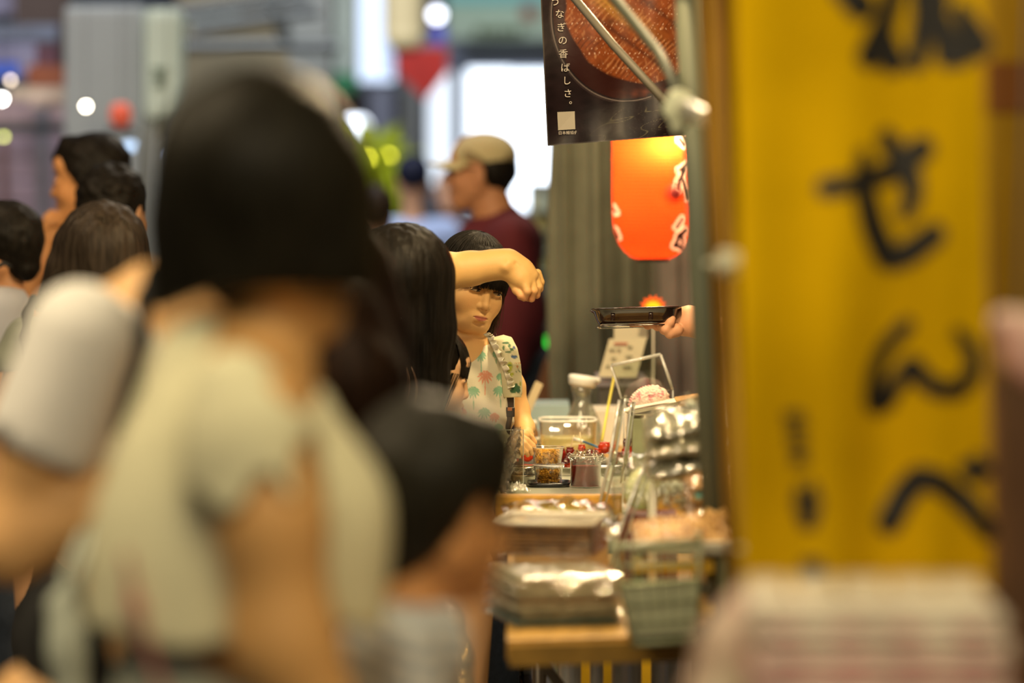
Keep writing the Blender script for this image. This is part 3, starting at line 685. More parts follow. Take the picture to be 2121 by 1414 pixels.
    single(m, 'awning_strut', mat('strut_green', (.04, .046, .03), .65), 'blurred dark green strut at the poster top right', 'strut', smooth=True)
build_poster()

def build_lantern():
    Y = 9.4; cx = 1352; R0 = m2(82, Y); r = empty('paper_lantern', W(cx, 540, Y), 'tall glowing red-orange paper lantern with black and white writing', 'lantern')
    def rad(py):      # radius px at row
        if py > 420: t = (py-420)/123.; return max(82*max(1-t**3.0, 0.0)**.46, 30)
        return 82
    rows = np.arange(215, 536, 1.0); nth = 150; V = []; Cc = []
    strokes = [([(1399, 392), (1404, 372), (1416, 352)], 9), ([(1404, 352), (1424, 340)], 8), ([(1412, 372), (1424, 410)], 8), ([(1398, 470), (1410, 452)], 7), ([(1396, 508), (1404, 486), (1418, 476)], 10), ([(1402, 508), (1418, 520)], 9), ([(1410, 488), (1412, 505)], 7),
               ([(1404, 288), (1416, 300)], 9), ([(1412, 278), (1426, 296)], 8), ([(1270, 428), (1277, 440)], 5), ([(1274, 474), (1281, 492)], 5)]
    segs = [(np.array(s[i], float), np.array(s[i+1], float), w_) for s, w_ in strokes for i in range(len(s)-1)]
    for py in rows:
        rr = rad(py); bulge = 1+.035*abs(math.sin(py*PI/7.4))**1.5
        for k in range(nth):
            th = 2*PI*k/nth; x = m2(rr*bulge, Y)*math.sin(th); y = -m2(rr*bulge, Y)*math.cos(th)
            c = W(cx, py, Y); V.append((c[0]+x, Y+y, c[2])); p = np.array((cx+rr*math.sin(th), py)); col = (.92, .075, .012)
            if math.cos(th) > .15:
                dm = min((np.linalg.norm(p-a-(b-a)*np.clip(((p-a)@(b-a))/((b-a)@(b-a)), 0, 1))-w_/2) for a, b, w_ in segs if abs(a[1]-py) < 60) if any(abs(a[1]-py) < 60 for a, b, w_ in segs) else 9
                if dm < 0: col = (.02, .01, .01)
                elif dm < 5: col = (.95, .62, .50)
            Cc.append(col)
    n = nth; Q = np.array([(j*n+k, j*n+(k+1) % n, (j+1)*n+(k+1) % n, (j+1)*n+k) for j in range(len(rows)-1) for k in range(n)])[:, ::-1]
    m = bpy.data.materials.new('lantern_paper'); m.use_nodes = True; nt = m.node_tree; N = nt.nodes; L = nt.links; N.remove(N['Principled BSDF'])
    a = N.new('ShaderNodeVertexColor'); a.layer_name = 'Col'; d = N.new('ShaderNodeBsdfDiffuse'); t = N.new('ShaderNodeBsdfTranslucent'); mx = N.new('ShaderNodeMixShader'); mx.inputs[0].default_value = .6
    L.new(a.outputs[0], d.inputs[0]); L.new(a.outputs[0], t.inputs[0]); L.new(d.outputs[0], mx.inputs[1]); L.new(t.outputs[0], mx.inputs[2]); L.new(mx.outputs[0], N['Material Output'].inputs[0])
    mk('shade', V, Q, m, r, True, np.array(Cc))
    mb = MB(); R1 = m2(34, Y); mb.lathe(W(cx, 541, Y), [(R1*.8, 0), (R1, 0), (R1, .018), (R1*.8, .018), (R1*.8, 0)], 28); mb.build('base_ring', mat('black_plastic', (.02, .02, .02), .4), r, True)
    mb = MB(); mb.lathe(W(cx, 212, Y), [(R0*.6, 0), (R0*.62, .03), (R0*.6, .03)], 28); mb.build('top_ring', mat('black_plastic'), r, True)
    mb = MB(); mb.tube([W(cx, 212, Y), W(cx, -140, Y)], .004, 6); mb.build('hanger', mat('black_plastic'), r)
    c = W(cx+6, 300, Y); mb = MB(); mb.lathe(c, [(0, -.03), (.022, -.018), (.028, 0), (.020, .025), (.012, .045), (0, .05)], 14); mb.build('bulb', glow('lantern_bulb', (1, .75, .4), 6), r, True)
    light('POINT', 'lantern_bulb_light', c+np.array((.016, -.055, 0)), 4.6, (1, .80, .45), .025); light('POINT', 'lantern_bulb_light', W(cx, 420, Y), 1.3, (1, .80, .45), .03)
    mb = MB(); mb.tube([W(1000, -145, Y), W(1780, -145, Y)], .012, 8); mb.tube([W(1780, -145, Y), (W(1780, 0, Y)[0], Y, 0)], .014, 8)
    single(mb, 'lantern_rail', mat('steel_grey'), 'grey rail above the frame carrying the red lantern', 'rail', smooth=True)
build_lantern()

def build_poles_banners():
    # main stall post
    Y = 6.38; a = W(1419, -110, Y); b = W(1470, 860, Y); t = (b-a)/(a[2]-b[2]); foot = a+t*(a[2]-.745)
    p = empty('stall_post', foot, 'blurred grey-green steel post in front of the stall', 'post')
    m = MB(); m.tube([a, foot], m2(26, Y), 20); m.build('tube', mat('post_greygreen', (.10, .11, .072), .65, noise=.2, nscale=4), p, True)
    m = MB(); m.box(foot+np.array((0, 0, .005)), (.08, .08, .01), bev=.002); m.build('foot_plate', mat('post_greygreen'), p)
    m = MB(); m.tube([a+t*.02, a+t*.07], m2(32, Y), 20); m.build('collar', mat('post_greygreen'), p, True)
    # knotted plastic ties
    k = empty('plastic_tie', W(1410, 225, 5.85), 'pale knotted plastic tie around the grey-green post', 'tie')
    blob('knot', chain(5.85, (1402, 200, 16), (1416, 225, 24), (1404, 262, 16), k=.02)+chain(5.85, (1382, 228, 8), (1410, 225, 22))+[disp(lambda P: .0015*_noise(P, 300, 3))], .003, mat('tie_pale', (.50, .53, .38), .5), k)
    V = []; pts = [(1420, 225), (1455, 240), (1490, 256), (1518, 276), (1530, 300)]
    mb = MB(); mb.tube([W(x, y, 5.6-.1*i) for i, (x, y) in enumerate(pts)], [m2(q, 5.6) for q in (22, 18, 16, 14, 3)], 10); mb.build('tail', film('tie_film', (.75, .75, .6), .8, .3, milk=.35), k, True)
    # ---- folded side cloth
    Yc = 5.15; c_ = empty('side_cloth', W(1560, 1230, Yc)*np.array((1, 1, 0)), 'golden-brown folded cloth edge beside the grey-green post', 'cloth')
    vs_ = np.linspace(-80, 1290, 50); us = np.linspace(0, 1, 40); V = []; Cc = []
    for v in vs_:
        for u in us:
            x = 1452+u*118+v*.052; V.append(W(x, v, Yc+.035*math.sin(u*13+.6)+.01*math.sin(v*.01+u*5)))
            s_ = .5+.5*math.sin(u*13+3.2); Cc.append(np.array((.42, .24, .015))*(1-s_)+np.array((.26, .12, .02))*s_)
    n = len(us); Q = np.array([(j*n+i, (j+1)*n+i, (j+1)*n+i+1, j*n+i+1) for j in range(len(vs_)-1) for i in range(n-1)])
    o = mk('cloth', V, Q, mat('side_cloth', (1, 1, 1), .8, attr='Col', noise=.15, nscale=8), c_, True, np.array(Cc)); md = o.modifiers.new('Solidify', 'SOLIDIFY'); md.thickness = .004
    mb = MB(); mb.tube([W(1440, -82, Yc), W(2200, -82, Yc)], .012, 10); mb.tube([W(2200, -82, Yc), (W(2200, -82, Yc)[0], Yc, 0)], .014, 10); mb.tube([W(1440, -82, Yc), W(1416, -100, 6.38)], .012, 10); mb.build('rod', mat('steel_grey'), c_, True)
    # ---- main banner
    Yb = 4.4
    def S(u, v, off=0.):
        t = (v+60)/1290.; d = .030*math.sin(u*.0105+.4)+.012*math.sin(u*.031+v*.002)+.010*math.sin(v*.007+u*.004)
        return W(u+18*t, v, Yb+d*(.4+.6*t)-off)
    us = np.linspace(1520, 2036, 110); vs_ = np.linspace(-95, 1228, 150)
    V = [S(u, v) for v in vs_ for u in us]; n = len(us); idx = np.arange(n*len(vs_)).reshape(len(vs_), n)
    Q = np.stack([idx[1:, :-1], idx[1:, 1:], idx[:-1, 1:], idx[:-1, :-1]], -1).reshape(-1, 4)
    b = empty('banner', W(1780, 1228, Yb), 'tall yellow cloth banner with large black brush hiragana', 'banner')
    o = mk('cloth', V, Q, mat('banner_yellow', (.66, .40, .002), .9, noise=.16, nscale=5, bump=.1, bscale=700, spec=.05), b, True); md = o.modifiers.new('Solidify', 'SOLIDIFY'); md.thickness = .002; md.offset = -1
    ink = mat('ink_black', (.012, .010, .008), .6)
    def st(*p, wd): ribbon('brush_stroke', p, [q*1.22 for q in (wd if isinstance(wd, (list, tuple)) else [wd]*len(p))], S, ink, b, .004)
    st((1705, 388), (1770, 378), (1850, 350), (1905, 306), wd=[36, 34, 40, 42]); st((1782, 318), (1786, 400), (1802, 470), (1830, 535), (1872, 525), (1928, 484), wd=[22, 40, 44, 46, 44, 40])
    st((1832, 285), (1862, 330), (1882, 370), (1884, 410), (1868, 440), wd=[34, 38, 40, 34, 26])
    st((1868, 672), (1822, 720), (1800, 780), (1800, 836), (1822, 832), (1846, 790), (1880, 752), (1896, 780), (1930, 806), (1976, 806), (2006, 770), (2004, 722), (1975, 688), wd=[26, 26, 28, 38, 34, 30, 34, 36, 34, 32, 30, 28, 20])
    st((1826, 1080), (1858, 1020), (1888, 988), (1930, 996), (1985, 1040), (2030, 1100), wd=[44, 44, 44, 40, 40, 34])
    st((1984, 966), (2006, 986), wd=[24, 28]); st((2010, 950), (2030, 972), wd=[22, 24])
    st((1740, -30), (1782, 10), wd=[40, 52]); st((1860, -60), (1838, 30), (1800, 115), wd=[34, 36, 46]); st((1828, 60), (1848, 128), wd=[30, 44]); st((1905, -60), (1915, 30), (1896, 128), wd=[40, 40, 34]); st((1950, -60), (1944, 60), (1960, 118), wd=[28, 30, 40])
    st((1990, 20), (2022, 92), wd=[30, 52]); st((1950, 30), (1990, 122), wd=[22, 30])
    for (x, y, a_, h_) in ((1632, 860, 26, 14), (1636, 880, 30, 10), (1636, 905, 24, 12), (1640, 925, 28, 10), (1642, 952, 12, 20), (1664, 1165, 30, 14), (1668, 1185, 20, 20)): st((x-a_/2, y), (x+a_/2, y), wd=h_)
    st((1642, 1010), (1636, 1040), (1652, 1085), wd=[14, 16, 18]); st((1668, 1005), (1678, 1040), (1664, 1085), wd=[14, 16, 18]); st((1644, 1020), (1670, 1022), wd=14); st((1646, 1050), (1672, 1052), wd=14); st((1648, 1075), (1668, 1078), wd=16)
    p = empty('flagpole', W(2040, 1300, 4.5)*np.array((1, 1, 0)), 'pinkish-brown pole along the right side of the yellow banner', 'pole')
    top = W(2014, 108, 4.5); bt = W(2062, 1330, 4.5); dd = (bt-top)/(top[2]-bt[2]); ft = top+dd*top[2]; ft[2] = 0
    m = MB(); m.tube([top, ft], m2(21, 4.5), 16); m.build('shaft', mat('pole_pinkbrown', (.34, .17, .10), .5, noise=.2, nscale=9), p, True)
    m = MB(); m.lathe(top, [(m2(22, 4.5), -.01), (m2(23, 4.5), .0), (m2(16, 4.5), .008), (0, .010)], 16); m.build('cap', mat('pole_pinkbrown'), p, True)
    m = MB(); m.lathe(ft, [(.16, 0), (.16, .03), (.03, .06), (.03, .12)], 20); m.build('foot', mat('black_plastic'), p, True)
    for (x, y, Yk, lb) in ((1524, 545, 4.75, 'pale plastic clip on the left edge of the yellow banner, the upper of two'), (1588, 1136, 4.45, 'pale plastic clip near the banner bottom, the lower of two')):
        k = empty('plastic_clip', W(x, y, Yk), lb, 'clip'); mb = MB(); mb.box(W(x, y, Yk-.02), (m2(74, Yk), .03, m2(52, Yk)), bev=.008, ry=.08); mb.build('jaw', mat('clip_pale', (.55, .56, .42), .5), k, True)
        mb = MB(); mb.tube([W(x-30, y+4, Yk-.035), W(x+30, y-2, Yk-.035)], m2(13, Yk), 10); mb.build('spring', mat('clip_pale'), k, True)
        mb = MB(); mb.tube([W(x-30, y, Yk), W(x-60, y, Yk+.39)], .004, 6); mb.build('loop', mat('clip_pale'), k)
    # second banner behind, at the right edge
    Y2 = 5.0; d = empty('banner', W(2180, 1400, Y2)*np.array((1, 1, 0)), 'ochre banner with a brown band behind the pinkish-brown pole', 'banner')
    V = []; us = np.linspace(1990, 2330, 30); vs_ = np.linspace(-90, 1330, 30)
    V = [W(u, v, Y2+.02*math.sin(u*.03)) for v in vs_ for u in us]; n = 30; idx = np.arange(900).reshape(30, 30); Q = np.stack([idx[1:, :-1], idx[1:, 1:], idx[:-1, 1:], idx[:-1, :-1]], -1).reshape(-1, 4)
    o = mk('cloth', V, Q, mat('banner_ochre', (.42, .24, .006), .8, noise=.2, nscale=5), d, True); md = o.modifiers.new('Solidify', 'SOLIDIFY'); md.thickness = .003; md.offset = -1
    V = [W(u, v, Y2+.02*math.sin(u*.03)-.004) for v in np.linspace(128, 232, 8) for u in us]; idx = np.arange(240).reshape(8, 30); Q = np.stack([idx[1:, :-1], idx[1:, 1:], idx[:-1, 1:], idx[:-1, :-1]], -1).reshape(-1, 4); mk('band', V, Q, mat('band_brown', (.22, .08, .015), .8), d, True)
    mb = MB(); mb.tube([W(2300, -90, Y2+.03), (W(2300, 0, Y2)[0], Y2+.03, 0)], .014, 10); mb.build('pole', mat('steel_grey'), d, True)
    # red ornament in front of the lantern
    k = empty('hanging_ornament', W(1398, 402, 5.9), 'small dark red round ornament hanging in front of the lantern', 'ornament')
    mb = MB(); R_ = m2(17, 5.9); mb.lathe(W(1398, 402, 5.85), [(0, -R_)]+[(R_*math.cos(a)*1.05, R_*math.sin(a)) for a in np.linspace(-1.2, 1.2, 9)]+[(0, R_)], 20); mb.build('ball', mat('ornament_red', (.45, .02, .015), .5), k, True)
    mb = MB(); mb.tube([W(1398, 386, 5.85), W(1400, -95, 5.95)], .0012, 5); mb.build('string', mat('black_plastic'), k)
build_poles_banners()

# ================================================================== COUNTERS AND GOODS
PLAS = lambda: film('clear_film', (1, 1, .97), .94, .07, bump=.5, bscale=45, gloss=1.35)
def pillow(name, c, sx, sy, th, R, material, parent, n=26, seed=0, amp=.10, power=2.4):
    """a sealed bag: two puffed sheets with a flat crimped rim, local x,y plane, z up"""
    r_ = np.random.default_rng(seed); ph = r_.random(6)*6.28; V = []
    for s_ in (1, -1):
        for j in range(n+1):
            for i in range(n+1):
                u = -1+2*i/n; v = -1+2*j/n; e = max(0, (1-abs(u)**power))*max(0, (1-abs(v)**power))
                wr = amp*th*(math.sin(7*u+ph[0]+3*v)+math.sin(11*v-5*u+ph[1])+math.sin(17*u+ph[2])*.6+math.sin(15*v+8*u+ph[3])*.6)
                z = s_*(th/2*e**.6)+wr*(.35+.65*e)*(1 if s_ > 0 else .5)
                edge = 1+.012*math.sin(25*v+ph[4])*(abs(u) == 1)+.012*math.sin(25*u+ph[5])*(abs(v) == 1)
                V.append((u*sx/2*edge, v*sy/2*edge, z))
    V = np.array(V)@np.array(R).T+np.array(c); m = (n+1)**2; idx = np.arange(m).reshape(n+1, n+1)
    a = np.stack([idx[:-1, :-1], idx[:-1, 1:], idx[1:, 1:], idx[1:, :-1]], -1).reshape(-1, 4)
    return mk(name, V, np.concatenate([a, a[:, ::-1]+m]), material, parent, True)
def Rz(a, rx=0, ry=0): return np.array(Matrix.Rotation(a, 3, 'Z')@Matrix.Rotation(rx, 3, 'X')@Matrix.Rotation(ry, 3, 'Y'))
def bits(name, n, centre, spread, size, material, parent, shape=(1, 1, 1), seed=1, kind='stuff', height=None, box=True, disc=False):
    """many small faceted pieces in one heap"""
    r_ = np.random.default_rng(seed); V = []; Fs = []
    P = [(0, 0, 1), (0, 0, -1), (1, 0, 0), (0, 1, 0), (-1, 0, 0), (0, -1, 0)]; T = [(0, 2, 3), (0, 3, 4), (0, 4, 5), (0, 5, 2), (1, 3, 2), (1, 4, 3), (1, 5, 4), (1, 2, 5)]
    for i in range(n):
        u = r_.uniform(-1, 1, 3)
        if disc: rd, an = 1.40*math.sqrt(r_.random()), r_.random()*6.283; u[0], u[1] = rd*math.cos(an), rd*math.sin(an)
        q = np.array(centre)+u*np.array(spread)
        if height is not None: q[2] = centre[2]+height(u[0], u[1])*spread[2]*r_.uniform(.75, 1)
        M = np.array(Euler(tuple(r_.random(3)*6)).to_matrix()); k = len(V); sc_ = size*r_.uniform(.7, 1.25)
        V += [q+M@(np.array(p)*np.array(shape)*sc_) for p in P]; Fs += [tuple(a+k for a in t) for t in T]
    o = mk(name, V, np.array(Fs), material, parent, True); 
    if kind: o['kind'] = kind
    return o
ZT1, ZT2 = .742, .82

def build_counters():
    wood = mat('counter_wood', (.50, .29, .07), .45, noise=.3, nscale=30, stretch=(1, .1, 1))
    # --- near counter
    def tbl(name, x0, x1, y0, y1, z, lab, skew=0., board=.030):
        t = empty(name, ((x0+x1)/2, (y0+y1)/2, 0), lab, 'table'); m = MB()
        V = [(x0, y0, z-board), (x1, y0+skew, z-board), (x1, y1, z-board), (x0, y1, z-board)]; V += [(a, b, z) for a, b, c in V]
        m.add(V, [(3, 2, 1, 0), (4, 5, 6, 7), (0, 1, 5, 4), (1, 2, 6, 5), (2, 3, 7, 6), (3, 0, 4, 7)]); m.build('tabletop', wood, t)
        for (x, y) in ((x0+.06, y1-.06), (x1-.05, y0+skew+.08), (x1-.05, y1-.06)):
            m = MB(); m.tube([(x, y, z-board), (x, y, 0)], .014, 10); m.build('leg', mat('leg_dark', (.06, .045, .03), .4, metal=.3), t, True)
        return t
    t = tbl('market_table', -.008, .54, 6.05, 7.38, ZT1, 'near wooden market table under the stacked snack bags', .145)
    # front fascia board, brace and front leg of the near table
    m = MB(); m.add([(-.004, 6.040, ZT1-.040), (.54, 6.185, ZT1-.040), (.54, 6.200, ZT1-.040), (-.004, 6.055, ZT1-.040), (-.004, 6.040, ZT1-.008), (.54, 6.185, ZT1-.008), (.54, 6.200, ZT1-.008), (-.004, 6.055, ZT1-.008)], [(3, 2, 1, 0), (4, 5, 6, 7), (0, 1, 5, 4), (1, 2, 6, 5), (2, 3, 7, 6), (3, 0, 4, 7)])
    m.build('fascia_board', mat('fascia_ochre', (.30, .17, .03), .6, noise=.2, nscale=20), t)
    m = MB(); c = np.array((.10, 7.1, 0)); m.tube([W(1095, 1335, 7.1), W(1185, 1450, 7.1), W(1330, 1640, 7.1)], .011, 4); m.build('brace', mat('leg_dark'), t)
    t2 = tbl('market_table', -.028, .42, 7.56, 9.6, ZT2, 'far wooden market table carrying the candied fruit and cups')
    m = MB(); m.box((.196, 7.545, ZT2+.000), (.455, .03, .045), bev=.005); m.build('front_rail', mat('rail_wood', (.62, .33, .05), .4, noise=.25, nscale=30), t2)
    m = MB(); m.box((.20, 7.98, ZT2+.002), (.42, .56, .003)); m.build('table_mat', mat('mat_pale', (.42, .44, .36), .25), t2)
    # under the tables
    m = MB(); c, s_ = pbox(1170, 1300, 1398, 1900, 7.75, .02); c = (c[0], c[1], .30); m.box(c, (s_[0], .02, .60)); single(m, 'yellow_cloth', mat('cloth_yellow', (.85, .50, .01), .7, emit=None), 'yellow cloth hanging behind the steel canisters under the table', 'cloth')
    steel = mat('steel_brushed', (.70, .68, .62), .30, metal=.7, noise=.1, nscale=5)
    for (x, r_, lb) in ((1180, 24, 'steel canister under the table, first from the black pot'), (1236, 14, 'slimmest steel canister under the table'), (1298, 31, 'widest steel canister under the table'), (1375, 27, 'steel canister under the table nearest the wire basket')):
        Y = 7.3; p = W(x, 0, Y); R_ = m2(r_, Y); o = empty('steel_canister', (p[0], Y, 0), lb, 'canister'); m = MB()
        m.lathe((p[0], Y, 0), [(0, 0), (R_*.95, 0), (R_, .01), (R_, .60), (R_*.9, .625), (R_*.5, .635), (0, .636)], 36); m.build('body', steel, o, True)
        m = MB(); m.lathe((p[0], Y, .55), [(R_*1.0, 0), (R_*1.06, .005), (R_*1.06, .015), (R_, .02)], 36); m.build('band', steel, o, True)
    p = W(1054, 0, 8.3); o = empty('black_pot', (p[0], 8.3, 0), 'glossy black pot with a metal rim at the foot of the stall', 'pot'); R_ = m2(50, 8.3); zt = 1.5-1040*8.3/F
    m = MB(); m.lathe((p[0], 8.3, 0), [(0, 0), (R_*.8, 0), (R_*.9, .02), (R_, .2), (R_, zt-.055), (R_*1.03, zt-.05), (R_*1.03, zt-.04), (R_*.97, zt-.035), (R_*.97, zt-.015), (R_*1.02, zt-.008), (R_*.99, zt), (R_*.92, zt-.01), (R_*.9, .05), (0, .05)], 48); m.build('body', mat('black_gloss', (.008, .008, .006), .12, coat=1.), o, True)
    m = MB(); m.lathe((p[0], 8.3, zt-.004), [(R_*1.10, 0), (R_*1.12, .004), (R_*1.08, .008), (R_*.94, .004), (R_*1.0, -.003), (R_*1.10, 0)], 48); m.build('rim', mat('rim_bronze', (.45, .42, .30), .25, metal=1.), o, True)
    for (x0, y0, x1, y1, Y, c_, lb) in ((1012, 1300, 1044, 0, 9.0, (.26, .07, .02), 'reddish-brown box standing behind the black pot'), (1045, 1290, 1056, 0, 9.05, (.75, .05, .03), 'narrow red box between the brown and cream boxes'), (1057, 1300, 1096, 0, 8.8, (.55, .50, .33), 'cream box behind the black pot under the far table')):
        a = W(x0, 0, Y)[0]; b = W(x1, 0, Y)[0]; zt = HC-(y0-YH)*Y/F; m = MB(); m.box(((a+b)/2, Y+.1, zt/2), (b-a, .2, zt), bev=.004); single(m, 'carton', mat('carton_%d' % x0, c_, .6), lb, 'box')
build_counters()

def build_near_goods():
    clear = PLAS()
    # a) stack of flat wrapped cracker packs
    lays = [(1.0, (.07, .16, .17)), (.5, (.30, .27, .18)), (.5, (.62, .56, .40)), (.5, (.36, .24, .14)), (.5, (.68, .62, .44)), (.5, (.60, .50, .34)), (.5, (.74, .68, .48))]
    z = ZT1; x0, x1 = W(1030, 0, 6.3)[0], W(1268, 0, 6.3)[0]
    labs = ['teal-backed flat snack pack at the bottom of the wrapped stack', 'brown flat snack pack second from the bottom of the wrapped stack', 'cream flat snack pack third from the bottom of the wrapped stack', 'dark brown flat snack pack in the middle of the wrapped stack', 'cream flat snack pack just above the dark brown one', 'tan flat snack pack just under the topmost of the wrapped stack', 'pale cream flat snack pack topmost of the wrapped stack']
    for k, (q, c_) in enumerate(lays):
        th = .0155; o = empty('snack_pack', ((x0+x1)/2, 6.32, z), labs[k], 'snack pack', 'flat wrapped snack packs on the near table')
        rz = .22+rng.normal()*.02; cx = (x0+x1)/2+rng.normal()*.002; m = MB(); m.box((cx, 6.33, z+.0060), ((x1-x0)*.90, .20, .0075), rz=rz, bev=.002); m.build('crackers', mat('pack_%d' % k, c_, .55, noise=.35, nscale=70), o)
        pillow('wrapper', (cx, 6.33, z+.0072), (x1-x0)*1.0, .235, .0125, Rz(rz), clear, o, seed=k, amp=.07, power=10); z += .0122
    ztop = z
    # b) brown cracker sheets in a clear box
    o = empty('cracker_box', W(1145, 1200, 6.62), 'clear box of stacked thin brown crackers on the near table', 'snack box')
    zb = ztop+.002; c = ((x0+x1)/2-.002, 6.55); w_, d_ = .166, .20; hb = .056
    for k in range(8):
        m = MB(); m.box((c[0]+rng.normal()*.0012, c[1]+.01, zb+.006+k*.0066), (w_*.90, d_*.8, .0046), rz=-.16+rng.normal()*.008, ry=.018*(k/11)+rng.normal()*.004, bev=.0015)
        m.build('cracker', mat('cracker_brown_%d' % (k % 3), ((.24, .115, .035), (.30, .15, .05), (.18, .085, .028))[k % 3], .6, noise=.45, nscale=120, bump=.5, bscale=200), o)
    m = MB(); m.box((c[0], c[1]+.01, zb+hb/2), (w_, d_*.94, hb), rz=-.16, bev=.006); m.build('case', film('case_film', (1, 1, .98), .92, .08, bump=.15, bscale=30, gloss=1.2), o)
    # rim of the box catching light
    m = MB(); hw, hd = w_/2, d_*.47; R_ = Matrix.Rotation(-.16, 3, 'Z'); P = [Vector((c[0], c[1]+.01, zb+hb+.002))+R_@Vector(q) for q in ((-hw, -hd, 0), (hw, -hd, 0), (hw, hd, 0), (-hw, hd, 0), (-hw, -hd, 0))]
    m.tube(P, .0035, 8); m.build('lid_rim', mat('plastic_white_clear', (.92, .86, .70), .12, spec=.9), o, True)
    # c) glossy bag with yellow-green contents behind it
    o = empty('snack_bag', W(1150, 1110, 7.0), 'glossy clear bag with yellow-green contents behind the brown crackers', 'snack bag'); zc = HC-(1068-YH)*7.0/F
    m = MB(); c2 = W(1150, 1150, 7.0); m.box((c2[0]+.01, 7.04, (ZT1+zc-.02)/2), (.17, .2, zc-.02-ZT1), bev=.004); rb = single(m, 'cardboard_box', mat('box_tan', (.36, .22, .08), .7, noise=.2, nscale=20), 'tan cardboard box holding up the glossy yellow-green bag', 'box')
    bits('contents', 420, (c2[0]+.012, 7.02, zc-.008), (.066, .06, .016), .006, mat('yellowgreen_bits', (.42, .34, .05), .6, noise=.4, nscale=60), o, (1.6, .7, .5), 3, height=lambda u, v: (1-u*u)*(1-v*v)*1.2)
    pillow('wrapper', (c2[0]+.008, 7.02, zc-.002), .20, .20, .044, Rz(.05, .10), clear, o, seed=21, amp=.10)
    o = empty('snack_bag', W(1215, 1130, 6.8), 'flat clear bag with bright glints beside the yellow-green bag', 'snack bag'); pillow('wrapper', W(1190, 1100, 6.75), .165, .14, .018, Rz(-.2, .12), clear, o, seed=5, amp=.3)
    bits('contents', 120, W(1190, 1102, 6.75), (.06, .05, .006), .006, mat('tan_bits', (.55, .42, .22), .6), o, (1.3, .8, .5), 8)
    # d) nut tray on a wooden crate
    Yn = 6.18; zt = HC-(1134-YH)*6.02/F; xa, xb = W(1318, 0, 6.02)[0], W(1526, 0, 6.02)[0]; cx = (xa+xb)/2; wd = xb-xa
    o = empty('wooden_crate', (cx, Yn, ZT1), 'low wooden crate with yellow slats under the peanut tray', 'crate'); zz = (zt-.012-ZT1)
    yel = mat('slat_yellow', (.66, .38, .03), .45, noise=.15, nscale=20); dk = mat('crate_dark', (.10, .085, .05), .7)
    for k in range(4): m = MB(); m.box((cx-.02, 6.03, ZT1+.016+k*zz/4), (wd*.8, .012, .020), bev=.002); m.build('slat', (dk, yel, dk, yel)[k], o)
    for sx in (-1, 1): m = MB(); m.box((cx+sx*wd*.43-.01, 6.05, ZT1+zz/2), (.014, .03, zz), bev=.002); m.build('corner_post', mat('crate_green', (.20, .22, .12), .6), o); m = MB(); m.box((cx+sx*wd*.43, 6.20, ZT1+zz/2), (.010, .27, zz), bev=.001); m.build('side_board', dk, o)
    o = empty('nut_tray', (cx, Yn, zt), 'clear-rimmed tray heaped with tan peanuts on the crate', 'tray')
    m = MB(); m.ring((cx, Yn, zt-.010), (wd/2, .17), [(.006, 0), (.002, .004), (0, .016), (.003, .0165), (.006, .006), (.02, .004), (.6, .004)], 40, 8); m.build('tray', mat('tray_clear', (.78, .72, .58), .12, spec=.7), o, True)
    m = MB(); m.tube([(xa+.002, Yn-.168, zt+.006), (xb-.002, Yn-.168, zt+.006)], .0048, 10); m.build('front_rim', mat('plastic_white_clear'), o, True)
    bits('peanuts', 620, (cx, Yn+.01, zt-.002), (wd*.46, .145, 0.022), .0108, mat('peanut', (.60, .36, .12), .34, color2=(.26, .12, .03), nscale=55), o, (1.35, .9, .85), 4, height=lambda u, v: .08+(.45+.55*v)*(.62+.45*u))
    # e) wire basket hanging on the front edge
    o = empty('wire_basket', W(1380, 1340, 6.0), 'green plastic-lined wire basket hooked to the front of the near table', 'basket')
    T = [W(1268, 1130, 5.98), W(1450, 1120, 5.99), W(1450, 1120, 5.84), W(1268, 1135, 5.80)]; B = [W(1312, 1330, 5.96), W(1440, 1322, 5.98), W(1440, 1326, 5.86), W(1312, 1334, 5.84)]
    wm = mat('basket_green', (.30, .33, .20), .35, spec=.6)
    def lerp(a, b, t): return a*(1-t)+b*t
    for t in np.linspace(0, 1, 6):
        m = MB(); P = [lerp(T[i], B[i], t) for i in range(4)]; m.tube(P+[P[0]], .0042 if t in (0, 1) else .0018, 8); m.build('hoop', wm, o, True)
    for side in range(4):
        for u in np.linspace(0, 1, 7)[:-1]:
            m = MB(); m.tube([lerp(T[side], T[(side+1) % 4], u), lerp(B[side], B[(side+1) % 4], u)], .0034 if u == 0 else .0014, 6); m.build('wire', wm, o, True)
    V = []; 
    for a, b in ((.36, .94),):
        P = [lerp(T[i], B[i], a) for i in range(4)]+[lerp(T[i], B[i], b) for i in range(4)]; cc = sum(P)/8; V = [cc+(p-cc)*.93 for p in P]
    mk('liner', V, [(0, 1, 5, 4), (1, 2, 6, 5), (2, 3, 7, 6), (3, 0, 4, 7), (4, 5, 6, 7)], mat('liner_green', (.74, .78, .54), .4, trans=.0, noise=.15, nscale=12), o, False)
    for sx in (0, 1): m = MB(); p = T[sx]; m.tube([p, p+np.array((0, .03, .01)), p+np.array((0, .10, .005))], .003, 6); m.build('hook', wm, o, True)
    # f) riser with the dark seaweed packs
    xa, xb = W(1345, 0, 6.15)[0], W(1520, 0, 6.15)[0]; 
    o = empty('acrylic_riser', ((xa+xb)/2, 6.62, ZT1), 'clear acrylic riser holding the dark seaweed packs', 'riser')
    zr = HC-(1000-YH)*6.5/F; ac = film('acrylic', (.96, 1, .95), .94, .04, gloss=1.1)
    m = MB(); m.box(((xa+xb)/2+.01, 6.72, zr-.002), (xb-xa, .26, .004)); m.build('top_plate', ac, o)
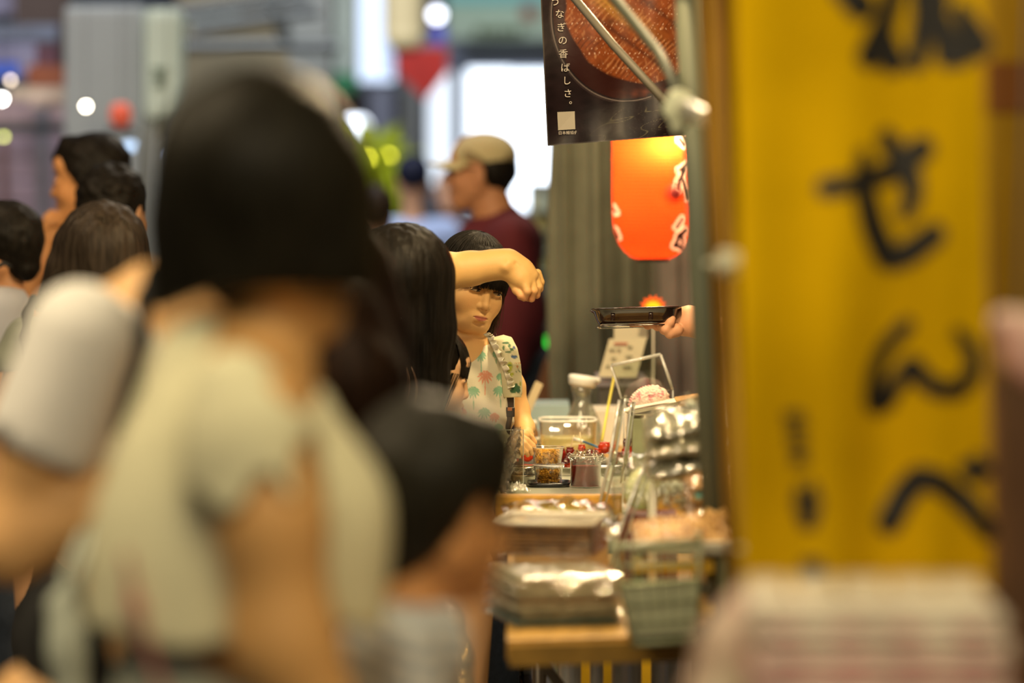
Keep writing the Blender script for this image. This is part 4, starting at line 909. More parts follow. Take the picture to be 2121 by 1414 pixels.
    for x in (xa+.015, xb-.005):
        for y in (6.62, 6.82): m = MB(); m.tube([(x+.01, y, ZT1), (x+.01, y, zr-.004)], .004, 8); m.build('leg', mat('plastic_white_clear'), o, True)
    for k, (cy, lb) in enumerate(((948, 'dark seaweed pack at the bottom of the leaning pile'), (905, 'dark seaweed pack in the middle of the leaning pile'), (866, 'dark seaweed pack on top of the leaning pile, crumpled'))):
        o = empty('seaweed_pack', W(1425, cy, 6.62), lb, 'snack pack', 'dark seaweed packs on the riser'); c = W(1430+k*-2, cy+8, 6.66); Rr = Rz(.0, .12, -.10-.02*k)
        pillow('seaweed', c, .142, .16, .026, Rr, mat('seaweed_%d' % k, ((.060, .065, .035), (.26, .24, .15), (.09, .09, .055))[k], .45, noise=.4, nscale=30, bump=.3, bscale=60), o, seed=31+k, amp=.06, power=8)
        pillow('wrapper', c+np.array((0, -.004, .001)), .158, .19, .032, Rr, film('wrapper_milky', (.95, .93, .8), .86, .14, bump=.4, bscale=40, gloss=.75, milk=.12), o, seed=41+k, amp=.10, power=7)
    # g) brown packs right
    for k, lb in enumerate(('amber brown snack pack under the others left of the yellow banner', 'amber brown snack pack with a teal print in the middle beside the yellow banner', 'amber brown snack pack on top beside the yellow banner')):
        o = empty('snack_pack', W(1490, 1055-k*26, 6.5), lb, 'snack pack', 'amber brown packs beside the banner'); c = W(1490, 1052-k*27, 6.52)
        pillow('contents', c, .115, .12, .020, Rz(.1, .05, -.03), mat('pack_amber', (.42, .20, .03), .4, noise=.45, nscale=40, bump=.4, bscale=60), o, seed=60+k, amp=.14, power=5)
        pillow('wrapper', c, .125, .13, .026, Rz(.1, .05, -.03), clear, o, seed=70+k, amp=.2, power=5)
        if k == 1: m = MB(); m.box(c+np.array((-.035, -.060, .004)), (.02, .002, .008)); m.build('print_patch', mat('teal_print', (.15, .45, .38), .5), o)
    m = MB(); zc = W(0, 1066, 6.52)[2]; m.box((W(1492, 0, 6.6)[0], 6.56, (ZT1+zc)/2), (.10, .09, zc-ZT1-.002), bev=.003); single(m, 'cardboard_box', mat('box_tan'), 'tan cardboard box behind the peanuts under the amber packs', 'box')
    # h) pale green radish in film, wine red box and white card
    Yr = 7.05; o = empty('wrapped_radish', W(1322, 1062, Yr), 'pale green-white radish in clear film on the near table', 'vegetable')
    m = MB(); zb = W(0, 1066, Yr)[2]; m.box((W(1325, 0, Yr)[0], Yr, (ZT1+zb)/2), (.08, .10, zb-ZT1), bev=.003); single(m, 'cardboard_box', mat('box_tan'), 'small tan box under the pale radish', 'box')
    m = MB(); m.lathe(W(1318, 1060, Yr), [(0, 0), (.018, .003), (.032, .02), (.036, .045), (.032, .066), (.020, .084), (.008, .094), (0, .097)], 26, tilt=(0, .35, 0)); m.build('root', mat('radish', (.70, .74, .42), .35, noise=.15, nscale=20, sss=.1), o, True)
    m = MB(); m.lathe(W(1322, 1066, Yr-.01), [(.026, 0), (.030, .004), (.026, .010)], 20); m.build('green_base', mat('leafgreen', (.10, .22, .06), .6), o, True)
    pillow('wrapper', W(1330, 1012, Yr-.01), .11, .13, .07, Rz(0, PI/2*.9, .15), clear, o, seed=80, amp=.10)
    Yb = 6.85; zb = W(0, 1112, Yb)[2]; zt = W(0, 1066, Yb)[2]; a, b = W(1296, 0, Yb)[0], W(1404, 0, Yb)[0]
    m = MB(); m.box(((a+b)/2, Yb+.05, (zt+ZT1)/2), (b-a, .10, zt-ZT1), bev=.003); o = m.build('wine_box', mat('box_wine', (.17, .022, .028), .4, noise=.3, nscale=30), None); tag(o, 'wine red snack box behind the white price card', 'box')
    m = MB(); p = W(1378, 1096, 6.55); m.box(p, (.058, .0015, .034), rx=-.25); o = m.build('card', mat('card_white', (.85, .80, .66), .5), None)
    t = empty('price_card', W(1378, 1114, 6.55), 'white price card stuck upright in front of the wine red box', 'card'); par(o, t)
    for k in range(3): m = MB(); m.box(p+np.array((0, -.0022, .008-k*.008)), (.040-.008*k, .0006, .003), rx=-.25); m.build('lettering', mat('card_ink', (.30, .26, .2), .7), t)
    m = MB(); q = W(1378, 1114, 6.55); m.tube([q, (q[0], q[1]+.012, .89)], .0012, 6); m.build('stem', mat('plastic_white_clear'), t)
    # i) twisted clear bags with glints
    for (x, y, Y, sx, sy, lb, sd) in ((1405, 1022, 6.9, .075, .07, 'twisted clear bag with a teal glint right of the radish', 91), (1458, 850, 6.7, .09, .05, 'thin clear crumpled bag lying on the seaweed packs', 92)):
        o = empty('clear_bag', W(x, y, Y), lb, 'bag'); pillow('film', W(x, y, Y), sx, sy, .03, Rz(.2, .9, .3), clear, o, seed=sd, amp=.35)
        bits('contents', 60, W(x, y, Y), (sx*.3, .012, sy*.25), .006, mat('pale_bits', (.62, .66, .55), .4), o, (1.2, .8, .5), sd)
    # j) acrylic dividers
    for (P, w_, Y, lb) in ((((1290, 828), (1268, 960), (1240, 1085)), .0075, 7.35, 'clear acrylic divider standing left, nearest the red jelly cup'), (((1312, 835), (1300, 930), (1290, 1000)), .005, 7.45, 'narrow clear acrylic divider with a red-brown reflection'), (((1352, 940), (1300, 1080), (1268, 1185)), .009, 6.75, 'clear acrylic divider leaning above the wire basket')):
        o = empty('acrylic_divider', W(P[-1][0], P[-1][1], Y), lb, 'divider'); Q_ = [W(x, y, Y) for x, y in P]; V = []
        for q in Q_: V += [q+np.array((-w_, 0, 0)), q+np.array((w_*1.3, .16, 0)), q+np.array((w_*1.3+.003, .16, 0)), q+np.array((-w_+.003, 0, 0))]
        Fs = [(i*4+k, i*4+(k+1) % 4, (i+1)*4+(k+1) % 4, (i+1)*4+k) for i in range(len(P)-1) for k in range(4)]; mk('sheet', V, Fs, ac, o, False)
        m = MB(); m.tube([q+np.array((-w_+.001, 0, 0)) for q in Q_], w_*.42, 6); m.build('polished_edge', film('edge_film', (.97, .97, .92), .75, .06, bump=.5, bscale=30, gloss=2.0, milk=.42), o, True)
        m = MB(); m.tube([q+np.array((w_*.9, .05, 0)) for q in Q_], w_*.26, 6); m.build('polished_edge', film('edge_film'), o, True)
        m = MB(); q = Q_[-1]; zb_ = ZT2 if q[1] > 7.5 else ZT1; m.tube([q, (q[0], q[1], ZT1)], .002, 6); m.build('foot_rod', mat('plastic_white_clear'), o)
build_near_goods()

def build_far_goods():
    clear = PLAS(); ac = film('acrylic')
    cup = film('cup_film', (1, 1, 1), .95, .06, bump=.05, bscale=20, gloss=1.3)
    def cup_at(x, base, Y, r_top, r_bot, h, lb, cont, fill, shape=(1.6, .7, .6), zb=None, liquid=None):
        c = W(x, base, Y); 
        if zb is not None: c[2] = zb
        R1, R0, H_ = m2(r_top, Y), m2(r_bot, Y), m2(h, Y); o = empty('plastic_cup', c, lb, 'cup', 'clear cups on the far table'); m = MB()
        m.lathe(c, [(0, .0005), (R0, .0005), (R0*1.01, .002), (R1*.98, H_-.004), (R1*1.04, H_-.003), (R1*1.04, H_), (R1*.97, H_), (R0*.97, .003), (0, .002)], 40); m.build('wall', cup, o, True)
        m = MB(); m.tube([c+np.array((R1*1.03*math.cos(a), R1*1.03*math.sin(a), H_-.001)) for a in np.linspace(0, 2*PI, 33)], .0009, 5); m.build('rim', mat('rim_clear', (.75, .70, .58), .15, spec=.7), o, True)
        if liquid:
            m = MB(); rr = R0*.96+(R1-R0)*fill; m.lathe(c, [(0, .0025), (R0*.955, .0025), (rr, H_*fill), (0, H_*fill)], 36); m.build('jelly', liquid, o, True)
        else:
            bits('snacks', 620, (c[0], c[1], c[2]+H_*fill*.5+.003), (R0*.64, R0*.64, H_*fill*.50), .0030, cont, o, (1.25, .9, .7), int(x+base), disc=True)
        return o
    yb = mat('fried_bits', (.85, .46, .03), .5, noise=.4, nscale=80)
    m = MB(); c = W(1137, 1014, 7.96); c[2] = ZT2+.007; m.ring(c, (.045, .05), [(.002, 0), (0, .006), (.003, .006), (.008, .001), (.044, .001)], 32, 5); single(m, 'black_tray', mat('tray_black', (.012, .012, .012), .2), 'small black tray under the two stacked snack cups', 'tray', smooth=True)
    cup_at(1136, 1009, 7.96, 31, 27, 40, 'clear cup of yellow fried bits, the lower of two stacked', yb, .62, zb=ZT2+.009)
    cup_at(1134, 975, 7.96, 34, 28, 36, 'clear cup of yellow fried bits, the upper of two stacked', yb, .72, zb=ZT2+.009+m2(40, 7.96))
    cup_at(1213, 1012, 7.93, 33, 31, 66, 'clear straight cup of dark red jelly beside the snack cups', None, .66, zb=ZT2+.004, liquid=mat('jelly_red', (.30, .012, .003), .4, spec=.1,  noise=.3, nscale=30))
    o = empty('clear_bag', W(1213, 946, 7.93), 'clear film covering the dark red jelly cup', 'bag'); pillow('film', W(1215, 948, 7.93), .075, .06, .014, Rz(.1, .1), clear, o, seed=7, amp=.45)
    # foil dish, lids
    foil = mat('foil', (.72, .72, .66), .22, metal=1., bump=.6, bscale=60)
    for (x, y, rx_, zz, lb) in ((1084, 996, 32, 0., 'shallow foil dish, lower of the nested pair left of the cups'), (1086, 980, 30, .016, 'shallow foil dish, upper of the nested pair left of the cups')):
        Y = 8.04; c = W(x, y, Y); c[2] = ZT2+.005+zz; R_ = m2(rx_, Y); o = empty('foil_dish', c, lb, 'dish', 'foil dishes'); m = MB(); m.lathe(c, [(0, 0), (R_*.86, 0), (R_*.9, .003), (R_, .015), (R_*1.05, .0155), (R_*.98, .013), (R_*.86, .003), (0, .002)], 40); m.build('dish', foil, o, True)
        m = MB(); m.tube([c+np.array((R_*1.03*math.cos(a), R_*1.03*math.sin(a), .0155)) for a in np.linspace(0, 2*PI, 41)], .0012, 6); m.build('rolled_rim', mat('foil_bright', (.85, .84, .75), .15, metal=1.), o, True)
    o = empty('crumpled_film', W(1075, 1012, 7.75), 'crumpled clear film lying in front of the foil dishes', 'film'); c = W(1072, 1012, 7.8); c[2] = ZT2+.010; pillow('film', c, .04, .05, .016, Rz(.3), film('milky_film', (1, 1, .92), .85, .12, bump=.9, bscale=70, gloss=1.6, milk=.25), o, seed=12, amp=.22)
    # left acrylic panel with hanging crinkled bag
    o = empty('acrylic_screen', W(1055, 1028, 7.82), 'clear acrylic panel standing at the table corner before the girl', 'panel'); a, b = W(1006, 890, 7.82), W(1084, 1030, 7.82); 
    m = MB(); m.box(((a[0]+b[0])/2, 7.82, (a[2]+ZT2)/2+.002), (b[0]-a[0], .003, a[2]-ZT2)); m.build('sheet', ac, o)
    m = MB(); m.tube([(b[0], 7.82, ZT2+.003), (b[0], 7.82, a[2]), (a[0], 7.82, a[2])], .0011, 6); m.build('polished_edge', film('edge_film'), o)
    m = MB(); m.tube([W(1038, 992, 7.82), W(1031, 1024, 7.82)], .0008, 5); m.build('scratch', mat('steel_dark'), o) if False else None
    o = empty('crinkled_bag', W(1050, 1030, 7.80), 'crinkled clear bag hanging over the acrylic panel', 'bag'); V = []; Q = []; pts = [(1073, 884, 5), (1066, 905, 14), (1060, 935, 16), (1050, 962, 18), (1044, 985, 15), (1043, 1008, 12), (1050, 1024, 12)]
    P = [W(x, y, 7.79) for x, y, r_ in pts]; N_ = 44; n2 = 18
    for j in range(N_):
        t = j/(N_-1)*(len(pts)-1); i = min(int(t), len(pts)-2); f = t-i; c = P[i]*(1-f)+P[i+1]*f; r_ = m2(pts[i][2]*(1-f)+pts[i+1][2]*f, 7.8)
        for k in range(n2):
            a_ = 2*PI*k/n2; q = r_*(1+.35*math.sin(k*2.7+j*.5)+.25*math.sin(j*1.7+k)); V.append(c+np.array((q*math.cos(a_)*.8, q*math.sin(a_)*.28-.006, .3*q*math.sin(k*1.9+j))))
    Q = [(j*n2+k, j*n2+(k+1) % n2, (j+1)*n2+(k+1) % n2, (j+1)*n2+k) for j in range(N_-1) for k in range(n2)]; mk('film', V, np.array(Q), film('crinkle_film', (1, .96, .86), .86, .10, bump=.9, bscale=90, gloss=1.8, milk=.10), o, True)
    # tray of candied fruit
    Yc = 8.35; zt = ZT2+.022; xa, xb = W(1062, 0, Yc)[0], W(1345, 0, Yc)[0]; o = empty('metal_tray', ((xa+xb)/2, Yc, ZT2), 'long bright metal tray holding the red candied fruit', 'tray')
    m = MB(); m.ring(((xa+xb)/2, Yc, ZT2+.004), ((xb-xa)/2, .14), [(.004, 0), (0, .016), (-.004, .0175), (.001, .0165), (.006, .004), (.12, .003)], 48, 9); m.build('pan', mat('tray_steel', (.66, .64, .56), .18, metal=1.), o, True)
    m = MB(); m.box(((xa+xb)/2, Yc, ZT2+.0055), (xb-xa-.02, .24, .001)); m.build('liner', mat('tray_liner', (.75, .72, .55), .3), o)
    red = mat('candied_red', (.20, .008, .004), .14, coat=.6, noise=.3, nscale=60, bump=.15, bscale=200); red2 = mat('candied_scarlet', (.50, .035, .004), .16, coat=.5, noise=.3, nscale=40); dark = mat('candied_dark', (.10, .006, .006), .2, coat=.8)
    first = None
    spots = [(1092, 945, 13, 'o', 1), (1104, 938, 12, 'r', 0), (1128, 938, 12, 'r', 0), (1146, 952, 9, 'o', 0), (1160, 940, 13, 'r', 0), (1172, 950, 12, 'd', 0), (1181, 934, 9, 'r', 1), (1177, 963, 9, 'o', 0), (1205, 928, 8, 'o', 1), (1222, 938, 8, 'r', 0), (1238, 936, 8, 'o', 0), (1253, 927, 14, 'o', 0), (1303, 936, 15, 'o', 1), (1300, 917, 10, 'd', 1), (1282, 945, 10, 'r', 0), (1325, 948, 10, 'o', 0), (1336, 938, 9, 'r', 1), (1272, 955, 8, 'r', 0)]
    names = {'o': 'scarlet', 'r': 'deep red', 'd': 'dark wine red'}
    wheres = ['by the girl\'s fingertips', 'just right of the girl\'s fingertips', 'alone above the stacked cups', 'low behind the upper cup', 'with frilly top, right of the cups', 'squashed under the frilly one', 'with a tall pick, left of the jelly cup', 'low at the edge beside the jelly cup', 'with a pick, above the jelly cup', 'small, behind the jelly cup film', 'small, second behind the jelly cup film', 'large, left of the acrylic divider', 'large, right of the acrylic divider', 'on top of the large one right of the divider', 'half hidden by the acrylic divider', 'at the tray\'s right end', 'furthest right with a pick', 'low beside the divider']
    for k, (x, y, r_, t, pick) in enumerate(spots):
        Y = 8.30+.012*(k % 4); c = W(x, y, Y); R_ = m2(r_, Y); o = empty('candied_fruit', c-np.array((0, 0, R_)), '%s candied fruit %s' % (names[t], wheres[k]), 'fruit', 'candied red fruit on the metal tray'); mt = {'o': red2, 'r': red, 'd': dark}[t]
        V = []; n1, n3 = 14, 28
        for i in range(n1+1):
            a = PI*i/n1
            for j in range(n3):
                b_ = 2*PI*j/n3; q = R_*(1+.07*math.sin(9*b_)*math.sin(a)+.05*math.sin(5*a+b_*3+k)); V.append(c+np.array((q*math.sin(a)*math.cos(b_), q*math.sin(a)*math.sin(b_), q*math.cos(a)*.85)))
        mk('flesh', V, np.array([(i*n3+j, i*n3+(j+1) % n3, (i+1)*n3+(j+1) % n3, (i+1)*n3+j) for i in range(n1) for j in range(n3)])[:, ::-1], mt, o, True)
        m = MB()
        for j in range(16): a = 2*PI*j/16; p = c+np.array((R_*.62*math.cos(a), R_*.62*math.sin(a), R_*.62)); m.tube([p, p+np.array((math.cos(a)*.0025, math.sin(a)*.0025, .0030))], [.0014, .0004], 5)
        m.build('frill', mt, o, True)
        if pick:
            p = c+np.array((0, 0, R_*.3)); dx = (-.010, .008, .012, -.004, .016)[k % 5]; m = MB(); m.tube([p, p+np.array((dx, -.004, .032))], .0009, 6); m.build('pick', mat('pick_wood', (.80, .66, .40), .5), o, True)
    # clear tub of pale liquid, carafe, boxes
    Y = 8.72; c = W(1176, 950, Y); c[2] = ZT2+.001; o = empty('clear_tub', c, 'clear tub of pale yellow-green liquid behind the red fruit', 'tub'); hw = m2(58, Y); H_ = W(0, 868, Y)[2]-c[2]
    m = MB(); m.ring(c, (hw, .07), [(.004, 0), (.002, .004), (0, H_), (-.003, H_), (-.002, H_-.003), (.003, .004), (.04, .003)], 40, 5); m.build('wall', film('cup_film'), o, True)
    m = MB(); m.ring(c, (hw-.003, .067), [(.04, .004), (.003, .005), (.001, H_*.55), (.04, H_*.56), (.066, H_*.56)], 40, 5); m.build('liquid', mat('pale_liquid', (.62, .62, .26), .15), o, True)
    m = MB(); m.ring(c+np.array((0, 0, H_-.002)), (hw+.003, .073), [(0, 0), (-.001, .003), (.004, .004), (.006, .001)], 40, 5); m.build('rim', mat('rim_white', (.85, .84, .76), .25), o, True)
    Y = 9.0; c = W(1206, 932, Y); c[2] = ZT2+.001; o = empty('carafe', c, 'clear waisted carafe with a white spouted lid', 'carafe'); zt = W(0, 797, Y)[2]; H_ = zt-c[2]; u = m2(1, Y)
    m = MB(); m.lathe(c, [(0, .002), (40*u, .002), (42*u, .01), (40*u, H_*.38), (33*u, H_*.50), (23*u, H_*.66), (18*u, H_*.76), (19*u, H_*.86), (26*u, H_), (25*u, H_), (17*u, H_*.84), (16.5*u, H_*.76), (21*u, H_*.66), (38*u, H_*.38), (39*u, .012), (0, .006)], 36); m.build('glass', film('carafe_film', (.97, 1, .97), .93, .05, gloss=1.2, milk=.06), o, True)
    m = MB(); m.lathe(c+np.array((0, 0, H_)), [(27*u, -.002), (29*u, .004), (30*u, .012), (31*u, .018), (27*u, .022), (0, .023)], 36, tilt=(.0, .14, 0)); m.build('lid', mat('lid_white', (.86, .88, .84), .35), o, True)
    m = MB(); m.tube([c+np.array((26*u, 0, H_+.010)), c+np.array((38*u, 0, H_+.012))], [9*u, 3*u], 10); m.build('spout', mat('lid_white'), o, True)
    def box_on(name, x0, y0, x1, y1, Y, c_, lb, cat, d=.14, z0=None, rough=.5, bev=.003, e=None):
        a = W(x0, 0, Y)[0]; b = W(x1, 0, Y)[0]; zt = W(0, y0, Y)[2]; zb = ZT2+.001 if z0 is None else z0; m = MB(); m.box(((a+b)/2, Y+d/2, (zt+zb)/2), (b-a, d, zt-zb), bev=bev); return single(m, name, mat(name+'_%d' % x0, c_, rough, noise=.08, nscale=12), lb, cat)
    box_on('foam_box', 1222, 850, 1300, 0, 9.1, (.88, .84, .74), 'white foam box behind the clear tub', 'box', .2)
    box_on('plastic_tub', 1090, 838, 1180, 0, 9.3, (.34, .48, .52), 'pale blue plastic tub left of the carafe', 'tub', .2)
    cb = box_on('carton', 1242, 800, 1338, 0, 9.35, (.13, .115, .09), 'dark carton under the price signs', 'box', .2); m = MB(); c_, s_ = pbox(1236, 782, 1340, 801, 9.33, .24); m.box(c_, s_, bev=.003); m.build('lid', mat('lid_violet', (.30, .27, .30), .5), cb, False, 'grey-violet lid')
    # paper price signs
    for (P, Y, lb, pat) in ((((1262, 702), (1340, 698), (1318, 782), (1240, 780)), 9.3, 'large cream price sign leaning above the carafe', 1), (((1272, 672), (1340, 668), (1342, 700), (1272, 704)), 9.36, 'smaller cream price sign above the large one, under the black tray', 0)):
        o = empty('price_sign', W(*P[3], Y), lb, 'sign'); V = [W(x, y, Y) for x, y in P]; V += [q+np.array((0, .004, 0)) for q in V]; mk('sheet', V, [(0, 3, 2, 1), (4, 5, 6, 7), (0, 1, 5, 4), (1, 2, 6, 5), (2, 3, 7, 6), (3, 0, 4, 7)], mat('paper_cream', (.58, .53, .38), .7), o, False)
        if pat:
            for k, (x0, y0, ww) in enumerate(((1262, 722, 12), (1278, 722, 8), (1300, 716, 10), (1266, 740, 10), (1296, 736, 14), (1255, 756, 8), (1290, 758, 18))): m = MB(); c_, s_ = pbox(x0, y0, x0+ww, y0+5, Y-.004, .001); m.box(c_, s_, ry=.0); m.build('lettering', mat('sign_ink', (.27, .25, .17), .8), o)
            m = MB(); c_, s_ = pbox(1272, 709, 1300, 714, Y-.004, .001); m.box(c_, s_); m.build('lettering', mat('sign_red', (.45, .18, .12), .8), o)
        m = MB(); m.tube([W((P[2][0]+P[3][0])/2+8, P[2][1]-30, Y+.006), W((P[2][0]+P[3][0])/2+8, 790, Y+.006)], .003, 8); m.build('support', mat('steel_dark'), o)
    # flame-shaped price burst
    o = empty('price_burst', W(1353, 800, 9.3), 'small orange and yellow starburst card behind the black tray', 'card')
    def star(cx, cy, r0, r1, n, Y): 
        V = [W(cx, cy, Y)]+[W(cx+math.cos(2*PI*k/(2*n)+.1)*(r1 if k % 2 == 0 else r0), cy+math.sin(2*PI*k/(2*n)+.1)*(r1 if k % 2 == 0 else r0)*.9, Y) for k in range(2*n)]; return V, [(0, 1+(k+1) % (2*n), 1+k) for k in range(2*n)]
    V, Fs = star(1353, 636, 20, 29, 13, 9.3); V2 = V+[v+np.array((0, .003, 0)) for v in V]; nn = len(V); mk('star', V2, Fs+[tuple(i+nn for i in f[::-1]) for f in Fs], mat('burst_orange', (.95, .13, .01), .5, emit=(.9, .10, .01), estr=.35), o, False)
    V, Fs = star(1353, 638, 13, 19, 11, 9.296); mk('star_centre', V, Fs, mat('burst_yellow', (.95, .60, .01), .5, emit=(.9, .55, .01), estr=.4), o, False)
    m = MB(); m.tube([W(1353, 655, 9.305), W(1353, 790, 9.305), W(1353, 940, 9.305)], .002, 6); m.build('stick', mat('plastic_white_clear'), o)
    # pink speckled confection on a tray with stand
    Y = 8.25; zt = W(0, 846, Y)[2]; m = MB(); a, b = W(1300, 0, Y)[0], W(1452, 0, Y)[0]; m.box(((a+b)/2, Y+.05, (ZT2+zt)/2-.01), (b-a-.02, .14, zt-ZT2-.02), bev=.004); single(m, 'display_box', mat('display_green', (.34, .36, .20), .6, noise=.2, nscale=12), 'olive display box under the white confection tray', 'box')
    m = MB(); m.box(W(1428, 832, Y)+np.array((0, .05, 0)), (.055, .12, .016), ry=-.16, bev=.003); single(m, 'wooden_board', mat('board_wood', (.46, .27, .07), .5, noise=.2, nscale=20), 'small golden wooden board right of the pink confection', 'board')
    o = empty('white_tray', W(1345, 850, Y), 'white foam tray under the pink speckled confection', 'tray'); m = MB(); R_ = Matrix.Rotation(-.19, 3, 'Y'); m.ring(W(1352, 844, Y)+np.array((0, .03, 0)), (.062, .065), [(.006, -.003), (0, .004), (-.002, .005), (.003, .003), (.02, .001), (.058, .001)], 36, 5, R_); m.build('tray', mat('foam_white', (.86, .80, .66), .4), o, True)
    o = empty('pink_confection', W(1340, 838, Y), 'pink and white speckled domed confection on the foam tray', 'sweet'); c = W(1342, 812, Y)+np.array((0, .03, 0)); V = []; n1, n3 = 40, 60; Cc = []
    for i in range(n1+1):
        a = PI*.5*i/n1
        for j in range(n3):
            b_ = 2*PI*j/n3; q = np.array((math.sin(a)*math.cos(b_), math.sin(a)*math.sin(b_), math.cos(a))); V.append(c+q*np.array((.044, .038, .036))*(1+.03*math.sin(q[0]*40+q[2]*31)+.03*math.sin(q[1]*50))+np.array((.003*math.sin(a), 0, -.024-.0)))
    V = np.array(V); V[:, 2] += .18*(V[:, 0]-c[0]); sp = _noise(V.astype(np.float32), 260, 5)+.6*_noise(V.astype(np.float32), 600, 6); t = np.clip((sp-.25)*2.2, 0, 1)[:, None]; Cc = np.array((.86, .70, .60))*(1-t)+np.array((.70, .20, .24))*t
    mk('dome', V, np.array([(i*n3+j, (i+1)*n3+j, (i+1)*n3+(j+1) % n3, i*n3+(j+1) % n3) for i in range(n1) for j in range(n3)]), mat('confection', (1, 1, 1), .6, attr='Col', bump=.6, bscale=300), o, True, Cc)
    # acrylic stand behind the confection
    o = empty('acrylic_stand', W(1290, 845, 8.4), 'clear acrylic frame stand behind the pink confection', 'stand'); ed = film('edge_film'); Q_ = [W(x, y, 8.42) for x, y in ((1292, 840), (1266, 757), (1368, 734), (1394, 806))]
    for i, r_ in enumerate((.0028, .0042, .0036)): m = MB(); m.tube([Q_[i], Q_[i+1]], r_, 6); m.build('edge', ed, o, True)
    mk('sheet', Q_+[q+np.array((0, .003, 0)) for q in Q_], [(0, 3, 2, 1), (4, 5, 6, 7)], film('acrylic'), o, False)
    m = MB(); m.tube([Q_[3], (Q_[3][0], 8.42, ZT2)], .002, 6); m.tube([Q_[0], (Q_[0][0], 8.42, ZT2)], .002, 6); m.build('legs_rods', ed, o, True)
    # utensils
    m = MB(); m.tube([W(1247, 912, 8.6), W(1258, 850, 8.7), W(1272, 780, 8.8)], .0032, 8); single(m, 'straw', mat('straw_yellow', (.70, .62, .10), .4), 'yellow straw slanting up behind the clear tub', 'straw', smooth=True)
    o = empty('blue_brush', W(1225, 925, 8.42), 'blue-handled white brush lying across the metal tray', 'brush'); m = MB(); m.tube([W(1208, 914, 8.45), W(1232, 923, 8.42), W(1262, 938, 8.36)], .0024, 8); m.build('handle', mat('handle_blue', (.02, .14, .30), .3), o, True); m = MB(); m.tube([W(1188, 908, 8.48), W(1208, 914, 8.45)], [.004, .0034], 10); m.build('head', mat('rim_white'), o, True)
    o = empty('wooden_paddle', W(1100, 870, 9.15), 'pale wooden paddle standing beside the girl\'s arm', 'paddle'); m = MB(); m.box(W(1104, 822, 9.15), (.020, .006, .075), ry=.42, bev=.002); m.build('blade', mat('paddle_wood', (.62, .52, .32), .6), o); m = MB(); m.tube([W(1092, 850, 9.15), W(1072, 925, 9.15)], .004, 8); m.build('handle', mat('paddle_wood'), o, True)
    for (x, y, h_, c_, lb) in ((1107, 870, 40, (.25, .13, .05), 'small brown bottle left of the clear tub'), (1112, 905, 34, (.16, .16, .13), 'small dark jar left of the clear tub')):
        Y = 8.95-.2*(y > 900); c = W(x, 0, Y); c[2] = ZT2; R_ = m2(9, Y); H_ = W(0, y, Y)[2]-ZT2; o = empty('bottle', c, lb, 'bottle'); m = MB(); m.lathe(c, [(0, 0), (R_, 0), (R_, H_*.6), (R_*.5, H_*.75), (R_*.45, H_*.86)], 18); m.build('body', mat('bottle_%d' % x, c_, .2), o, True); m = MB(); m.lathe(c+np.array((0, 0, H_*.84)), [(R_*.6, 0), (R_*.6, H_*.16), (0, H_*.16)], 16); m.build('cap', mat('rim_white'), o, True)
build_far_goods()

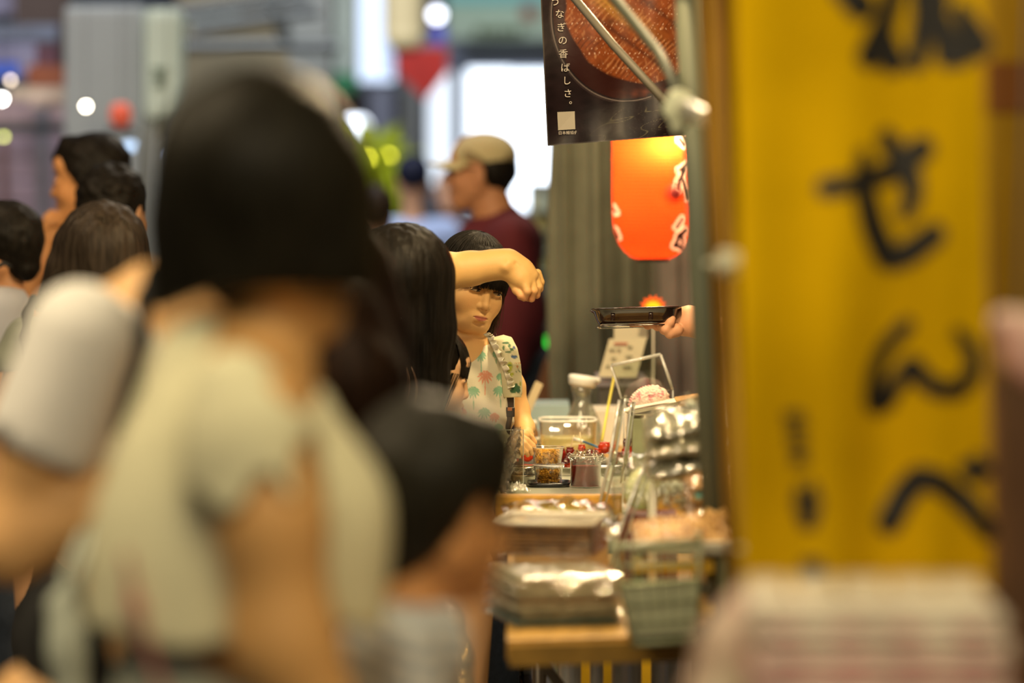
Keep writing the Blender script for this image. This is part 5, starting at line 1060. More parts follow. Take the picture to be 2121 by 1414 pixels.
def build_front_stack():
    # table carrying the pink packages, lower right
    t = empty('market_table', (.46, 3.75, 0), 'nearest market table under the pink wrapped packages', 'table'); Zt = .70
    m = MB(); m.box((.40, 3.80, Zt-.015), (.62, .80, .03), bev=.004); m.build('tabletop', mat('counter_wood'), t)
    for x in (.13, .67):
        for y in (3.45, 4.15): m = MB(); m.tube([(x, y, Zt-.03), (x, y, 0)], .016, 10); m.build('leg', mat('leg_dark'), t, True)
    Y = 3.72; px2 = m2(1, Y); xa, xb = W(1560, 0, Y)[0], W(2088, 0, Y)[0]; pinks = [(.72, .46, .40), (.80, .62, .52), (.62, .36, .34), (.80, .60, .50), (.78, .66, .54)]
    zs = [Zt, W(0, 1490, Y)[2], W(0, 1436, Y)[2], W(0, 1382, Y)[2], W(0, 1326, Y)[2], W(0, 1266, Y)[2]]
    labs = ['pink wrapped package at the bottom of the stack, below the frame', 'pink wrapped package second from the bottom', 'pink wrapped package in the middle of the stack', 'pink wrapped package second from the top', 'cream-topped pink package on top of the stack by the banner']
    for k in range(5):
        z0, z1 = zs[k], zs[k+1]; o = empty('wrapped_package', ((xa+xb)/2, Y+.12, z0), labs[k], 'package', 'pink wrapped packages under the banner'); sh = rng.normal()*.006
        m = MB(); m.box(((xa+xb)/2+sh, Y+.075, (z0+z1)/2), (xb-xa, .15, z1-z0-.003), bev=.008); m.build('box', mat('wrap_%d' % k, pinks[k], .4, noise=.18, nscale=14, color2=tuple(min(c*1.25, .9) for c in pinks[k]), bump=.2, bscale=30), o, True)
        m = MB(); m.box(((xa+xb)/2+sh, Y-.001, z0+(z1-z0)*.62), (xb-xa-.01, .004, (z1-z0)*.16)); m.build('printed_band', mat('band_white_%d' % (k % 2), ((.84, .78, .64), (.60, .58, .48))[k % 2], .5), o)
        for j in range(4): m = MB(); m.box((xa+.03+j*.06+sh, Y-.003, z0+(z1-z0)*.3), (.026, .003, (z1-z0)*.22)); m.build('printed_mark', mat('mark_rose', (.60, .22, .22), .5), o)
    # serrated snack bags lying on top
    for k, (x, lb) in enumerate(((1600, 'cream bag with a serrated seal, leftmost on the pink packages'), (1705, 'cream bag with a serrated seal, second from the left on the packages'), (1810, 'cream bag with a serrated seal, middle of the row on the packages'), (1915, 'cream bag with a serrated seal, second from the pole'), (2015, 'cream bag with a serrated seal, nearest the pole'))):
        z0 = zs[-1]; o = empty('snack_bag', W(x, 1226, Y), lb, 'snack bag', 'cream serrated bags on the pink packages'); c = W(x, 0, Y); c[2] = z0+.006; c[1] = Y+.06
        pillow('bag', c, m2(100, Y), .11, .012, Rz(0), mat('bag_cream', (.80, .72, .56), .35, noise=.1, nscale=20), o, seed=100+k, amp=.12, power=4)
        m = MB(); n = 9; V = []; x0 = c[0]-m2(46, Y); ww = m2(92, Y)
        for i in range(n*2+1): V += [(x0+ww*i/(2*n), Y+.115, z0+.006), (x0+ww*i/(2*n), Y+.115+.002, z0+(.024 if i % 2 else .014))]
        mk('serrated_seal', V, [(2*i, 2*i+2, 2*i+3, 2*i+1) for i in range(2*n)], mat('bag_cream'), o, False)
    # crumpled pale bag sliding down the left side
    o = empty('paper_bag', W(1490, 1414, 3.9), 'crumpled cream and pink bag left of the pink packages', 'bag')
    V, Q = sdf_mesh(chain(3.86, (1560, 1240, 34), (1510, 1340, 55), (1490, 1480, 70), (1500, 1700, 60), k=.04)+chain(3.9, (1590, 1215, 20), (1560, 1260, 40), k=.03)+[fold(.006, 45, 5, 1)], .006)
    mk('bag', V, Q, mat('bag_pinkcream', (.70, .60, .44), .45, color2=(.66, .42, .34), nscale=9), o)
    # pink white thing at the right edge, and brown board
    o = empty('wrapped_bundle', W(2110, 760, 4.0), 'white and pink bundle at the right edge beside the pole', 'bundle'); blob('paper', chain(4.0, (2080, 665, 30), (2130, 690, 48), k=.03)+chain(4.0, (2110, 745, 28), (2150, 770, 36), k=.03)+[fold(.003, 70, 3, 1)], .005, mat('bundle_pink', (.66, .52, .42), .6, color2=(.62, .30, .26), nscale=14), o)
    mb = MB(); mb.tube([W(2118, 660, 4.0), W(2140, -60, 4.05)], .004, 6); mb.build('string', mat('black_plastic'), o)
    m = MB(); a, b = W(2078, 0, 4.25)[0], W(2320, 0, 4.25)[0]; m.box(((a+b)/2, 4.3, .63), (b-a, .05, 1.26), bev=.004); single(m, 'wooden_screen', mat('panel_darkbrown', (.10, .045, .015), .6, noise=.35, nscale=8), 'dark brown wooden side panel at the lower right edge', 'panel')
build_front_stack()

# ================================================================== PEOPLE
HB = lambda: hair_mat('hair_black', (.010, .008, .006)); HBr = lambda: hair_mat('hair_brown', (.020, .010, .006)); HGr = lambda: hair_mat('hair_dark', (.013, .011, .007))
CREAM = lambda: mat('blouse_cream', (.74, .70, .46), .85, noise=.08, nscale=12)
DENIM = lambda: mat('denim_dark', (.03, .04, .06), .8, noise=.2, nscale=60)
BLACKC = lambda: mat('cloth_black', (.018, .018, .018), .85, noise=.2, nscale=40)
def hem(z0, amp=0., f=30., ph=0.): return clip(lambda P: (z0+amp*np.sin(P[..., 0]*f+ph)+amp*.5*np.sin(P[..., 1]*f*1.3))-P[..., 2])      # keep above
def below(z0): return clip(lambda P: P[..., 2]-z0)
def px(pt, Y): return W(pt[0], pt[1], Y)

def body_and_head(root, prims, c, R, s, skin, h=.006, hh=.0035, child=0., lips=(.45, .13, .09), **kw):
    c = np.array(c); hp = head_prims(c, R, s, child, **kw)
    zc = c[2]-.075*s
    allp = prims+[hp]
    A = sdf_mesh(allp, h, box=(np.array((-99, -99, -1)), np.array((99, 99, zc+h*1.5))))
    B = sdf_mesh(allp, hh, box=(np.array((c[0]-.2, c[1]-.2, zc-hh)), np.array((c[0]+.2, c[1]+.2, 9))))
    V, Q = join_vf([A, B]); return mk('body', V, Q, skin_m(), root, True, face_cols(c, R, s, skin, lips)(V))
def footing(root, x, Y, hip, gap, dirx, yaw, trousers, hb=.010, rad=.085):
    blob('trousers', [cone(p['lo']*0+a, b, r1, r2, k=.03) for p in [dict(lo=np.zeros(3))] for (a, b, r1, r2) in
         (((x-gap*.6, Y, hip+.04), (x-gap, Y, hip*.52), rad*1.08, rad*.80), ((x-gap, Y, hip*.52), (x-gap, Y, .09), rad*.80, rad*.62), ((x+gap*.6, Y, hip+.04), (x+gap, Y, hip*.52), rad*1.08, rad*.80), ((x+gap, Y, hip*.52), (x+gap, Y, .09), rad*.80, rad*.62), ((x-gap*.6, Y, hip+.06), (x+gap*.6, Y, hip+.06), rad*1.15, rad*1.15))]+[fold(.003, 40, 2)], hb, trousers, root)
    shoes(root, x, Y, gap, yaw, mat('shoe_dark', (.04, .035, .03), .5))

# ---- A: woman with the dark bob and cream blouse, near the camera
def woman_cream():
    Y = 4.0; r = person(W(500, 0, Y)[0], Y, 'woman nearest the camera with dark bobbed hair and cream flutter-sleeve blouse')
    c = W(556, 462, Y); R = RZYX(-62, -6, 0)
    torso = chain(Y, (560, 600, 66), (545, 720, 80), (540, 800, 80), k=.04)+chain(Y, (440, 830, 62, .14), (530, 820, 66, -.10), k=.06)+chain(Y, (475, 860, 130), (465, 1050, 140), (460, 1330, 145), (460, 1560, 150), k=.08)
    arm = chain(Y-.16, (560, 850, 84), (562, 1080, 104), (590, 1330, 102), k=.03)+chain(Y-.16, (590, 1330, 98), (700, 1560, 82), (860, 1640, 60), k=.03)
    arm2 = chain(Y+.16, (370, 830, 70), (330, 1100, 66), (330, 1400, 55), k=.03)
    h1 = hand_prims(W(880, 1650, Y-.16), (.9, .3, -.1), (0, 0, 1), .17, side=1)
    lp = legs_prims(W(470, 0, Y)[0], Y, .80)
    b = body_and_head(r, torso+arm+arm2+h1+lp, c, R, .98, SKIN_D, h=.009, hh=.006, detail=False)
    # hair: bob with a slightly longer front
    hp = [ell(W(540, 350, Y), (m2(200, Y), .120, m2(210, Y)), k=.03)]+chain(Y-.02, (640, 420, 120), (676, 520, 84), k=.05)+chain(Y, (525, 400, 200), (526, 520, 196), k=.05)+chain(Y, (440, 500, 112), (420, 570, 80), (396, 610, 52), k=.05)+chain(Y-.01, (640, 460, 108), (665, 540, 86), (690, 590, 40), k=.05)
    hp += [clip(lambda P: (HC-(596-YH)*Y/F - .40*np.clip(W(455, 0, Y)[0]-P[..., 0], 0, .08))-P[..., 2])]
    hp += [disp(lambda P: .0022*_noise(P.astype(np.float32)*np.array([1, 1, .12], dtype=np.float32), 130, 9))]
    blob('hair', hp, .006, HGr(), r)
    bl = chain(Y, (424, 742, 88), (455, 850, 150), (455, 1010, 200), (446, 1150, 236), (438, 1300, 262), k=.06)+chain(Y+.02, (600, 880, 60), (665, 1060, 92), (690, 1420, 98), k=.08)+chain(Y+.12, (430, 790, 70), (440, 900, 110), k=.06)
    bl += [sub(cone(W(600, 590, Y), W(596, 745, Y), m2(104, Y), m2(84, Y)), .02)]
    bl += [hem(W(0, 1290, Y)[2], .010, 24), fold(.006, 22, 11, .15)]
    blob('blouse', bl, .008, CREAM(), r)
    sl = chain(Y-.15, (490, 800, 72), (515, 900, 120), (535, 1020, 156), k=.05)+[sub(cone(W(556, 980, Y-.16), W(580, 1180, Y-.16), m2(112, Y), m2(140, Y)), .012)]
    sl += [clip(lambda P: (W(0, 1010, Y)[2]+.030*np.exp(-((P[..., 0]-W(595, 0, Y)[0])/.022)**2)+.012*np.sin((P[..., 0])*95))-P[..., 2]), fold(.004, 40, 15, .2)]
    blob('flutter_sleeve', sl, .006, CREAM(), r)
    blob('skirt', chain(Y, (430, 1260, 170), (420, 1600, 200), (420, 2300, 230), k=.05)+[hem(.45), fold(.010, 20, 4, .1)], .010, mat('skirt_grey', (.46, .48, .38), .85, noise=.12, nscale=10), r)
    blob('bag_strap', chain(Y-.14, (262, 1150, 9), (280, 1260, 10), (360, 1500, 10)), .005, mat('strap_rose', (.45, .16, .13), .7), r)
    shoes(r, W(470, 0, Y)[0], Y, .09, -60, mat('shoe_dark', (.04, .035, .03), .5))
woman_cream()

# ---- B: long brown hair, behind A
def woman_brown():
    Y = 5.35; r = person(W(712, 0, Y)[0], Y, 'woman with long dark brown hair half hidden behind the bob-haired woman')
    c = W(612, 490, Y); R = RZYX(-12, -10, 0)
    torso = chain(Y, (640, 600, 55), (680, 700, 55), k=.04)+chain(Y, (640, 790, 70), (760, 800, 66), k=.05)+chain(Y, (700, 850, 110), (700, 1100, 105), (700, 1400, 120), k=.06)+chain(Y-.05, (720, 820, 55), (735, 1040, 48), (800, 1220, 38), k=.03)
    body_and_head(r, torso+hand_prims(W(810, 1235, Y-.05), (.8, 0, -.5), (.3, 0, 1), .17)+legs_prims(W(700, 0, Y)[0], Y, .78), c, R, .95, SKIN_D, h=.009, hh=.006, detail=False)
    hp = [ell(W(612, 460, Y), (m2(146, Y), .108, m2(158, Y)), k=.03)]+chain(Y, (620, 500, 138), (680, 620, 124), (718, 740, 104), (738, 830, 70), k=.05)+chain(Y-.10, (690, 680, 96), (726, 790, 96), (742, 870, 74), k=.05)+chain(Y-.01, (730, 560, 64), (770, 680, 54), (785, 800, 48), (790, 850, 26), k=.04)
    hp += [disp(lambda P: .003*_noise(P.astype(np.float32)*np.array([1, 1, .12], dtype=np.float32), 110, 19))]
    blob('hair', hp, .006, HBr(), r)
    blob('shirt', chain(Y, (650, 800, 80), (760, 810, 74), k=.05)+chain(Y, (700, 860, 122), (700, 1100, 116), (700, 1340, 128), k=.06)+chain(Y-.05, (720, 820, 64), (730, 950, 62), k=.03)+[hem(W(0, 1380, Y)[2]), fold(.004, 30, 6)], .009, mat('shirt_taupe', (.20, .17, .12), .85), r)
    footing(r, W(700, 0, Y)[0], Y, .76, .08, 1, -60, DENIM())
woman_brown()

# ---- C: white T-shirt at the left, head hidden by A's hair
def woman_white():
    Y = 4.75; r = person(W(250, 0, Y)[0], Y, 'person in a white T-shirt with a black shoulder strap at the lower left, head hidden')
    c = W(512, 480, Y); R = RZYX(-25, -14, 0)
    torso = chain(Y, (470, 560, 58), (322, 604, 46), (305, 680, 60), k=.05)+chain(Y, (200, 680, 80), (400, 690, 76), k=.05)+chain(Y, (300, 760, 130), (290, 1000, 125), (260, 1300, 135), k=.06)
    arm = chain(Y-.12, (150, 720, 88), (85, 930, 76), (20, 1130, 66), k=.03)+chain(Y-.12, (20, 1130, 72), (200, 1062, 74), (400, 940, 46), k=.03)
    arm2 = chain(Y+.14, (360, 740, 60), (380, 950, 50), (470, 900, 40), k=.03)
    lp = legs_prims(W(250, 0, Y)[0], Y, .80)
    body_and_head(r, torso+arm+arm2+hand_prims(W(420, 925, Y-.12), (.85, 0, .5), (-.4, -.2, 1), .17)+lp, c, R, .96, SKIN, h=.009, hh=.006, detail=False)
    blob('hair', [ell(W(512, 460, Y), (m2(148, Y), .115, m2(165, Y)), k=.03)]+chain(Y+.02, (500, 520, 110), (500, 570, 80), k=.04), .008, HB(), r)
    sh = chain(Y, (200, 690, 96), (380, 690, 80), k=.06)+chain(Y, (285, 780, 142), (280, 1000, 138), (255, 1230, 150), k=.07)
    sh += chain(Y-.12, (165, 700, 114), (92, 900, 126), k=.05)+[sub(cone(W(84, 920, Y-.12), W(50, 1100, Y-.12), m2(96, Y), m2(112, Y)), .008)]
    sh += [clip(lambda P: np.minimum((W(0, 975, Y)[2]-.06*np.clip(P[..., 0]-W(120, 0, Y)[0], -.1, .0))-P[..., 2], np.maximum(W(255, 0, Y)[0]-.03-P[..., 0]*1+0*P[..., 2], (W(0, 1250, Y)[2]-P[..., 2])) ) if False else (np.where(P[..., 0] < W(205, 0, Y)[0], W(0, 968, Y)[2], W(0, 1235, Y)[2])-P[..., 2])), fold(.004, 28, 8)]
    blob('t_shirt', sh, .008, mat('tshirt_white', (.72, .70, .66), .85, noise=.06, nscale=10), r)
    st = [(312, 560), (300, 620), (292, 700), (278, 800), (240, 890)]; blob('shoulder_strap', chain(Y-.115, *[(x, y, 13) for x, y in st]), .005, BLACKC(), r)
    blob('shorts', chain(Y, (180, 1300, 130), (300, 1300, 130), k=.06)+chain(Y, (150, 1340, 100), (120, 1650, 100), k=.03)+chain(Y, (310, 1340, 100), (310, 1650, 96), k=.03)+[fold(.004, 30, 3)], .010, BLACKC(), r)
    shoes(r, W(250, 0, Y)[0], Y, .09, -40, mat('shoe_dark', (.04, .035, .03), .5))
    Yb = 4.5; o = empty('tote_bag', W(130, 1560, Yb), 'pale grey-green cloth tote bag hanging below the bare arm', 'bag')
    blob('bag', chain(Yb, (112, 1250, 16), (140, 1350, 30), (165, 1560, 48), k=.03)+chain(Yb, (135, 1180, 12), (150, 1300, 22), k=.03)+[fold(.007, 40, 7, .3)], .006, mat('tote_green', (.46, .50, .42), .85), o)
    mb = MB(); mb.tube([W(140, 1180, Yb), W(170, 1105, 4.58), W(200, 1075, 4.6), W(180, 1140, Yb), W(150, 1240, Yb)], .006, 6); mb.build('handle', mat('tote_green'), o, True)
woman_white()

# ---- D: boy with striped shirt
def boy():
    Y = 4.2; r = person(W(850, 0, Y)[0], Y, 'boy with short black hair and pale blue striped shirt nearest the counter')
    c = W(900, 1050, Y); R = RZYX(-46, -10, 0); s = .86
    torso = chain(Y, (868, 1180, 62), (845, 1250, 66), k=.04)+chain(Y, (790, 1330, 62), (870, 1330, 60), k=.05)+chain(Y, (835, 1380, 90), (830, 1560, 96), (830, 1760, 100), k=.05)+chain(Y-.09, (840, 1330, 48), (860, 1500, 42), (960, 1600, 36), k=.03)
    body_and_head(r, torso+hand_prims(W(975, 1610, Y-.09), (.9, 0, -.2), (0, -.2, 1), .14)+legs_prims(W(830, 0, Y)[0], Y, .58, rad=.062, gap=.07), c, R, s, (.68, .33, .12), h=.008, hh=.0045, child=.7)
    hp = [ell(W(888, 988, Y), (m2(148, Y), .104, m2(152, Y)), k=.03)]+chain(Y-.0, (834, 1010, 100), (814, 1100, 68), (802, 1175, 28), k=.05)+chain(Y, (880, 980, 140), (868, 1020, 128), k=.04)+chain(Y-.04, (960, 920, 66), (1006, 915, 40), (1026, 930, 24), k=.04)+chain(Y-.02, (960, 980, 66), (985, 1010, 40), (985, 1040, 22), k=.04)
    ear = c+R@np.array((.07*s, .0, .0)); 
    hp += [sub(cone(c+R@np.array((.085, .004, -.060))*s, c+R@np.array((.090, .004, .002))*s, .027, .022), .010), sub(cone(c+R@np.array((.06, .075, -.075))*s, c+R@np.array((.055, .085, -.020))*s, .050, .034), .015)]
    hp += [disp(lambda P: .0030*_noise(P.astype(np.float32)*np.array([1, 1, .5], dtype=np.float32), 150, 29))]
    blob('hair', hp, .0045, hair_mat('hair_boy', (.022, .020, .014)), r)
    st = mat('shirt_striped', (.56, .60, .62), .85); 
    def cf(V):
        t = (np.sin((V[:, 2]+.25*(V[:, 0]-W(860, 0, Y)[0]))*2*PI/.021) > .15)[:, None]; return np.where(t, np.array((.36, .42, .47)), np.array((.66, .66, .62)))
    sh = chain(Y, (798, 1318, 78), (878, 1312, 70), k=.05)+chain(Y, (838, 1270, 66), (840, 1300, 80), k=.04)+chain(Y, (838, 1380, 106), (830, 1560, 108), (830, 1760, 116), k=.05)+chain(Y-.09, (850, 1330, 62), (862, 1450, 62), k=.04)
    sh += [sub(cone(W(868, 1180, Y), W(852, 1262, Y), m2(70, Y), m2(60, Y)), .01), fold(.003, 40, 5)]
    blob('shirt', sh, .006, mat('striped_cloth', (1, 1, 1), .85, attr='Col'), r, colfn=cf)
    footing(r, W(830, 0, Y)[0], Y, .58, .06, 1, -60, DENIM(), rad=.07)
boy()

# ---- E: woman with long straight hair and raised arm
def woman_reaching():
    Y = 7.42; r = person(W(830, 0, Y)[0], Y, 'woman with long straight black hair reaching her bare arm across the girl')
    c = W(842, 580, Y); R = RZYX(-35, -16, 0)
    torso = chain(Y, (838, 650, 42), (800, 740, 44), k=.04)+chain(Y+.05, (690, 810, 44), (790, 815, 42), k=.05)+chain(Y+.05, (750, 860, 72), (790, 1050, 72), (820, 1230, 88), k=.06)
    # raised arm: shoulder - elbow - forearm - wrist
    arm = chain(Y, (800, 800, 42, .05), (835, 690, 40, .22), (862, 590, 40, .36), k=.02)
    arm += [cone(W(868, 570, 7.80), W(915, 563, 7.83), m2(41, 7.8), m2(40.5, 7.8), k=.015), cone(W(915, 563, 7.83), W(975, 556, 7.84), m2(40, 7.8), m2(34.5, 7.8), k=.015), cone(W(975, 556, 7.84), W(1018, 549, 7.84), m2(34, 7.8), m2(29.5, 7.8), k=.015), cone(W(1018, 549, 7.84), W(1048, 546, 7.84), m2(29, 7.8), m2(26.5, 7.8), k=.015)]
    def hp_(pts, k=.006): return [cone(W(a[0], a[1], 7.84+(a[3] if len(a) > 3 else 0)), W(b[0], b[1], 7.84+(b[3] if len(b) > 3 else 0)), m2(a[2], 7.84), m2(b[2], 7.84), k=k) for a, b in zip(pts[:-1], pts[1:])]
    hd = hp_([(1048, 546, 26), (1066, 556, 23), (1084, 570, 20)], .02)+hp_([(1056, 540, 19, .01), (1086, 558, 16, .0), (1104, 571, 11, -.003)], .015)+hp_([(1060, 556, 20, -.005), (1078, 578, 17, -.012), (1088, 588, 14, -.014)], .015)
    hd = hd[:2]+hp_([(1048, 546, 25), (1066, 553, 22.5), (1082, 566, 20)], .02)[:0]+hd[2:]
    # four fingers curled down: near (index) to far (little)
    hd += hp_([(1086, 584, 11.5, -.020), (1092, 603, 8.6, -.026), (1086, 616, 7.6, -.018), (1077, 614, 6.6, -.006)], .0022)
    hd += hp_([(1098, 578, 11.2, -.008), (1106, 602, 8.4, -.014), (1101, 618, 7.5, -.006), (1090, 617, 6.6, .006)], .0022)
    hd += hp_([(1107, 571, 10.6, .004), (1116, 594, 8.0, .000), (1112, 611, 7.1, .006), (1101, 612, 6.2, .016)], .0022)
    hd += hp_([(1113, 566, 9.4, .016), (1121, 584, 7.0, .016), (1119, 599, 6.1, .020), (1110, 603, 5.5, .028)], .0022)
    hd += hp_([(1056, 566, 15, .0), (1065, 586, 11, -.006), (1070, 600, 9.4, -.014), (1079, 612, 8, -.022)], .004)
    hd += [cone(W(1047, 552, 7.812), W(1052, 548, 7.812), .0075, .006, k=.012), sub(cone(W(1062, 549, 7.80), W(1092, 576, 7.795), .002, .0015), .008), sub(cone(W(1070, 545, 7.81), W(1101, 568, 7.806), .002, .0015), .008)]
    arm2 = chain(Y+.0, (700, 820, 42), (720, 970, 36), (830, 1010, 28), k=.02)
    b = body_and_head(r, torso+arm2+hand_prims(W(842, 1014, Y), (1, 0, -.1), (0, -.3, 1), .165)+legs_prims(W(840, 0, Y)[0], Y, .70), c, R, .90, (.64, .37, .19), h=.008, hh=.004, detail=False)
    # the visible forearm and hand at fine resolution, part of the same body mesh
    V, Q = sdf_mesh(arm+hd, .0016); V0, Q0 = sdf_mesh(arm[:2], .006)
    me = b.data; bm = bmesh.new(); bm.from_mesh(me)
    cl = bm.verts.layers.float_color.get('Col')
    vs_ = [bm.verts.new(v) for v in V]
    for v in vs_: v[cl] = (.64, .385, .135, 1)
    # warmer fingertips
    for v, co in zip(vs_, V):
        t = min(max((HC-(588-YH)*7.84/F-co[2])/.03, 0), 1)*(co[0] > W(1060, 0, 7.84)[0]); v[cl] = (.64, .385-.085*t, .135-.005*t, 1)
    for q in Q:
        f = bm.faces.new([vs_[i] for i in q]); f.smooth = True
    bm.to_mesh(me); bm.free()
    hp = [ell(W(828, 562, Y), (m2(100, Y), .098, m2(96, Y)), k=.03)]+chain(Y, (832, 575, 100), (852, 680, 78), (862, 800, 58), (858, 900, 44), k=.04)+chain(Y+.01, (882, 580, 52), (892, 680, 40), (880, 790, 34), (868, 900, 26), k=.03)+chain(Y-.0, (780, 620, 64), (800, 740, 58), (815, 880, 46), k=.04)
    hp += [disp(lambda P: .0018*_noise(P.astype(np.float32)*np.array([1, 1, .05], dtype=np.float32), 210, 39)+.0012*_noise(P.astype(np.float32)*np.array([1, 1, .05], dtype=np.float32), 480, 40))]
    h_ = blob('hair', hp, .0035, HB(), r)
    mb = MB(); rr = np.random.default_rng(5)
    for k in range(70):
        u = rr.random(); x = 905+rr.normal()*12; pts = [(x-40+40*t**.6+rr.normal()*.8, 520+t*360) for t in np.linspace(0, 1, 9)]; pts = [(px_ if y < 600 else px_-(y-600)*.14, y) for px_, y in pts]
        mb.tube([W(a, b_, Y-.085+.02*rr.random()+.0*t) for (a, b_), t in zip(pts, range(9))], [.0002]+[.0005]*7+[.0001], 4)
    mb.build('hair_strand', HB(), r, True)['kind'] = 'stuff'
    mb = MB()
    for k in range(26):
        x = 818+rr.normal()*14; mb.tube([W(x+14*math.sin(t*2.6+k*.05)+t*9, 760+t*90, Y-.115) for t in np.linspace(0, 1, 10)], .0006, 4)
    mb.build('wavy_lock', mat('hair_lit_brown', (.26, .15, .10), .4), r, True)
    sh = chain(Y+.05, (690, 810, 52), (786, 815, 48), k=.05)+chain(Y+.05, (750, 860, 80), (790, 1050, 80), (820, 1200, 94), k=.06)+[hem(W(0, 1230, Y)[2]), fold(.003, 40, 9)]+chain(Y+.05, (796, 808, 46), (812, 770, 46, .06), k=.03)
    blob('top', sh, .007, mat('top_greybrown', (.10, .085, .065), .85, noise=.1, nscale=20), r)
    footing(r, W(862, 0, Y)[0], Y, .74, .07, 1, -30, mat('jeans_navy', (.012, .018, .035), .7, noise=.3, nscale=90), rad=.078)
woman_reaching()

# ---- F: the girl in focus
def girl():
    Y = 8.04; r = person(W(975, 0, Y)[0], Y+.02, 'girl with straight fringe in a palm-print frilled top looking down at the counter')
    c = W(975, 588, Y); R = RZYX(180+29, -13, -11); s = .815; c = np.array(c)+np.array((0, 0, -.000))
    sk = (.76, .46, .19)
    torso = chain(Y+.01, (968, 650, 40), (962, 712, 40), (960, 745, 46), k=.03)
    torso += chain(Y, (900, 762, 32, -.07), (1042, 742, 26, .06), k=.03)+chain(Y, (975, 775, 62), (985, 840, 62), (985, 940, 56), (975, 1050, 66), k=.04)+chain(Y, (950, 780, 56, -.03), (960, 900, 50, -.03), k=.04)
    arm = chain(Y+.06, (1046, 748, 24), (1064, 800, 23), (1076, 850, 20), (1088, 886, 17.5, -.02), k=.012)+[cone(W(1088, 886, Y+.04), W(1090, 902, Y-.02), m2(18, Y), m2(13.5, Y), k=.015), cone(W(1090, 902, Y-.02), W(1084, 904, Y-.06), m2(13.5, Y), m2(12, Y), k=.012)]
    def q(pts, k=.005): return [cone(W(a[0], a[1], Y-.06+a[3]), W(b[0], b[1], Y-.06+b[3]), m2(a[2], Y), m2(b[2], Y), k=k) for a, b in zip(pts[:-1], pts[1:])]
    hand = q([(1084, 903, 13, -.01), (1074, 910, 13, -.02), (1068, 918, 12, -.025)], .012)
    hand += q([(1076, 903, 8, -.028), (1092, 911, 6.2, -.034), (1105, 923, 5.4, -.034), (1109, 935, 4.6, -.03)], .0015)+q([(1070, 909, 8, -.034), (1087, 919, 6.2, -.044), (1098, 930, 5.3, -.044), (1102, 940, 4.5, -.04)], .0015)
    hand += q([(1066, 916, 7.6, -.038), (1080, 926, 6, -.050), (1090, 936, 5, -.05), (1093, 943, 4.3, -.046)], .0015)+q([(1063, 922, 7, -.04), (1074, 932, 5.2, -.054), (1082, 941, 4.4, -.055)], .0015)+q([(1086, 898, 8, .0), (1100, 905, 6.5, .01), (1108, 916, 5.4, .01)], .002)
    arm2 = chain(Y-.06, (900, 765, 25), (895, 860, 21), (930, 930, 17), k=.015)+hand_prims(W(940, 938, Y-.06), (1, -.2, -.1), (0, -.4, 1), .13)
    prims = torso+arm+hand+arm2+legs_prims(W(965, 0, Y)[0], Y+.03, .64, rad=.060, gap=.06)
    hpr = head_prims(c, R, s, .75, detail=True, nose=1.0)
    allp = prims+[hpr]; zc = c[2]-.14
    A = sdf_mesh(allp, .006, box=(np.array((-99, -99, -1)), np.array((99, 99, W(0, 940, Y)[2]))))
    B = sdf_mesh(allp, .0030, box=(np.array((-99, -99, W(0, 940, Y)[2]-.004)), np.array((99, 99, zc+.003))))
    D = sdf_mesh(allp, .0013, box=(np.array((c[0]-.13, c[1]-.14, zc-.001)), np.array((c[0]+.13, c[1]+.14, 9))))
    V, Q = join_vf([A, B, D]); b = mk('body', V, Q, skin_m(), r, True, face_cols(c, R, s, sk, lips=(.60, .19, .13), blush=.16, brow=False)(V))
    eyes(b, c, R, s, gaze=(-.0046, -.0016), half=.30, white=(.46, .34, .21))
    # ---- hair: cap, bangs, side and back falls
    def L(x, y, z): return L2W(c, R, s, (x, y, z))
    hp = [ell(L(0, -.014, .040), (.085*s, .102*s, .092*s), R, k=.01), ell(L(0, .050, .058), (.064*s, .052*s, .044*s), R, k=.012)]
    for sx in (-1, 1): hp += [cone(L(sx*.060, -.005, .04), L(sx*.078, -.012, -.04), .026*s, .018*s, k=.02)]
    hp += [cone(L(0, -.07, .0), L(0, -.055, -.085), .050*s, .036*s, k=.03), cone(L(-.074, .012, .03), L(-.080, .0, -.06), .017*s, .005*s, k=.012), sub(ell(L(0, .100, -.062), (.066*s, .054*s, .084*s), R), .006), sub(ell(L(0, .075, -.080), (.058*s, .06*s, .06*s), R), .02)]
    hp += [disp(lambda P: .0012*_noise(P.astype(np.float32), 320, 49))]
    hair = blob('hair', hp, .0025, HB(), r)
    rr = np.random.default_rng(11); mb = MB()
    for k in range(800):      # bangs: from the crown over the forehead down to the brows
        u = rr.uniform(-1, 1); x0 = u*.030; x1 = u*.072+rr.normal()*.001; gap = abs(u-.12) < .03
        if gap and rr.random() < .8: continue
        n_ = 8; pts = []; zend = .0135+rr.normal()*.0022-.016*abs(u)**3; f = .004*rr.random()
        for i in range(n_):
            t = i/(n_-1); z = .112-(.112-zend)*t**1.5; x = x0+(x1-x0)*min(1, t*1.7)
            ymax = math.sqrt(max(1-(x/.088)**2-((z-.04)/.092)**2, .0))*.100-.010 if z > .055 else math.sqrt(max(1-(x/.090)**2, .0))*.1025-.004-(.055-z)*.02
            pts.append(L(x+.001*math.sin(k+t*3), ymax+f+.004*min(1, t*1.5), z))
        mb.tube(pts, [.0008*s]+[.0013*s]*5+[.0010*s, .0003*s], 4, cap=False)
    mb.build('fringe', HB(), r, True)['kind'] = 'stuff'
    mb = MB()
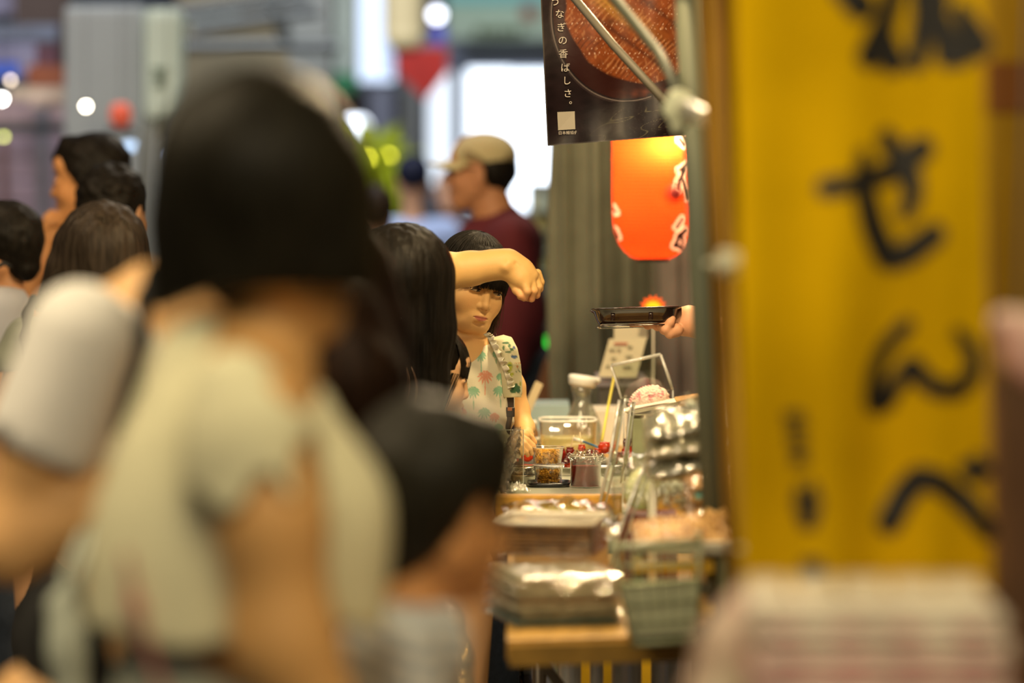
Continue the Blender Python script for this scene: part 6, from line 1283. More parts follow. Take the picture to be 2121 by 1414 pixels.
    for k in range(1100):     # strands falling from the crown over the cap
        a = rr.uniform(-PI, PI); e1 = rr.uniform(.0, .9); pts = []; lift = rr.uniform(.985, 1.03); sw = rr.normal()*.12
        for i in range(9):
            t = i/8; el_ = 1.5-(1.5-e1)*t; d = np.array((math.sin(a+sw*t)*math.cos(el_), math.cos(a+sw*t)*math.cos(el_), math.sin(el_)))
            pts.append(L(*(np.array((0, -.014, .040))+d*np.array((.0865, .1040, .0940))*lift)))
        mb.tube(pts, [.0004]+[.0008]*7+[.0002], 4, cap=False)
    mb.build('hair_strand', HB(), r, True)['kind'] = 'stuff'
    mb = MB(); br = mat('hair_warm', (.055, .028, .016), .4)
    for k in range(240):      # falls beside the face
        sx = -1 if k % 4 else 1; x = sx*(.074+.018*rr.random()); y = .030-.050*rr.random(); ln = rr.uniform(.10, .20) if sx < 0 else rr.uniform(.08, .14); w1, w2 = rr.normal(), rr.normal()
        pts = [L(x+sx*(.004*math.sin(t*5+w1*2)+.010*t*w2*.7)+sx*.004*t, y+.010*math.sin(t*6+w2*2)*t-.01*t, .03-ln*t-.02*t*t) for t in np.linspace(0, 1, 12)]
        mb.tube(pts, [.0006]+[.0007]*9+[.0004, .0001], 4, cap=False)
    for k in range(60):       # curly wisps at the nape side
        a = rr.random()*6; q0 = np.array((-.050-.03*rr.random(), .0+.03*rr.normal(), -.085-.02*rr.random())); pts = [L(*(q0+np.array((-.012*t*2*math.sin(a), .006*math.cos(t*8+a), -.035*t))+.006*np.array((math.cos(t*9+a), math.sin(t*9+a), 0)))) for t in np.linspace(0, 1, 14)]
        mb.tube(pts, .00045, 4, cap=False)
    for k in range(26):       # flyaways above the crown
        a = rr.uniform(-1.2, .3); p = np.array((math.sin(a)*.084, -.02+.03*rr.normal(), .04+math.cos(a)*.086)); d = np.array((-.6+rr.normal()*.3, .2*rr.normal(), .25)); pts = [L(*(p+d*.03*t+np.array((0, 0, -.012*t*t)))) for t in np.linspace(0, 1, 6)]
        mb.tube(pts, [.0004]*5+[.0001], 3, cap=False)
    mb.build('side_hair', br, r, True)['kind'] = 'stuff'
    # ---- the top with printed palms
    top = chain(Y, (985, 775, 70), (990, 845, 68), (990, 945, 62), (982, 1030, 72), k=.04)+chain(Y, (945, 785, 62, -.03), (955, 900, 56, -.03), k=.04)+chain(Y+.02, (1005, 722, 24), (1036, 752, 24), k=.02)+chain(Y-.02, (935, 745, 26), (912, 768, 26), k=.03)
    top += [sub(cone(W(962, 640, Y-.03), W(958, 706, Y-.05), m2(44, Y), m2(43, Y)), .006), sub(cone(W(958, 706, Y-.05), W(950, 720, Y-.16), m2(43, Y), m2(43, Y)), .006), sub(cone(W(1072, 760, Y+.05), W(1094, 880, Y+.02), m2(30, Y), m2(38, Y)), .008)]
    top += [disp(lambda P: (.0022*np.sin((P[..., 2]*1.0+.35*P[..., 0])*150+2*np.sin(P[..., 0]*45))*np.exp(-((P[..., 2]-W(0, 880, Y)[2])/.03)**2)).astype(np.float32)), fold(.0013, 70, 59, .4)]
    GR, CO = (.16, .42, .27), (.72, .26, .16)
    palms = [(995, 735, 15, GR, .1, 38), (1005, 777, 20, CO, 0, 40), (980, 808, 18, GR, .05, 38), (1033, 808, 15, GR, .2, 36), (1028, 733, 10, GR, 0, 20), (1003, 852, 17, GR, 0, 16), (1024, 862, 13, CO, .3, 12), (1036, 780, 10, GR, .2, 18), (960, 793, 12, GR, -.3, 20), (1032, 885, 13, GR, 0, 20), (1000, 700, 12, CO, .3, 20), (955, 850, 16, CO, .2, 30), (1010, 905, 14, CO, 0, 18), (975, 890, 14, GR, 0, 20)]
    def cf(V):
        u = 1060.5+V[:, 0]*F/(Y-.06); v = YH+(HC-V[:, 2])*F/(Y-.06); C = np.tile(np.array((.70, .66, .50)), (len(V), 1)); C2 = C.copy()
        for (x, y, sz, col, lean, tr) in palms:
            best = np.full(len(V), 99.)
            def seg(ax_, ay_, bx, by, wd):
                t = np.clip(((u-ax_)*(bx-ax_)+(v-ay_)*(by-ay_))/max((bx-ax_)**2+(by-ay_)**2, 1e-6), 0, 1); d = np.hypot(u-ax_-(bx-ax_)*t, v-ay_-(by-ay_)*t)-wd*(1-.75*t**2); return d
            best = np.minimum(best, seg(x, y, x+lean*tr*.5, y+tr*.55, .9)); best = np.minimum(best, seg(x+lean*tr*.5, y+tr*.55, x+lean*tr*.6, y+tr, .9))
            for a in (-170, -145, -105, -65, -30, -5, 150, 28, 115, 62):
                a_ = math.radians(a); L1 = sz*(.6 if a > 0 else .62); mx_, my_ = x+math.cos(a_)*L1*.6, y+math.sin(a_)*L1*.6-1.2; ex, ey = x+math.cos(a_)*L1*1.25, y+math.sin(a_)*L1*1.1+sz*.22
                best = np.minimum(best, seg(x, y, mx_, my_, 1.5)); best = np.minimum(best, seg(mx_, my_, ex, ey, 1.9))
            m = np.clip(.9-best, 0, 1)[:, None]*.85; C2 = C2*(1-m)+np.array(col)*m
        return C2
    V, Q = sdf_mesh(top+[hem(W(0, 1060, Y)[2])], .0019, box=(np.array((-9, -9, W(0, 935, Y)[2])), np.array((9, 9, 9)))); V2, Q2 = sdf_mesh(top+[hem(W(0, 1060, Y)[2])], .006, box=(np.array((-9, -9, 0)), np.array((9, 9, W(0, 935, Y)[2]+.006))))
    V, Q = join_vf([(V, Q), (V2, Q2)]); mk('top', V, Q, mat('top_print', (1, 1, 1), .85, attr='Col', bump=.1, bscale=600), r, True, cf(V))
    # ruffle along the armhole
    P = [(1001, 692, -.05), (1010, 700, -.055), (1021, 722, -.065), (1032, 745, -.068), (1043, 768, -.068), (1050, 790, -.066), (1052, 806, -.062)]; V = []; n = 90; m_ = 7
    for i in range(n):
        t = i/(n-1)*(len(P)-1); k = min(int(t), len(P)-2); f = t-k; q0 = np.array(P[k])*(1-f)+np.array(P[k+1])*f
        for j in range(m_):
            w_ = j/(m_-1); V.append(W(q0[0]+w_*(11+3*math.sin(i*.9))+1.2*math.sin(i*.75)*w_, q0[1]-w_*4+2.0*math.sin(i*1.1)*w_, Y+q0[2]+.010*math.sin(i*.62)*w_-.004*w_))
    mk('ruffle', V, np.array([(i*m_+j, i*m_+j+1, (i+1)*m_+j+1, (i+1)*m_+j) for i in range(n-1) for j in range(m_-1)]), mat('ruffle_cream', (.72, .68, .55), .85), r, True).modifiers.new('Solidify', 'SOLIDIFY').thickness = .0008
    # skirt / shorts
    footing(r, W(968, 0, Y)[0], Y+.02, .60, .055, 1, 200, mat('shorts_denim', (.05, .08, .14), .8, noise=.2, nscale=80), rad=.068)
    # backpack strap with small drawings
    bp = empty('backpack', W(985, 840, Y+.14), 'cream backpack strap with green doodle prints over the girl\'s shoulder', 'backpack')
    SP = [(1026, 702, 17, .02, .3), (1040, 705, 18, -.02, .2), (1050, 725, 18.5, -.035, .12), (1057, 755, 18, -.04, .05), (1060, 790, 18, -.035, 0), (1061, 822, 16.5, -.03, 0)]; V = []; n = 64; m_ = 25; Cc = []
    UV = []
    for i in range(n):
        t = i/(n-1)*(len(SP)-1); k = min(int(t), len(SP)-2); f = t-k; q0 = np.array(SP[k])*(1-f)+np.array(SP[k+1])*f
        for j in range(m_):
            w_ = -1+2*j/(m_-1); x = q0[0]+w_*q0[2]*(1 if i < n-3 else .9); y = q0[1]-w_*q0[4]*14; V.append(W(x, y, Y+q0[3]-.020-.006*(1-w_*w_)+.012*(w_ > 0)*w_)); UV.append((x, y))
    UV = np.array(UV); Cc = np.tile(np.array((.60, .56, .36)), (len(V), 1))
    def dab(x, y, rx_, ry_, col, a=1.):
        nonlocal Cc
        d = ((UV[:, 0]-x)/rx_)**2+((UV[:, 1]-y)/ry_)**2; m = np.clip((1.3-d)*2, 0, 1)[:, None]*a; Cc = Cc*(1-m)+np.array(col)*m
    g = (.05, .14, .06)
    for (x, y, rx_, ry_, col) in ((1047, 713, 6, 2.2, g), (1053, 719, 3, 4, g), (1044, 722, 2, 4, g), (1057, 725, 4, 2, g), (1052, 730, 5, 1.6, g), (1062, 722, 2.4, 2.4, (.06, .10, .22)), (1062, 740, 6, 3.4, (.07, .13, .24)), (1058, 738, 3, 2, (.05, .09, .18)),
                              (1055, 760, 4, 10, (.36, .38, .04)), (1055, 756, 2.2, 2.2, g), (1058, 774, 3.6, 4, (.36, .38, .04)), (1068, 759, 2, 2, (.5, .2, .05)), (1070, 765, 3, 1.4, g), (1066, 768, 2, 1.4, g), (1073, 770, 1.5, 1.5, g),
                              (1066, 802, 8, 5, g), (1062, 808, 5, 5, g), (1070, 808, 4, 5, (.04, .12, .07)), (1066, 796, 3, 4, g), (1074, 794, 2, 5, (.3, .33, .06))): dab(x, y, rx_, ry_, col)
    for x in range(1046, 1078, 4): dab(x, 752, 1.3, .9, (.45, .18, .06))
    o = mk('padded_strap', V, np.array([(i*m_+j, i*m_+j+1, (i+1)*m_+j+1, (i+1)*m_+j) for i in range(n-1) for j in range(m_-1)]), mat('strap_print', (1, 1, 1), .7, attr='Col', bump=.1, bscale=500), bp, True, Cc); md = o.modifiers.new('Solidify', 'SOLIDIFY'); md.thickness = .005; md.offset = -1
    web = mat('webbing_dark', (.045, .028, .016), .7)
    mb = MB(); mb.box(W(1056, 836, Y-.045), (m2(17, Y), .003, m2(30, Y)), bev=.001); mb.build('webbing', web, bp); mb = MB(); mb.box(W(1056, 853, Y-.048), (m2(20, Y), .006, m2(20, Y)), bev=.002); mb.build('buckle', mat('buckle_dark', (.02, .016, .012), .3), bp, True)
    mb = MB(); mb.box(W(1056, 847, Y-.052), (m2(9, Y), .002, m2(7, Y)), bev=.0006); mb.build('buckle_patch', mat('patch_orange', (.32, .11, .03), .5), bp)
    mb = MB(); mb.tube([W(1055, 862, Y-.045), W(1052, 885, Y-.04), W(1047, 925, Y-.0)], [.007, .006, .005], 8); mb.build('lower_webbing', web, bp, True)
    blob('pack', [ell(W(958, 850, Y+.17), (.095, .055, .13), k=.02)], .008, mat('pack_cream', (.55, .50, .34), .8), bp)
girl()

# ---- G: little girl in profile
def little_girl():
    Y = 7.72; r = person(W(872, 0, Y)[0], Y, 'little girl in profile with glossy black fringe below the taller girl')
    c = W(889, 778, Y); R = RZYX(-84, -10, 0); s = .80; sk = (.70, .42, .22)
    prims = chain(Y, (872, 850, 30), (866, 905, 32), k=.03)+chain(Y, (840, 935, 32), (890, 935, 32), k=.04)+chain(Y, (865, 960, 48), (865, 1080, 48), (865, 1170, 55), k=.04)+chain(Y-.06, (868, 935, 24), (880, 1030, 20), (950, 1060, 16), k=.015)+hand_prims(W(960, 1062, Y-.06), (1, 0, 0), (0, -.2, 1), .11)+legs_prims(W(865, 0, Y)[0], Y, .46, rad=.05, gap=.05)
    hpr = head_prims(c, R, s, 1., nose=.95); allp = prims+[hpr]; zc = c[2]-.09
    A = sdf_mesh(allp, .007, box=(np.array((-9, -9, -1)), np.array((9, 9, zc+.007)))); B = sdf_mesh(allp, .0018, box=(c-np.array((.14, .14, .092)), c+.2))
    V, Q = join_vf([A, B]); b = mk('body', V, Q, skin_m(), r, True, face_cols(c, R, s, sk, lips=(.52, .17, .11), blush=.3)(V)); eyes(b, c, R, s, gaze=(0, -.004), half=.1)
    def L(x, y, z): return L2W(c, R, s, (x, y, z))
    hp = [ell(L(0, -.016, .036), (.085*s, .101*s, .088*s), R, k=.01), cone(L(0, -.06, .0), L(0, -.05, -.10), .056*s, .045*s, k=.03), cone(L(.05, -.03, .02), L(.062, -.02, -.08), .03*s, .016*s, k=.02), sub(ell(L(0, .105, -.060), (.095*s, .078*s, .078*s), R), .008), sub(ell(L(.045, .07, -.07), (.062*s, .055*s, .075*s), R), .02), disp(lambda P: .001*_noise(P.astype(np.float32), 300, 69))]
    blob('hair', hp, .0028, HB(), r)
    rr = np.random.default_rng(3); mb = MB()
    for k in range(420):
        u = rr.uniform(-1, 1); x0 = u*.030; x1 = u*(.076 if u < 0 else .056); pts = []; zend = .012+rr.normal()*.003; f = .006*rr.random()
        for i in range(8):
            t = i/7; z = .118-(.118-zend)*t**1.4; x = x0+(x1-x0)*min(1, t*1.7); ym = math.sqrt(max(1-(x/.090)**2-((z-.036)/.094)**2, 0))*.104-.014 if z > .05 else math.sqrt(max(1-(x/.090)**2, 0))*.102-.010-(.05-z)*.02
            pts.append(L(x, ym+f, z))
        mb.tube(pts, [.0007]+[.0011]*5+[.0009, .0002], 4, cap=False)
    mb.build('fringe', hair_mat('hair_glossy', (.018, .014, .010), .28), r, True)['kind'] = 'stuff'
    mb = MB()
    for k in range(50): y0 = .02+.05*rr.random(); mb.tube([L(.075+.004*math.sin(t*4+k), y0-.02*t, .02-.09*t) for t in np.linspace(0, 1, 7)], [.0005]*6+[.0001], 4, cap=False)
    mb.build('side_hair', HB(), r, True)['kind'] = 'stuff'
    blob('dress', chain(Y, (838, 935, 40), (892, 935, 38), k=.04)+chain(Y, (865, 965, 56), (865, 1080, 58), (865, 1260, 84), k=.04)+[hem(W(0, 1270, Y)[2]), fold(.003, 50, 3)], .007, mat('dress_rose', (.50, .26, .22), .85), r)
    shoes(r, W(865, 0, Y)[0], Y, .05, -80, mat('shoe_dark', (.04, .035, .03), .5))
little_girl()

# ---- H: man in cap and sunglasses
def cap_man():
    Y = 11.8; r = person(W(1035, 0, Y)[0], Y, 'man in a maroon T-shirt, camouflage cap and dark glasses facing left')
    c = W(996, 355, Y); R = RZYX(84, 0, 0); s = 1.0
    prims = chain(Y, (1008, 400, 42), (1030, 460, 44), k=.03)+chain(Y, (1010, 500, 44), (1066, 498, 48), k=.05)+chain(Y, (1035, 560, 72), (1045, 700, 66), (1045, 830, 66), k=.06)+chain(Y-.14, (1062, 515, 32), (1072, 640, 28), (1030, 740, 20), k=.01)
    body_and_head(r, prims+hand_prims(W(1022, 742, Y-.16), (-.9, 0, -.3), (0, -.4, 1), .18)+legs_prims(W(1045, 0, Y)[0], Y, .84), c, R, s, (.50, .23, .11), h=.009, hh=.0045)
    def L(x, y, z): return L2W(c, R, s, (x, y, z))
    hp = [ell(L(0, -.030, .014), (.081, .084, .085), R, k=.02), cone(L(0, -.06, -.01), L(0, -.055, -.05), .046, .03, k=.02), sub(ell(L(0, .09, -.06), (.09, .075, .10), R), .01), sub(cone(L(-.085, .0, -.03), L(-.085, .012, .0), .026, .022), .01), disp(lambda P: .0015*_noise(P.astype(np.float32), 200, 5))]
    blob('hair', hp, .005, HB(), r)
    # cap
    cp = [ell(L(0, -.010, .048), (.086, .104, .074), R, k=.01), clip(lambda P: -(((P-L(0, 0, .030))@np.array(R))[..., 2]+.18*((P-L(0, 0, .03))@np.array(R))[..., 1]*0-.10*np.minimum(((P-L(0, 0, .03))@np.array(R))[..., 1], 0)*-1*-1))]
    def cf(V): 
        n1 = _noise(V.astype(np.float32), 55, 4)[:, None]; q = (V-np.array(c))@np.array(R); C = np.where(n1 > .45, np.array((.26, .20, .10)), np.where(n1 < -.55, np.array((.46, .26, .18)), np.array((.52, .44, .24)))); return np.where((q[:, 1:2] > .058) & (q[:, 2:3] > .050) & (np.abs(q[:, 0:1]) < .035), np.array((.38, .03, .03)), C)
    blob('cap', cp, .0035, mat('cap_camo', (1, 1, 1), .8, attr='Col'), r, colfn=cf)
    V = []; n1, n2 = 16, 24
    for i in range(n1+1):
        for j in range(n2+1):
            a = -1.15+2.3*j/n2; t = i/n1; rr_ = .080+.075*t*math.cos(a*.75); x = math.sin(a)*(.080+.012*t); y = -.010+math.cos(a)*rr_*1.0+.018*t; V.append(L(x, y, .034-.012*t-.9*x*x*3*(.5+t*.5)))
    o = mk('cap_brim', V, np.array([(i*(n2+1)+j, (i+1)*(n2+1)+j, (i+1)*(n2+1)+j+1, i*(n2+1)+j+1) for i in range(n1) for j in range(n2)]), mat('brim_tan', (.55, .46, .22), .7), r, True); md = o.modifiers.new('Solidify', 'SOLIDIFY'); md.thickness = .004
    g = mat('sunglass_black', (.01, .01, .012), .15); mb = MB()
    for sx in (-1, 1): mb.add([L(sx*.008, .098, .014), L(sx*.058, .080, .016), L(sx*.056, .082, -.014), L(sx*.014, .100, -.016)], [(0, 1, 2, 3), (3, 2, 1, 0)]); mb.tube([L(sx*.058, .080, .012), L(sx*.078, .01, .010)], .0035, 8)
    mb.tube([L(-.008, .100, .010), L(.008, .100, .010)], .002, 6); mb.build('glasses', g, r)
    sh = chain(Y, (1000, 500, 52), (1068, 500, 56), k=.05)+chain(Y, (1030, 560, 84), (1042, 700, 78), (1045, 815, 76), k=.06)+chain(Y-.15, (1058, 500, 58), (1074, 650, 50), (1050, 745, 42), (1018, 765, 34), k=.04)+chain(Y, (1030, 462, 50), (1040, 490, 60), k=.03)+[sub(cone(W(1008, 400, Y), W(1020, 448, Y), m2(50, Y), m2(42, Y)), .01), hem(W(0, 835, Y)[2]), fold(.004, 26, 6, .4)]
    blob('t_shirt', sh, .007, mat('maroon', (.115, .012, .018), .85, noise=.15, nscale=20), r)
    footing(r, W(1045, 0, Y)[0], Y, .80, .09, 1, 90, DENIM())
cap_man()

# ---- I J K L: group at the left
def left_group():
    # I: man in profile, hand at his mouth
    Y = 10.5; r = person(W(190, 0, Y)[0], Y, 'black-haired man in profile touching his fist to his mouth')
    c = W(186, 372, Y); R = RZYX(84, -4, 0); sk = (.58, .27, .10)
    prims = chain(Y, (205, 430, 38), (212, 500, 42), k=.03)+chain(Y, (150, 560, 42), (270, 560, 42), k=.05)+chain(Y, (210, 620, 80), (210, 780, 74), (210, 900, 76), k=.06)
    prims += chain(Y-.14, (150, 570, 36), (95, 660, 31), (55, 640, 28), k=.02)+chain(Y-.14, (52, 640, 28), (80, 560, 26), (100, 500, 19), k=.015)
    def q(pts, k=.006): return [cone(W(a[0], a[1], Y-.13+a[3]), W(b[0], b[1], Y-.13+b[3]), m2(a[2], Y), m2(b[2], Y), k=k) for a, b in zip(pts[:-1], pts[1:])]
    prims += q([(99, 502, 20, 0), (104, 484, 23, 0), (112, 470, 22, 0)], .02)
    for i, (dx, dy) in enumerate(((0, 0), (3, 9), (5, 18), (6, 26))): prims += q([(96+dx, 452+dy, 9, -.02+.004*i), (108+dx, 442+dy, 8, -.01), (124+dx*.8, 446+dy, 7.5, .0), (128+dx*.5, 456+dy, 7, .01)])
    prims += q([(98, 490, 11, -.02), (96, 470, 9, -.03), (106, 458, 8, -.035), (118, 460, 7, -.035)])
    b = body_and_head(r, prims+legs_prims(W(210, 0, Y)[0], Y, .84), c, R, 1.0, sk, h=.0065, hh=.004)
    def L(x, y, z): return L2W(c, R, 1., (x, y, z))
    eyes(b, c, R, 1., gaze=(0, -.002), half=.2)
    hp = [ell(L(0, -.018, .042), (.086, .100, .088), R, k=.02), cone(L(0, .05, .085), L(0, .078, .062), .04, .024, k=.02), cone(L(0, -.06, .0), L(0, -.058, -.05), .05, .035, k=.02), cone(L(-.070, .010, .02), L(-.076, .0, -.022), .026, .016, k=.02), sub(ell(L(0, .118, -.046), (.11, .078, .080), R), .008), disp(lambda P: .0020*_noise(P.astype(np.float32), 170, 8))]
    blob('hair', hp, .0045, HB(), r)
    blob('shirt', chain(Y, (148, 565, 50), (272, 565, 48), k=.05)+chain(Y, (210, 625, 88), (210, 780, 84), (210, 880, 84), k=.06)+chain(Y-.12, (146, 575, 46), (112, 625, 42), k=.03)+[hem(W(0, 900, Y)[2]), fold(.004, 30, 5)], .008, mat('shirt_charcoal', (.03, .03, .032), .85), r)
    footing(r, W(210, 0, Y)[0], Y, .80, .09, 1, 60, DENIM())
    # J: back of a short-haired head
    Y = 9.9; r = person(W(240, 0, Y)[0], Y, 'person with tousled short black hair seen from behind, ear showing')
    c = W(238, 440, Y); R = RZYX(-28, -4, 0)
    body_and_head(r, chain(Y, (240, 510, 40), (240, 580, 42), k=.03)+chain(Y, (180, 640, 42), (300, 640, 42), k=.05)+chain(Y, (240, 700, 80), (240, 860, 74), (240, 980, 76), k=.06)+chain(Y, (300, 650, 36), (315, 790, 30), (300, 930, 24), k=.02)+legs_prims(W(240, 0, Y)[0], Y, .80), c, R, .98, (.58, .31, .16), h=.009, hh=.0045, detail=False)
    def L(x, y, z): return L2W(c, R, .98, (x, y, z))
    hp = [ell(L(0, -.018, .036), (.088, .104, .092), R, k=.02), cone(L(0, -.06, .0), L(0, -.062, -.06), .056, .044, k=.02), sub(cone(L(.09, .004, -.045), L(.09, .012, -.005), .034, .026), .01), sub(ell(L(0, .115, -.045), (.10, .075, .085), R), .01), disp(lambda P: .004*_noise(P.astype(np.float32), 150, 18))]
    blob('hair', hp, .0045, HB(), r)
    blob('shirt', chain(Y, (178, 645, 50), (302, 645, 50), k=.05)+chain(Y, (240, 700, 88), (240, 860, 84), (240, 960, 84), k=.06)+chain(Y, (300, 650, 44), (312, 740, 40), k=.03)+[hem(W(0, 980, Y)[2])], .009, mat('shirt_olive', (.16, .15, .11), .85), r)
    footing(r, W(240, 0, Y)[0], Y, .78, .09, 1, -20, DENIM())
    # K: woman with long wavy hair and grey-green T-shirt
    Y = 8.95; r = person(W(165, 0, Y)[0], Y, 'woman with long wavy dark hair, grey-green T-shirt and black strap, seen from behind')
    c = W(215, 530, Y); R = RZYX(-12, -4, 0)
    prims = chain(Y, (205, 590, 38), (185, 660, 42), k=.03)+chain(Y, (70, 720, 44), (260, 720, 44), k=.05)+chain(Y, (170, 790, 92), (170, 940, 82), (170, 1100, 92), k=.06)+chain(Y-.05, (55, 730, 38), (22, 860, 32), (10, 980, 26), k=.02)
    body_and_head(r, prims+hand_prims(W(10, 1000, Y-.05), (0, 0, -1), (-1, 0, 0), .17)+legs_prims(W(170, 0, Y)[0], Y, .72), c, R, .95, (.60, .33, .17), h=.009, hh=.005, detail=False)
    hp = [ell(W(213, 516, Y), (m2(90, Y), .112, m2(96, Y)), k=.03)]+chain(Y, (212, 520, 86), (220, 600, 86), (230, 660, 70), k=.05)+chain(Y-.02, (160, 520, 44), (140, 570, 42), (112, 612, 28), (86, 634, 13), k=.03)+chain(Y-.02, (180, 560, 50), (170, 630, 44), k=.04)
    hp += [disp(lambda P: .0030*_noise(P.astype(np.float32)*np.array([1, 1, .2], dtype=np.float32), 170, 28))]
    blob('hair', hp, .0045, hair_mat('hair_ash', (.036, .026, .018)), r)
    mb = MB(); rr = np.random.default_rng(8)
    for k in range(240):
        x = rr.uniform(145, 285); side = (x-215)/70; y0 = 440+rr.random()*60; ln = rr.uniform(120, 190); a = rr.random()*6; off = rr.normal()*4
        pts = [W(215+(x-215)*(.75+.4*t)+off*t+4*t*math.sin(t*9+a)+(-34*t**3 if side < -.2 else 0), y0+ln*t, Y-.098+.02*abs(side)+.01*rr.random()) for t in np.linspace(0, 1, 14)]
        mb.tube(pts, [.0003]+[.0010]*11+[.0006, .0002], 4, cap=False)
    for k in range(26):
        a = rr.random()*6; x = rr.uniform(78, 120); pts = [W(x+10*math.cos(t*6+a)-14*t, 610+26*t+8*math.sin(t*6+a), Y-.10) for t in np.linspace(0, 1, 16)]; mb.tube(pts, .0011, 4, cap=False)
    mb.build('hair_strand', hair_mat('hair_ash_lit', (.075, .058, .040)), r, True)['kind'] = 'stuff'
    sh = chain(Y, (68, 715, 54), (255, 715, 50), k=.06)+chain(Y, (165, 790, 104), (168, 940, 94), (170, 1060, 104), k=.07)+chain(Y-.05, (60, 710, 50), (38, 748, 50), k=.04)+[clip(lambda P: np.where(P[..., 0] < W(76, 0, Y)[0], W(0, 768, Y)[2], W(0, 1090, Y)[2])-P[..., 2]), fold(.005, 42, 38, .5)]
    blob('t_shirt', sh, .006, mat('tshirt_greygreen', (.28, .30, .24), .85, noise=.1, nscale=18), r)
    blob('shoulder_strap', chain(Y-.115, (70, 618, 9), (58, 650, 9), (54, 700, 9), (62, 790, 9)), .004, BLACKC(), r)
    footing(r, W(170, 0, Y)[0], Y, .74, .09, 1, -20, BLACKC())
    # L: man at the left edge
    Y = 9.4; r = person(W(-30, 0, Y)[0], Y, 'man with cropped black hair and pale blue shirt cut by the left edge')
    c = W(0, 518, Y); R = RZYX(72, -10, 0)
    prims = chain(Y, (5, 590, 42), (-8, 640, 44), k=.03)+chain(Y, (-70, 640, 46), (8, 640, 44), k=.05)+chain(Y, (-40, 700, 80), (-40, 860, 76), (-40, 1020, 78), k=.06)+chain(Y-.03, (8, 650, 38), (8, 790, 32), (0, 900, 26), k=.02)
    body_and_head(r, prims+hand_prims(W(0, 915, Y-.03), (0, 0, -1), (1, 0, 0), .17)+legs_prims(W(-40, 0, Y)[0], Y, .78), c, R, .97, (.50, .24, .11), h=.009, hh=.005, detail=False)
    def L(x, y, z): return L2W(c, R, .97, (x, y, z))
    hp = [ell(L(0, -.018, .034), (.085, .101, .088), R, k=.02), cone(L(0, -.06, .0), L(0, -.060, -.050), .052, .040, k=.02), sub(cone(L(-.090, .004, -.055), L(-.092, .006, -.008), .030, .023), .01), sub(ell(L(0, .115, -.045), (.10, .075, .085), R), .01), disp(lambda P: .0015*_noise(P.astype(np.float32), 170, 8))]
    blob('hair', hp, .0045, HB(), r)
    sh = chain(Y, (-70, 640, 56), (4, 636, 52), k=.06)+chain(Y, (-40, 700, 90), (-40, 860, 88), (-40, 1000, 92), k=.07)+chain(Y-.03, (6, 640, 48), (4, 715, 48), k=.03)+[clip(lambda P: np.where(P[..., 0] > W(-22, 0, Y)[0], W(0, 736, Y)[2], W(0, 1010, Y)[2])-P[..., 2]), fold(.004, 34, 48, .5)]
    blob('shirt', sh, .007, mat('shirt_paleblue', (.46, .47, .52), .85), r)
    mb = MB(); mb.tube([W(22, 552, Y-.10), W(8, 545, Y-.12), W(-20, 560, Y-.12)], .006, 6); mb.build('collar_edge', BLACKC(), r, True)
    footing(r, W(-40, 0, Y)[0], Y, .76, .09, 1, 30, DENIM())
left_group()

# ---- passers-by far behind
def far_people():
    for (x, y, Y, R_, top, hc, lb, gr) in ((856, 372, 18.5, RZYX(0), (.34, .42, .62), (.012, .014, .03), 'blurred passer-by in a pale blue shirt seen from behind', None), (938, 395, 19.5, RZYX(160), (.40, .24, .26), (.03, .022, .02), 'blurred passer-by in a dusty pink top left of the capped man', None), (765, 445, 16, RZYX(20), (.10, .08, .06), (.04, .025, .016), 'dark-clad passer-by between the bob hair and the long straight hair', None)):
        r = person(W(x, 0, Y)[0], Y, lb); c = W(x, y, Y); k = m2(1, Y); x_ = c[0]; z = c[2]
        def C(a, b, r1, r2, kk=.04): return cone((x_+a[0], Y+a[1], a[2]), (x_+b[0], Y+b[1], b[2]), r1, r2, k=kk)
        pr = [C((0, 0, z-.08), (0, 0, z-.2), .05, .05), C((-.15, 0, z-.25), (.15, 0, z-.25), .055, .055), C((0, 0, z-.35), (0, 0, z-.75), .13, .14), C((-.19, 0, z-.27), (-.24, .02, z-.75), .045, .03), C((.19, 0, z-.27), (.24, .02, z-.75), .045, .03)]
        body_and_head(r, pr+legs_prims(x_, Y, z-.78), c, R_, 1., (.55, .30, .17), h=.014, hh=.009, detail=False)
        blob('hair', [ell(c+np.array(R_)@np.array((0, -.02, .04)), (.088, .104, .09), R_, k=.02), sub(ell(c+np.array(R_)@np.array((0, .12, -.05)), (.1, .08, .09), R_), .01)], .010, hair_mat('hair_far_%d' % x, hc), r)
        blob('shirt', [C((-.15, 0, z-.25), (.15, 0, z-.25), .068, .068), C((0, 0, z-.35), (0, 0, z-.72), .145, .155), C((-.18, 0, z-.27), (-.22, 0, z-.46), .06, .055), C((.18, 0, z-.27), (.22, 0, z-.46), .06, .055)], .012, mat('far_shirt_%d' % x, top, .85), r)
        blob('trousers', [C((-.07, 0, z-.78), (-.1, 0, .12), .10, .065), C((.07, 0, z-.78), (.1, 0, .12), .10, .065)], .014, DENIM(), r)
        shoes(r, x_, Y, .1, 0, mat('shoe_dark', (.04, .035, .03), .5))
far_people()

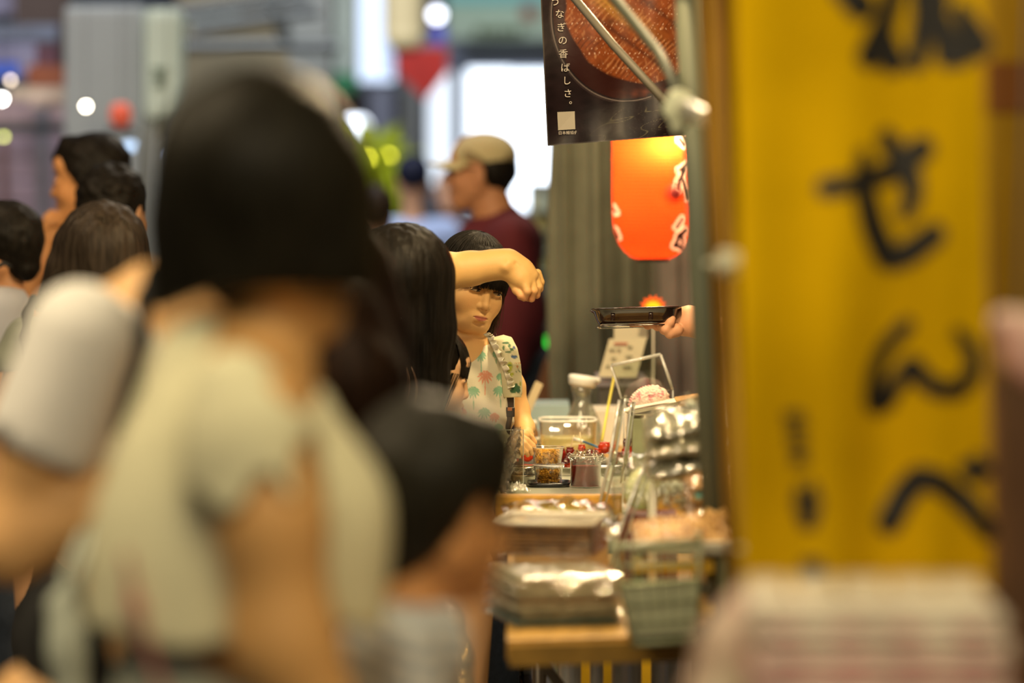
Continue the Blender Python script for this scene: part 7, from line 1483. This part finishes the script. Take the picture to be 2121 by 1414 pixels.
# ---- vendor: hand with the black tray
def vendor():
    Y = 7.98; r = person(W(1640, 0, Y)[0], Y+.1, 'vendor hidden by the yellow banner, hand reaching out with a black tray'); sk = (.62, .31, .17)
    c = W(1640, 330, Y+.1); R = RZYX(80, -6, 0)
    prims = [cone(W(1640, 400, Y+.1), W(1640, 480, Y+.1), .055, .055, k=.03)]+chain(Y+.1, (1560, 540, 52), (1720, 540, 52), k=.06)+chain(Y+.1, (1640, 620, 110), (1640, 850, 100), (1640, 1050, 110), k=.06)+chain(Y+.1, (1560, 560, 44), (1600, 740, 38), (1530, 700, 34), k=.03)
    prims += legs_prims(W(1640, 0, Y)[0], Y+.1, .80)
    Yh = 7.97
    def q(pts, k=.006): return [cone(W(a[0], a[1], Yh+a[3]), W(b[0], b[1], Yh+b[3]), m2(a[2], Yh), m2(b[2], Yh), k=k) for a, b in zip(pts[:-1], pts[1:])]
    fore = q([(1600, 740, 36, .12), (1520, 700, 34, .06), (1462, 676, 27, .0), (1440, 667, 25, 0)], .02)
    hd = q([(1440, 665, 24, 0), (1418, 668, 22, .0), (1398, 676, 17, 0)], .02)+q([(1425, 652, 18, .0), (1405, 652, 12, .01)], .015)
    hd += q([(1400, 684, 15, -.03), (1388, 690, 11, -.04), (1379, 682, 9.5, -.045), (1388, 668, 8.5, -.045), (1392, 660, 7.5, -.04)], .004)
    hd += q([(1396, 676, 13, -.015), (1376, 683, 9.5, -.03), (1370, 674, 8.6, -.035), (1382, 664, 8, -.035), (1388, 658, 7, -.03)], .004)
    hd += q([(1395, 668, 12, .0), (1362, 676, 9, -.015), (1352, 670, 8.4, -.02), (1362, 660, 7.8, -.02)], .004)
    hd += q([(1395, 662, 12, .012), (1360, 668, 9, .0), (1342, 673, 8.8, -.012), (1340, 664, 8.4, -.016), (1352, 656, 7.6, -.012)], .004)
    hd += q([(1398, 668, 11, .03), (1360, 668, 8.5, .03), (1330, 669, 7.6, .03), (1308, 671, 6.6, .03)], .004)
    V1, Q1 = sdf_mesh(prims+fore+[head_prims(c, R, 1., 0, detail=False)], .009); V2, Q2 = sdf_mesh(fore[1:]+hd, .0016, box=(np.array((-9, -9, 0)), np.array((W(1500, 0, Yh)[0], 99, 9))))
    V, Q = join_vf([(V1, Q1), (V2, Q2)]); mk('body', V, Q, skin_m(), r, True, np.tile(np.array(sk), (len(V), 1)))
    blob('hair', [ell(c+R@np.array((0, -.02, .04)), (.086, .10, .088), R, k=.02), sub(ell(c+R@np.array((0, .115, -.04)), (.1, .078, .088), R), .01)], .008, HB(), r)
    blob('shirt', chain(Y+.1, (1560, 540, 62), (1720, 540, 62), k=.06)+chain(Y+.1, (1640, 620, 120), (1640, 850, 112), (1640, 1040, 120), k=.06)+chain(Y+.1, (1560, 560, 54), (1590, 680, 50), k=.03)+[hem(W(0, 1060, Y)[2])], .010, mat('shirt_vendor', (.30, .30, .26), .85), r)
    footing(r, W(1640, 0, Y)[0], Y+.1, .78, .09, 1, 60, DENIM())
    # tray: rounded rectangle, flared rim up, tilted so the underside faces the camera
    Yt = 7.97; cen = W(1317, 655, Yt); R_ = (Matrix.Rotation(math.radians(-1.6), 3, 'Y') @ Matrix.Rotation(math.radians(-5.5), 3, 'X')); u = m2(1, Yt)
    o = empty('food_tray', cen-np.array((0, 0, .012)), 'glossy black plastic food tray held out by the hand at the stall', 'tray'); bl = mat('tray_glossblack', (.018, .008, .005), .10, coat=.6)
    m = MB(); hx = 93*u; hy = .062
    m.ring(cen+np.array((0, 0, .002)), (hx, hy), [(hx*.99, -.018), (.030, -.018), (.019, -.0195), (.016, -.017), (.012, -.009), (.006, .008), (-.000, .0115), (.0, .013), (.004, .0135), (.008, .010), (.014, -.008), (.022, -.0165), (hx*.99, -.0165)], 72, 5.5, R_); m.build('shell', bl, o, True)
    m = MB(); n = 72; P = []
    for k in range(n+1):
        a = 2*PI*k/n; ca, sa = math.cos(a), math.sin(a); P.append(Vector(cen)+Vector((0, 0, .0145))+R_@Vector((math.copysign(abs(ca)**(2/5.5), ca)*hx, math.copysign(abs(sa)**(2/5.5), sa)*hy, 0)))
    m.tube(P, .0016, 8); m.build('rolled_rim', bl, o, True)
    m = MB()
    for j in (-1, 1): m = MB(); m.box(Vector(cen)+R_@Vector((j*hx*.42-.01, -.052, -.004)), (hx*.10, .006, .014), ry=.03, bev=.0015); m.build('corner_rib', bl, o, True)
    m = MB(); m.ring(Vector(cen)+Vector((-.004, 0, .0)), (hx*.86, hy*.84), [(.003, -.0195), (0, -.0215), (.006, -.0215), (.008, -.0195)], 60, 5.5, R_); m.build('foot_ring', bl, o, True)
vendor()

# golden and clear bags near the boy
def low_bags():
    Y = 6.9; o = empty('gold_bag', W(972, 1414, Y), 'crinkled golden bag held low beside the boy', 'bag'); blob('bag', chain(Y, (972, 1332, 6), (966, 1370, 12), (958, 1430, 20), (955, 1560, 26), k=.01)+[fold(.003, 110, 4, 1.)], .003, mat('gold_foil', (.72, .50, .20), .25, metal=.6, bump=.6, bscale=90), o)
    o = empty('clear_bag', W(935, 1300, 6.6), 'clear plastic carrier bag hanging behind the boy\'s shoulder', 'bag'); blob('film', chain(6.6, (925, 1235, 8), (935, 1280, 22), (945, 1360, 32), (950, 1460, 40), k=.02)+[fold(.004, 60, 14, .4)], .004, film('carrier_film', (1, .95, .85), .88, .15, bump=.7, bscale=50, gloss=1.2, milk=.12), o)
low_bags()
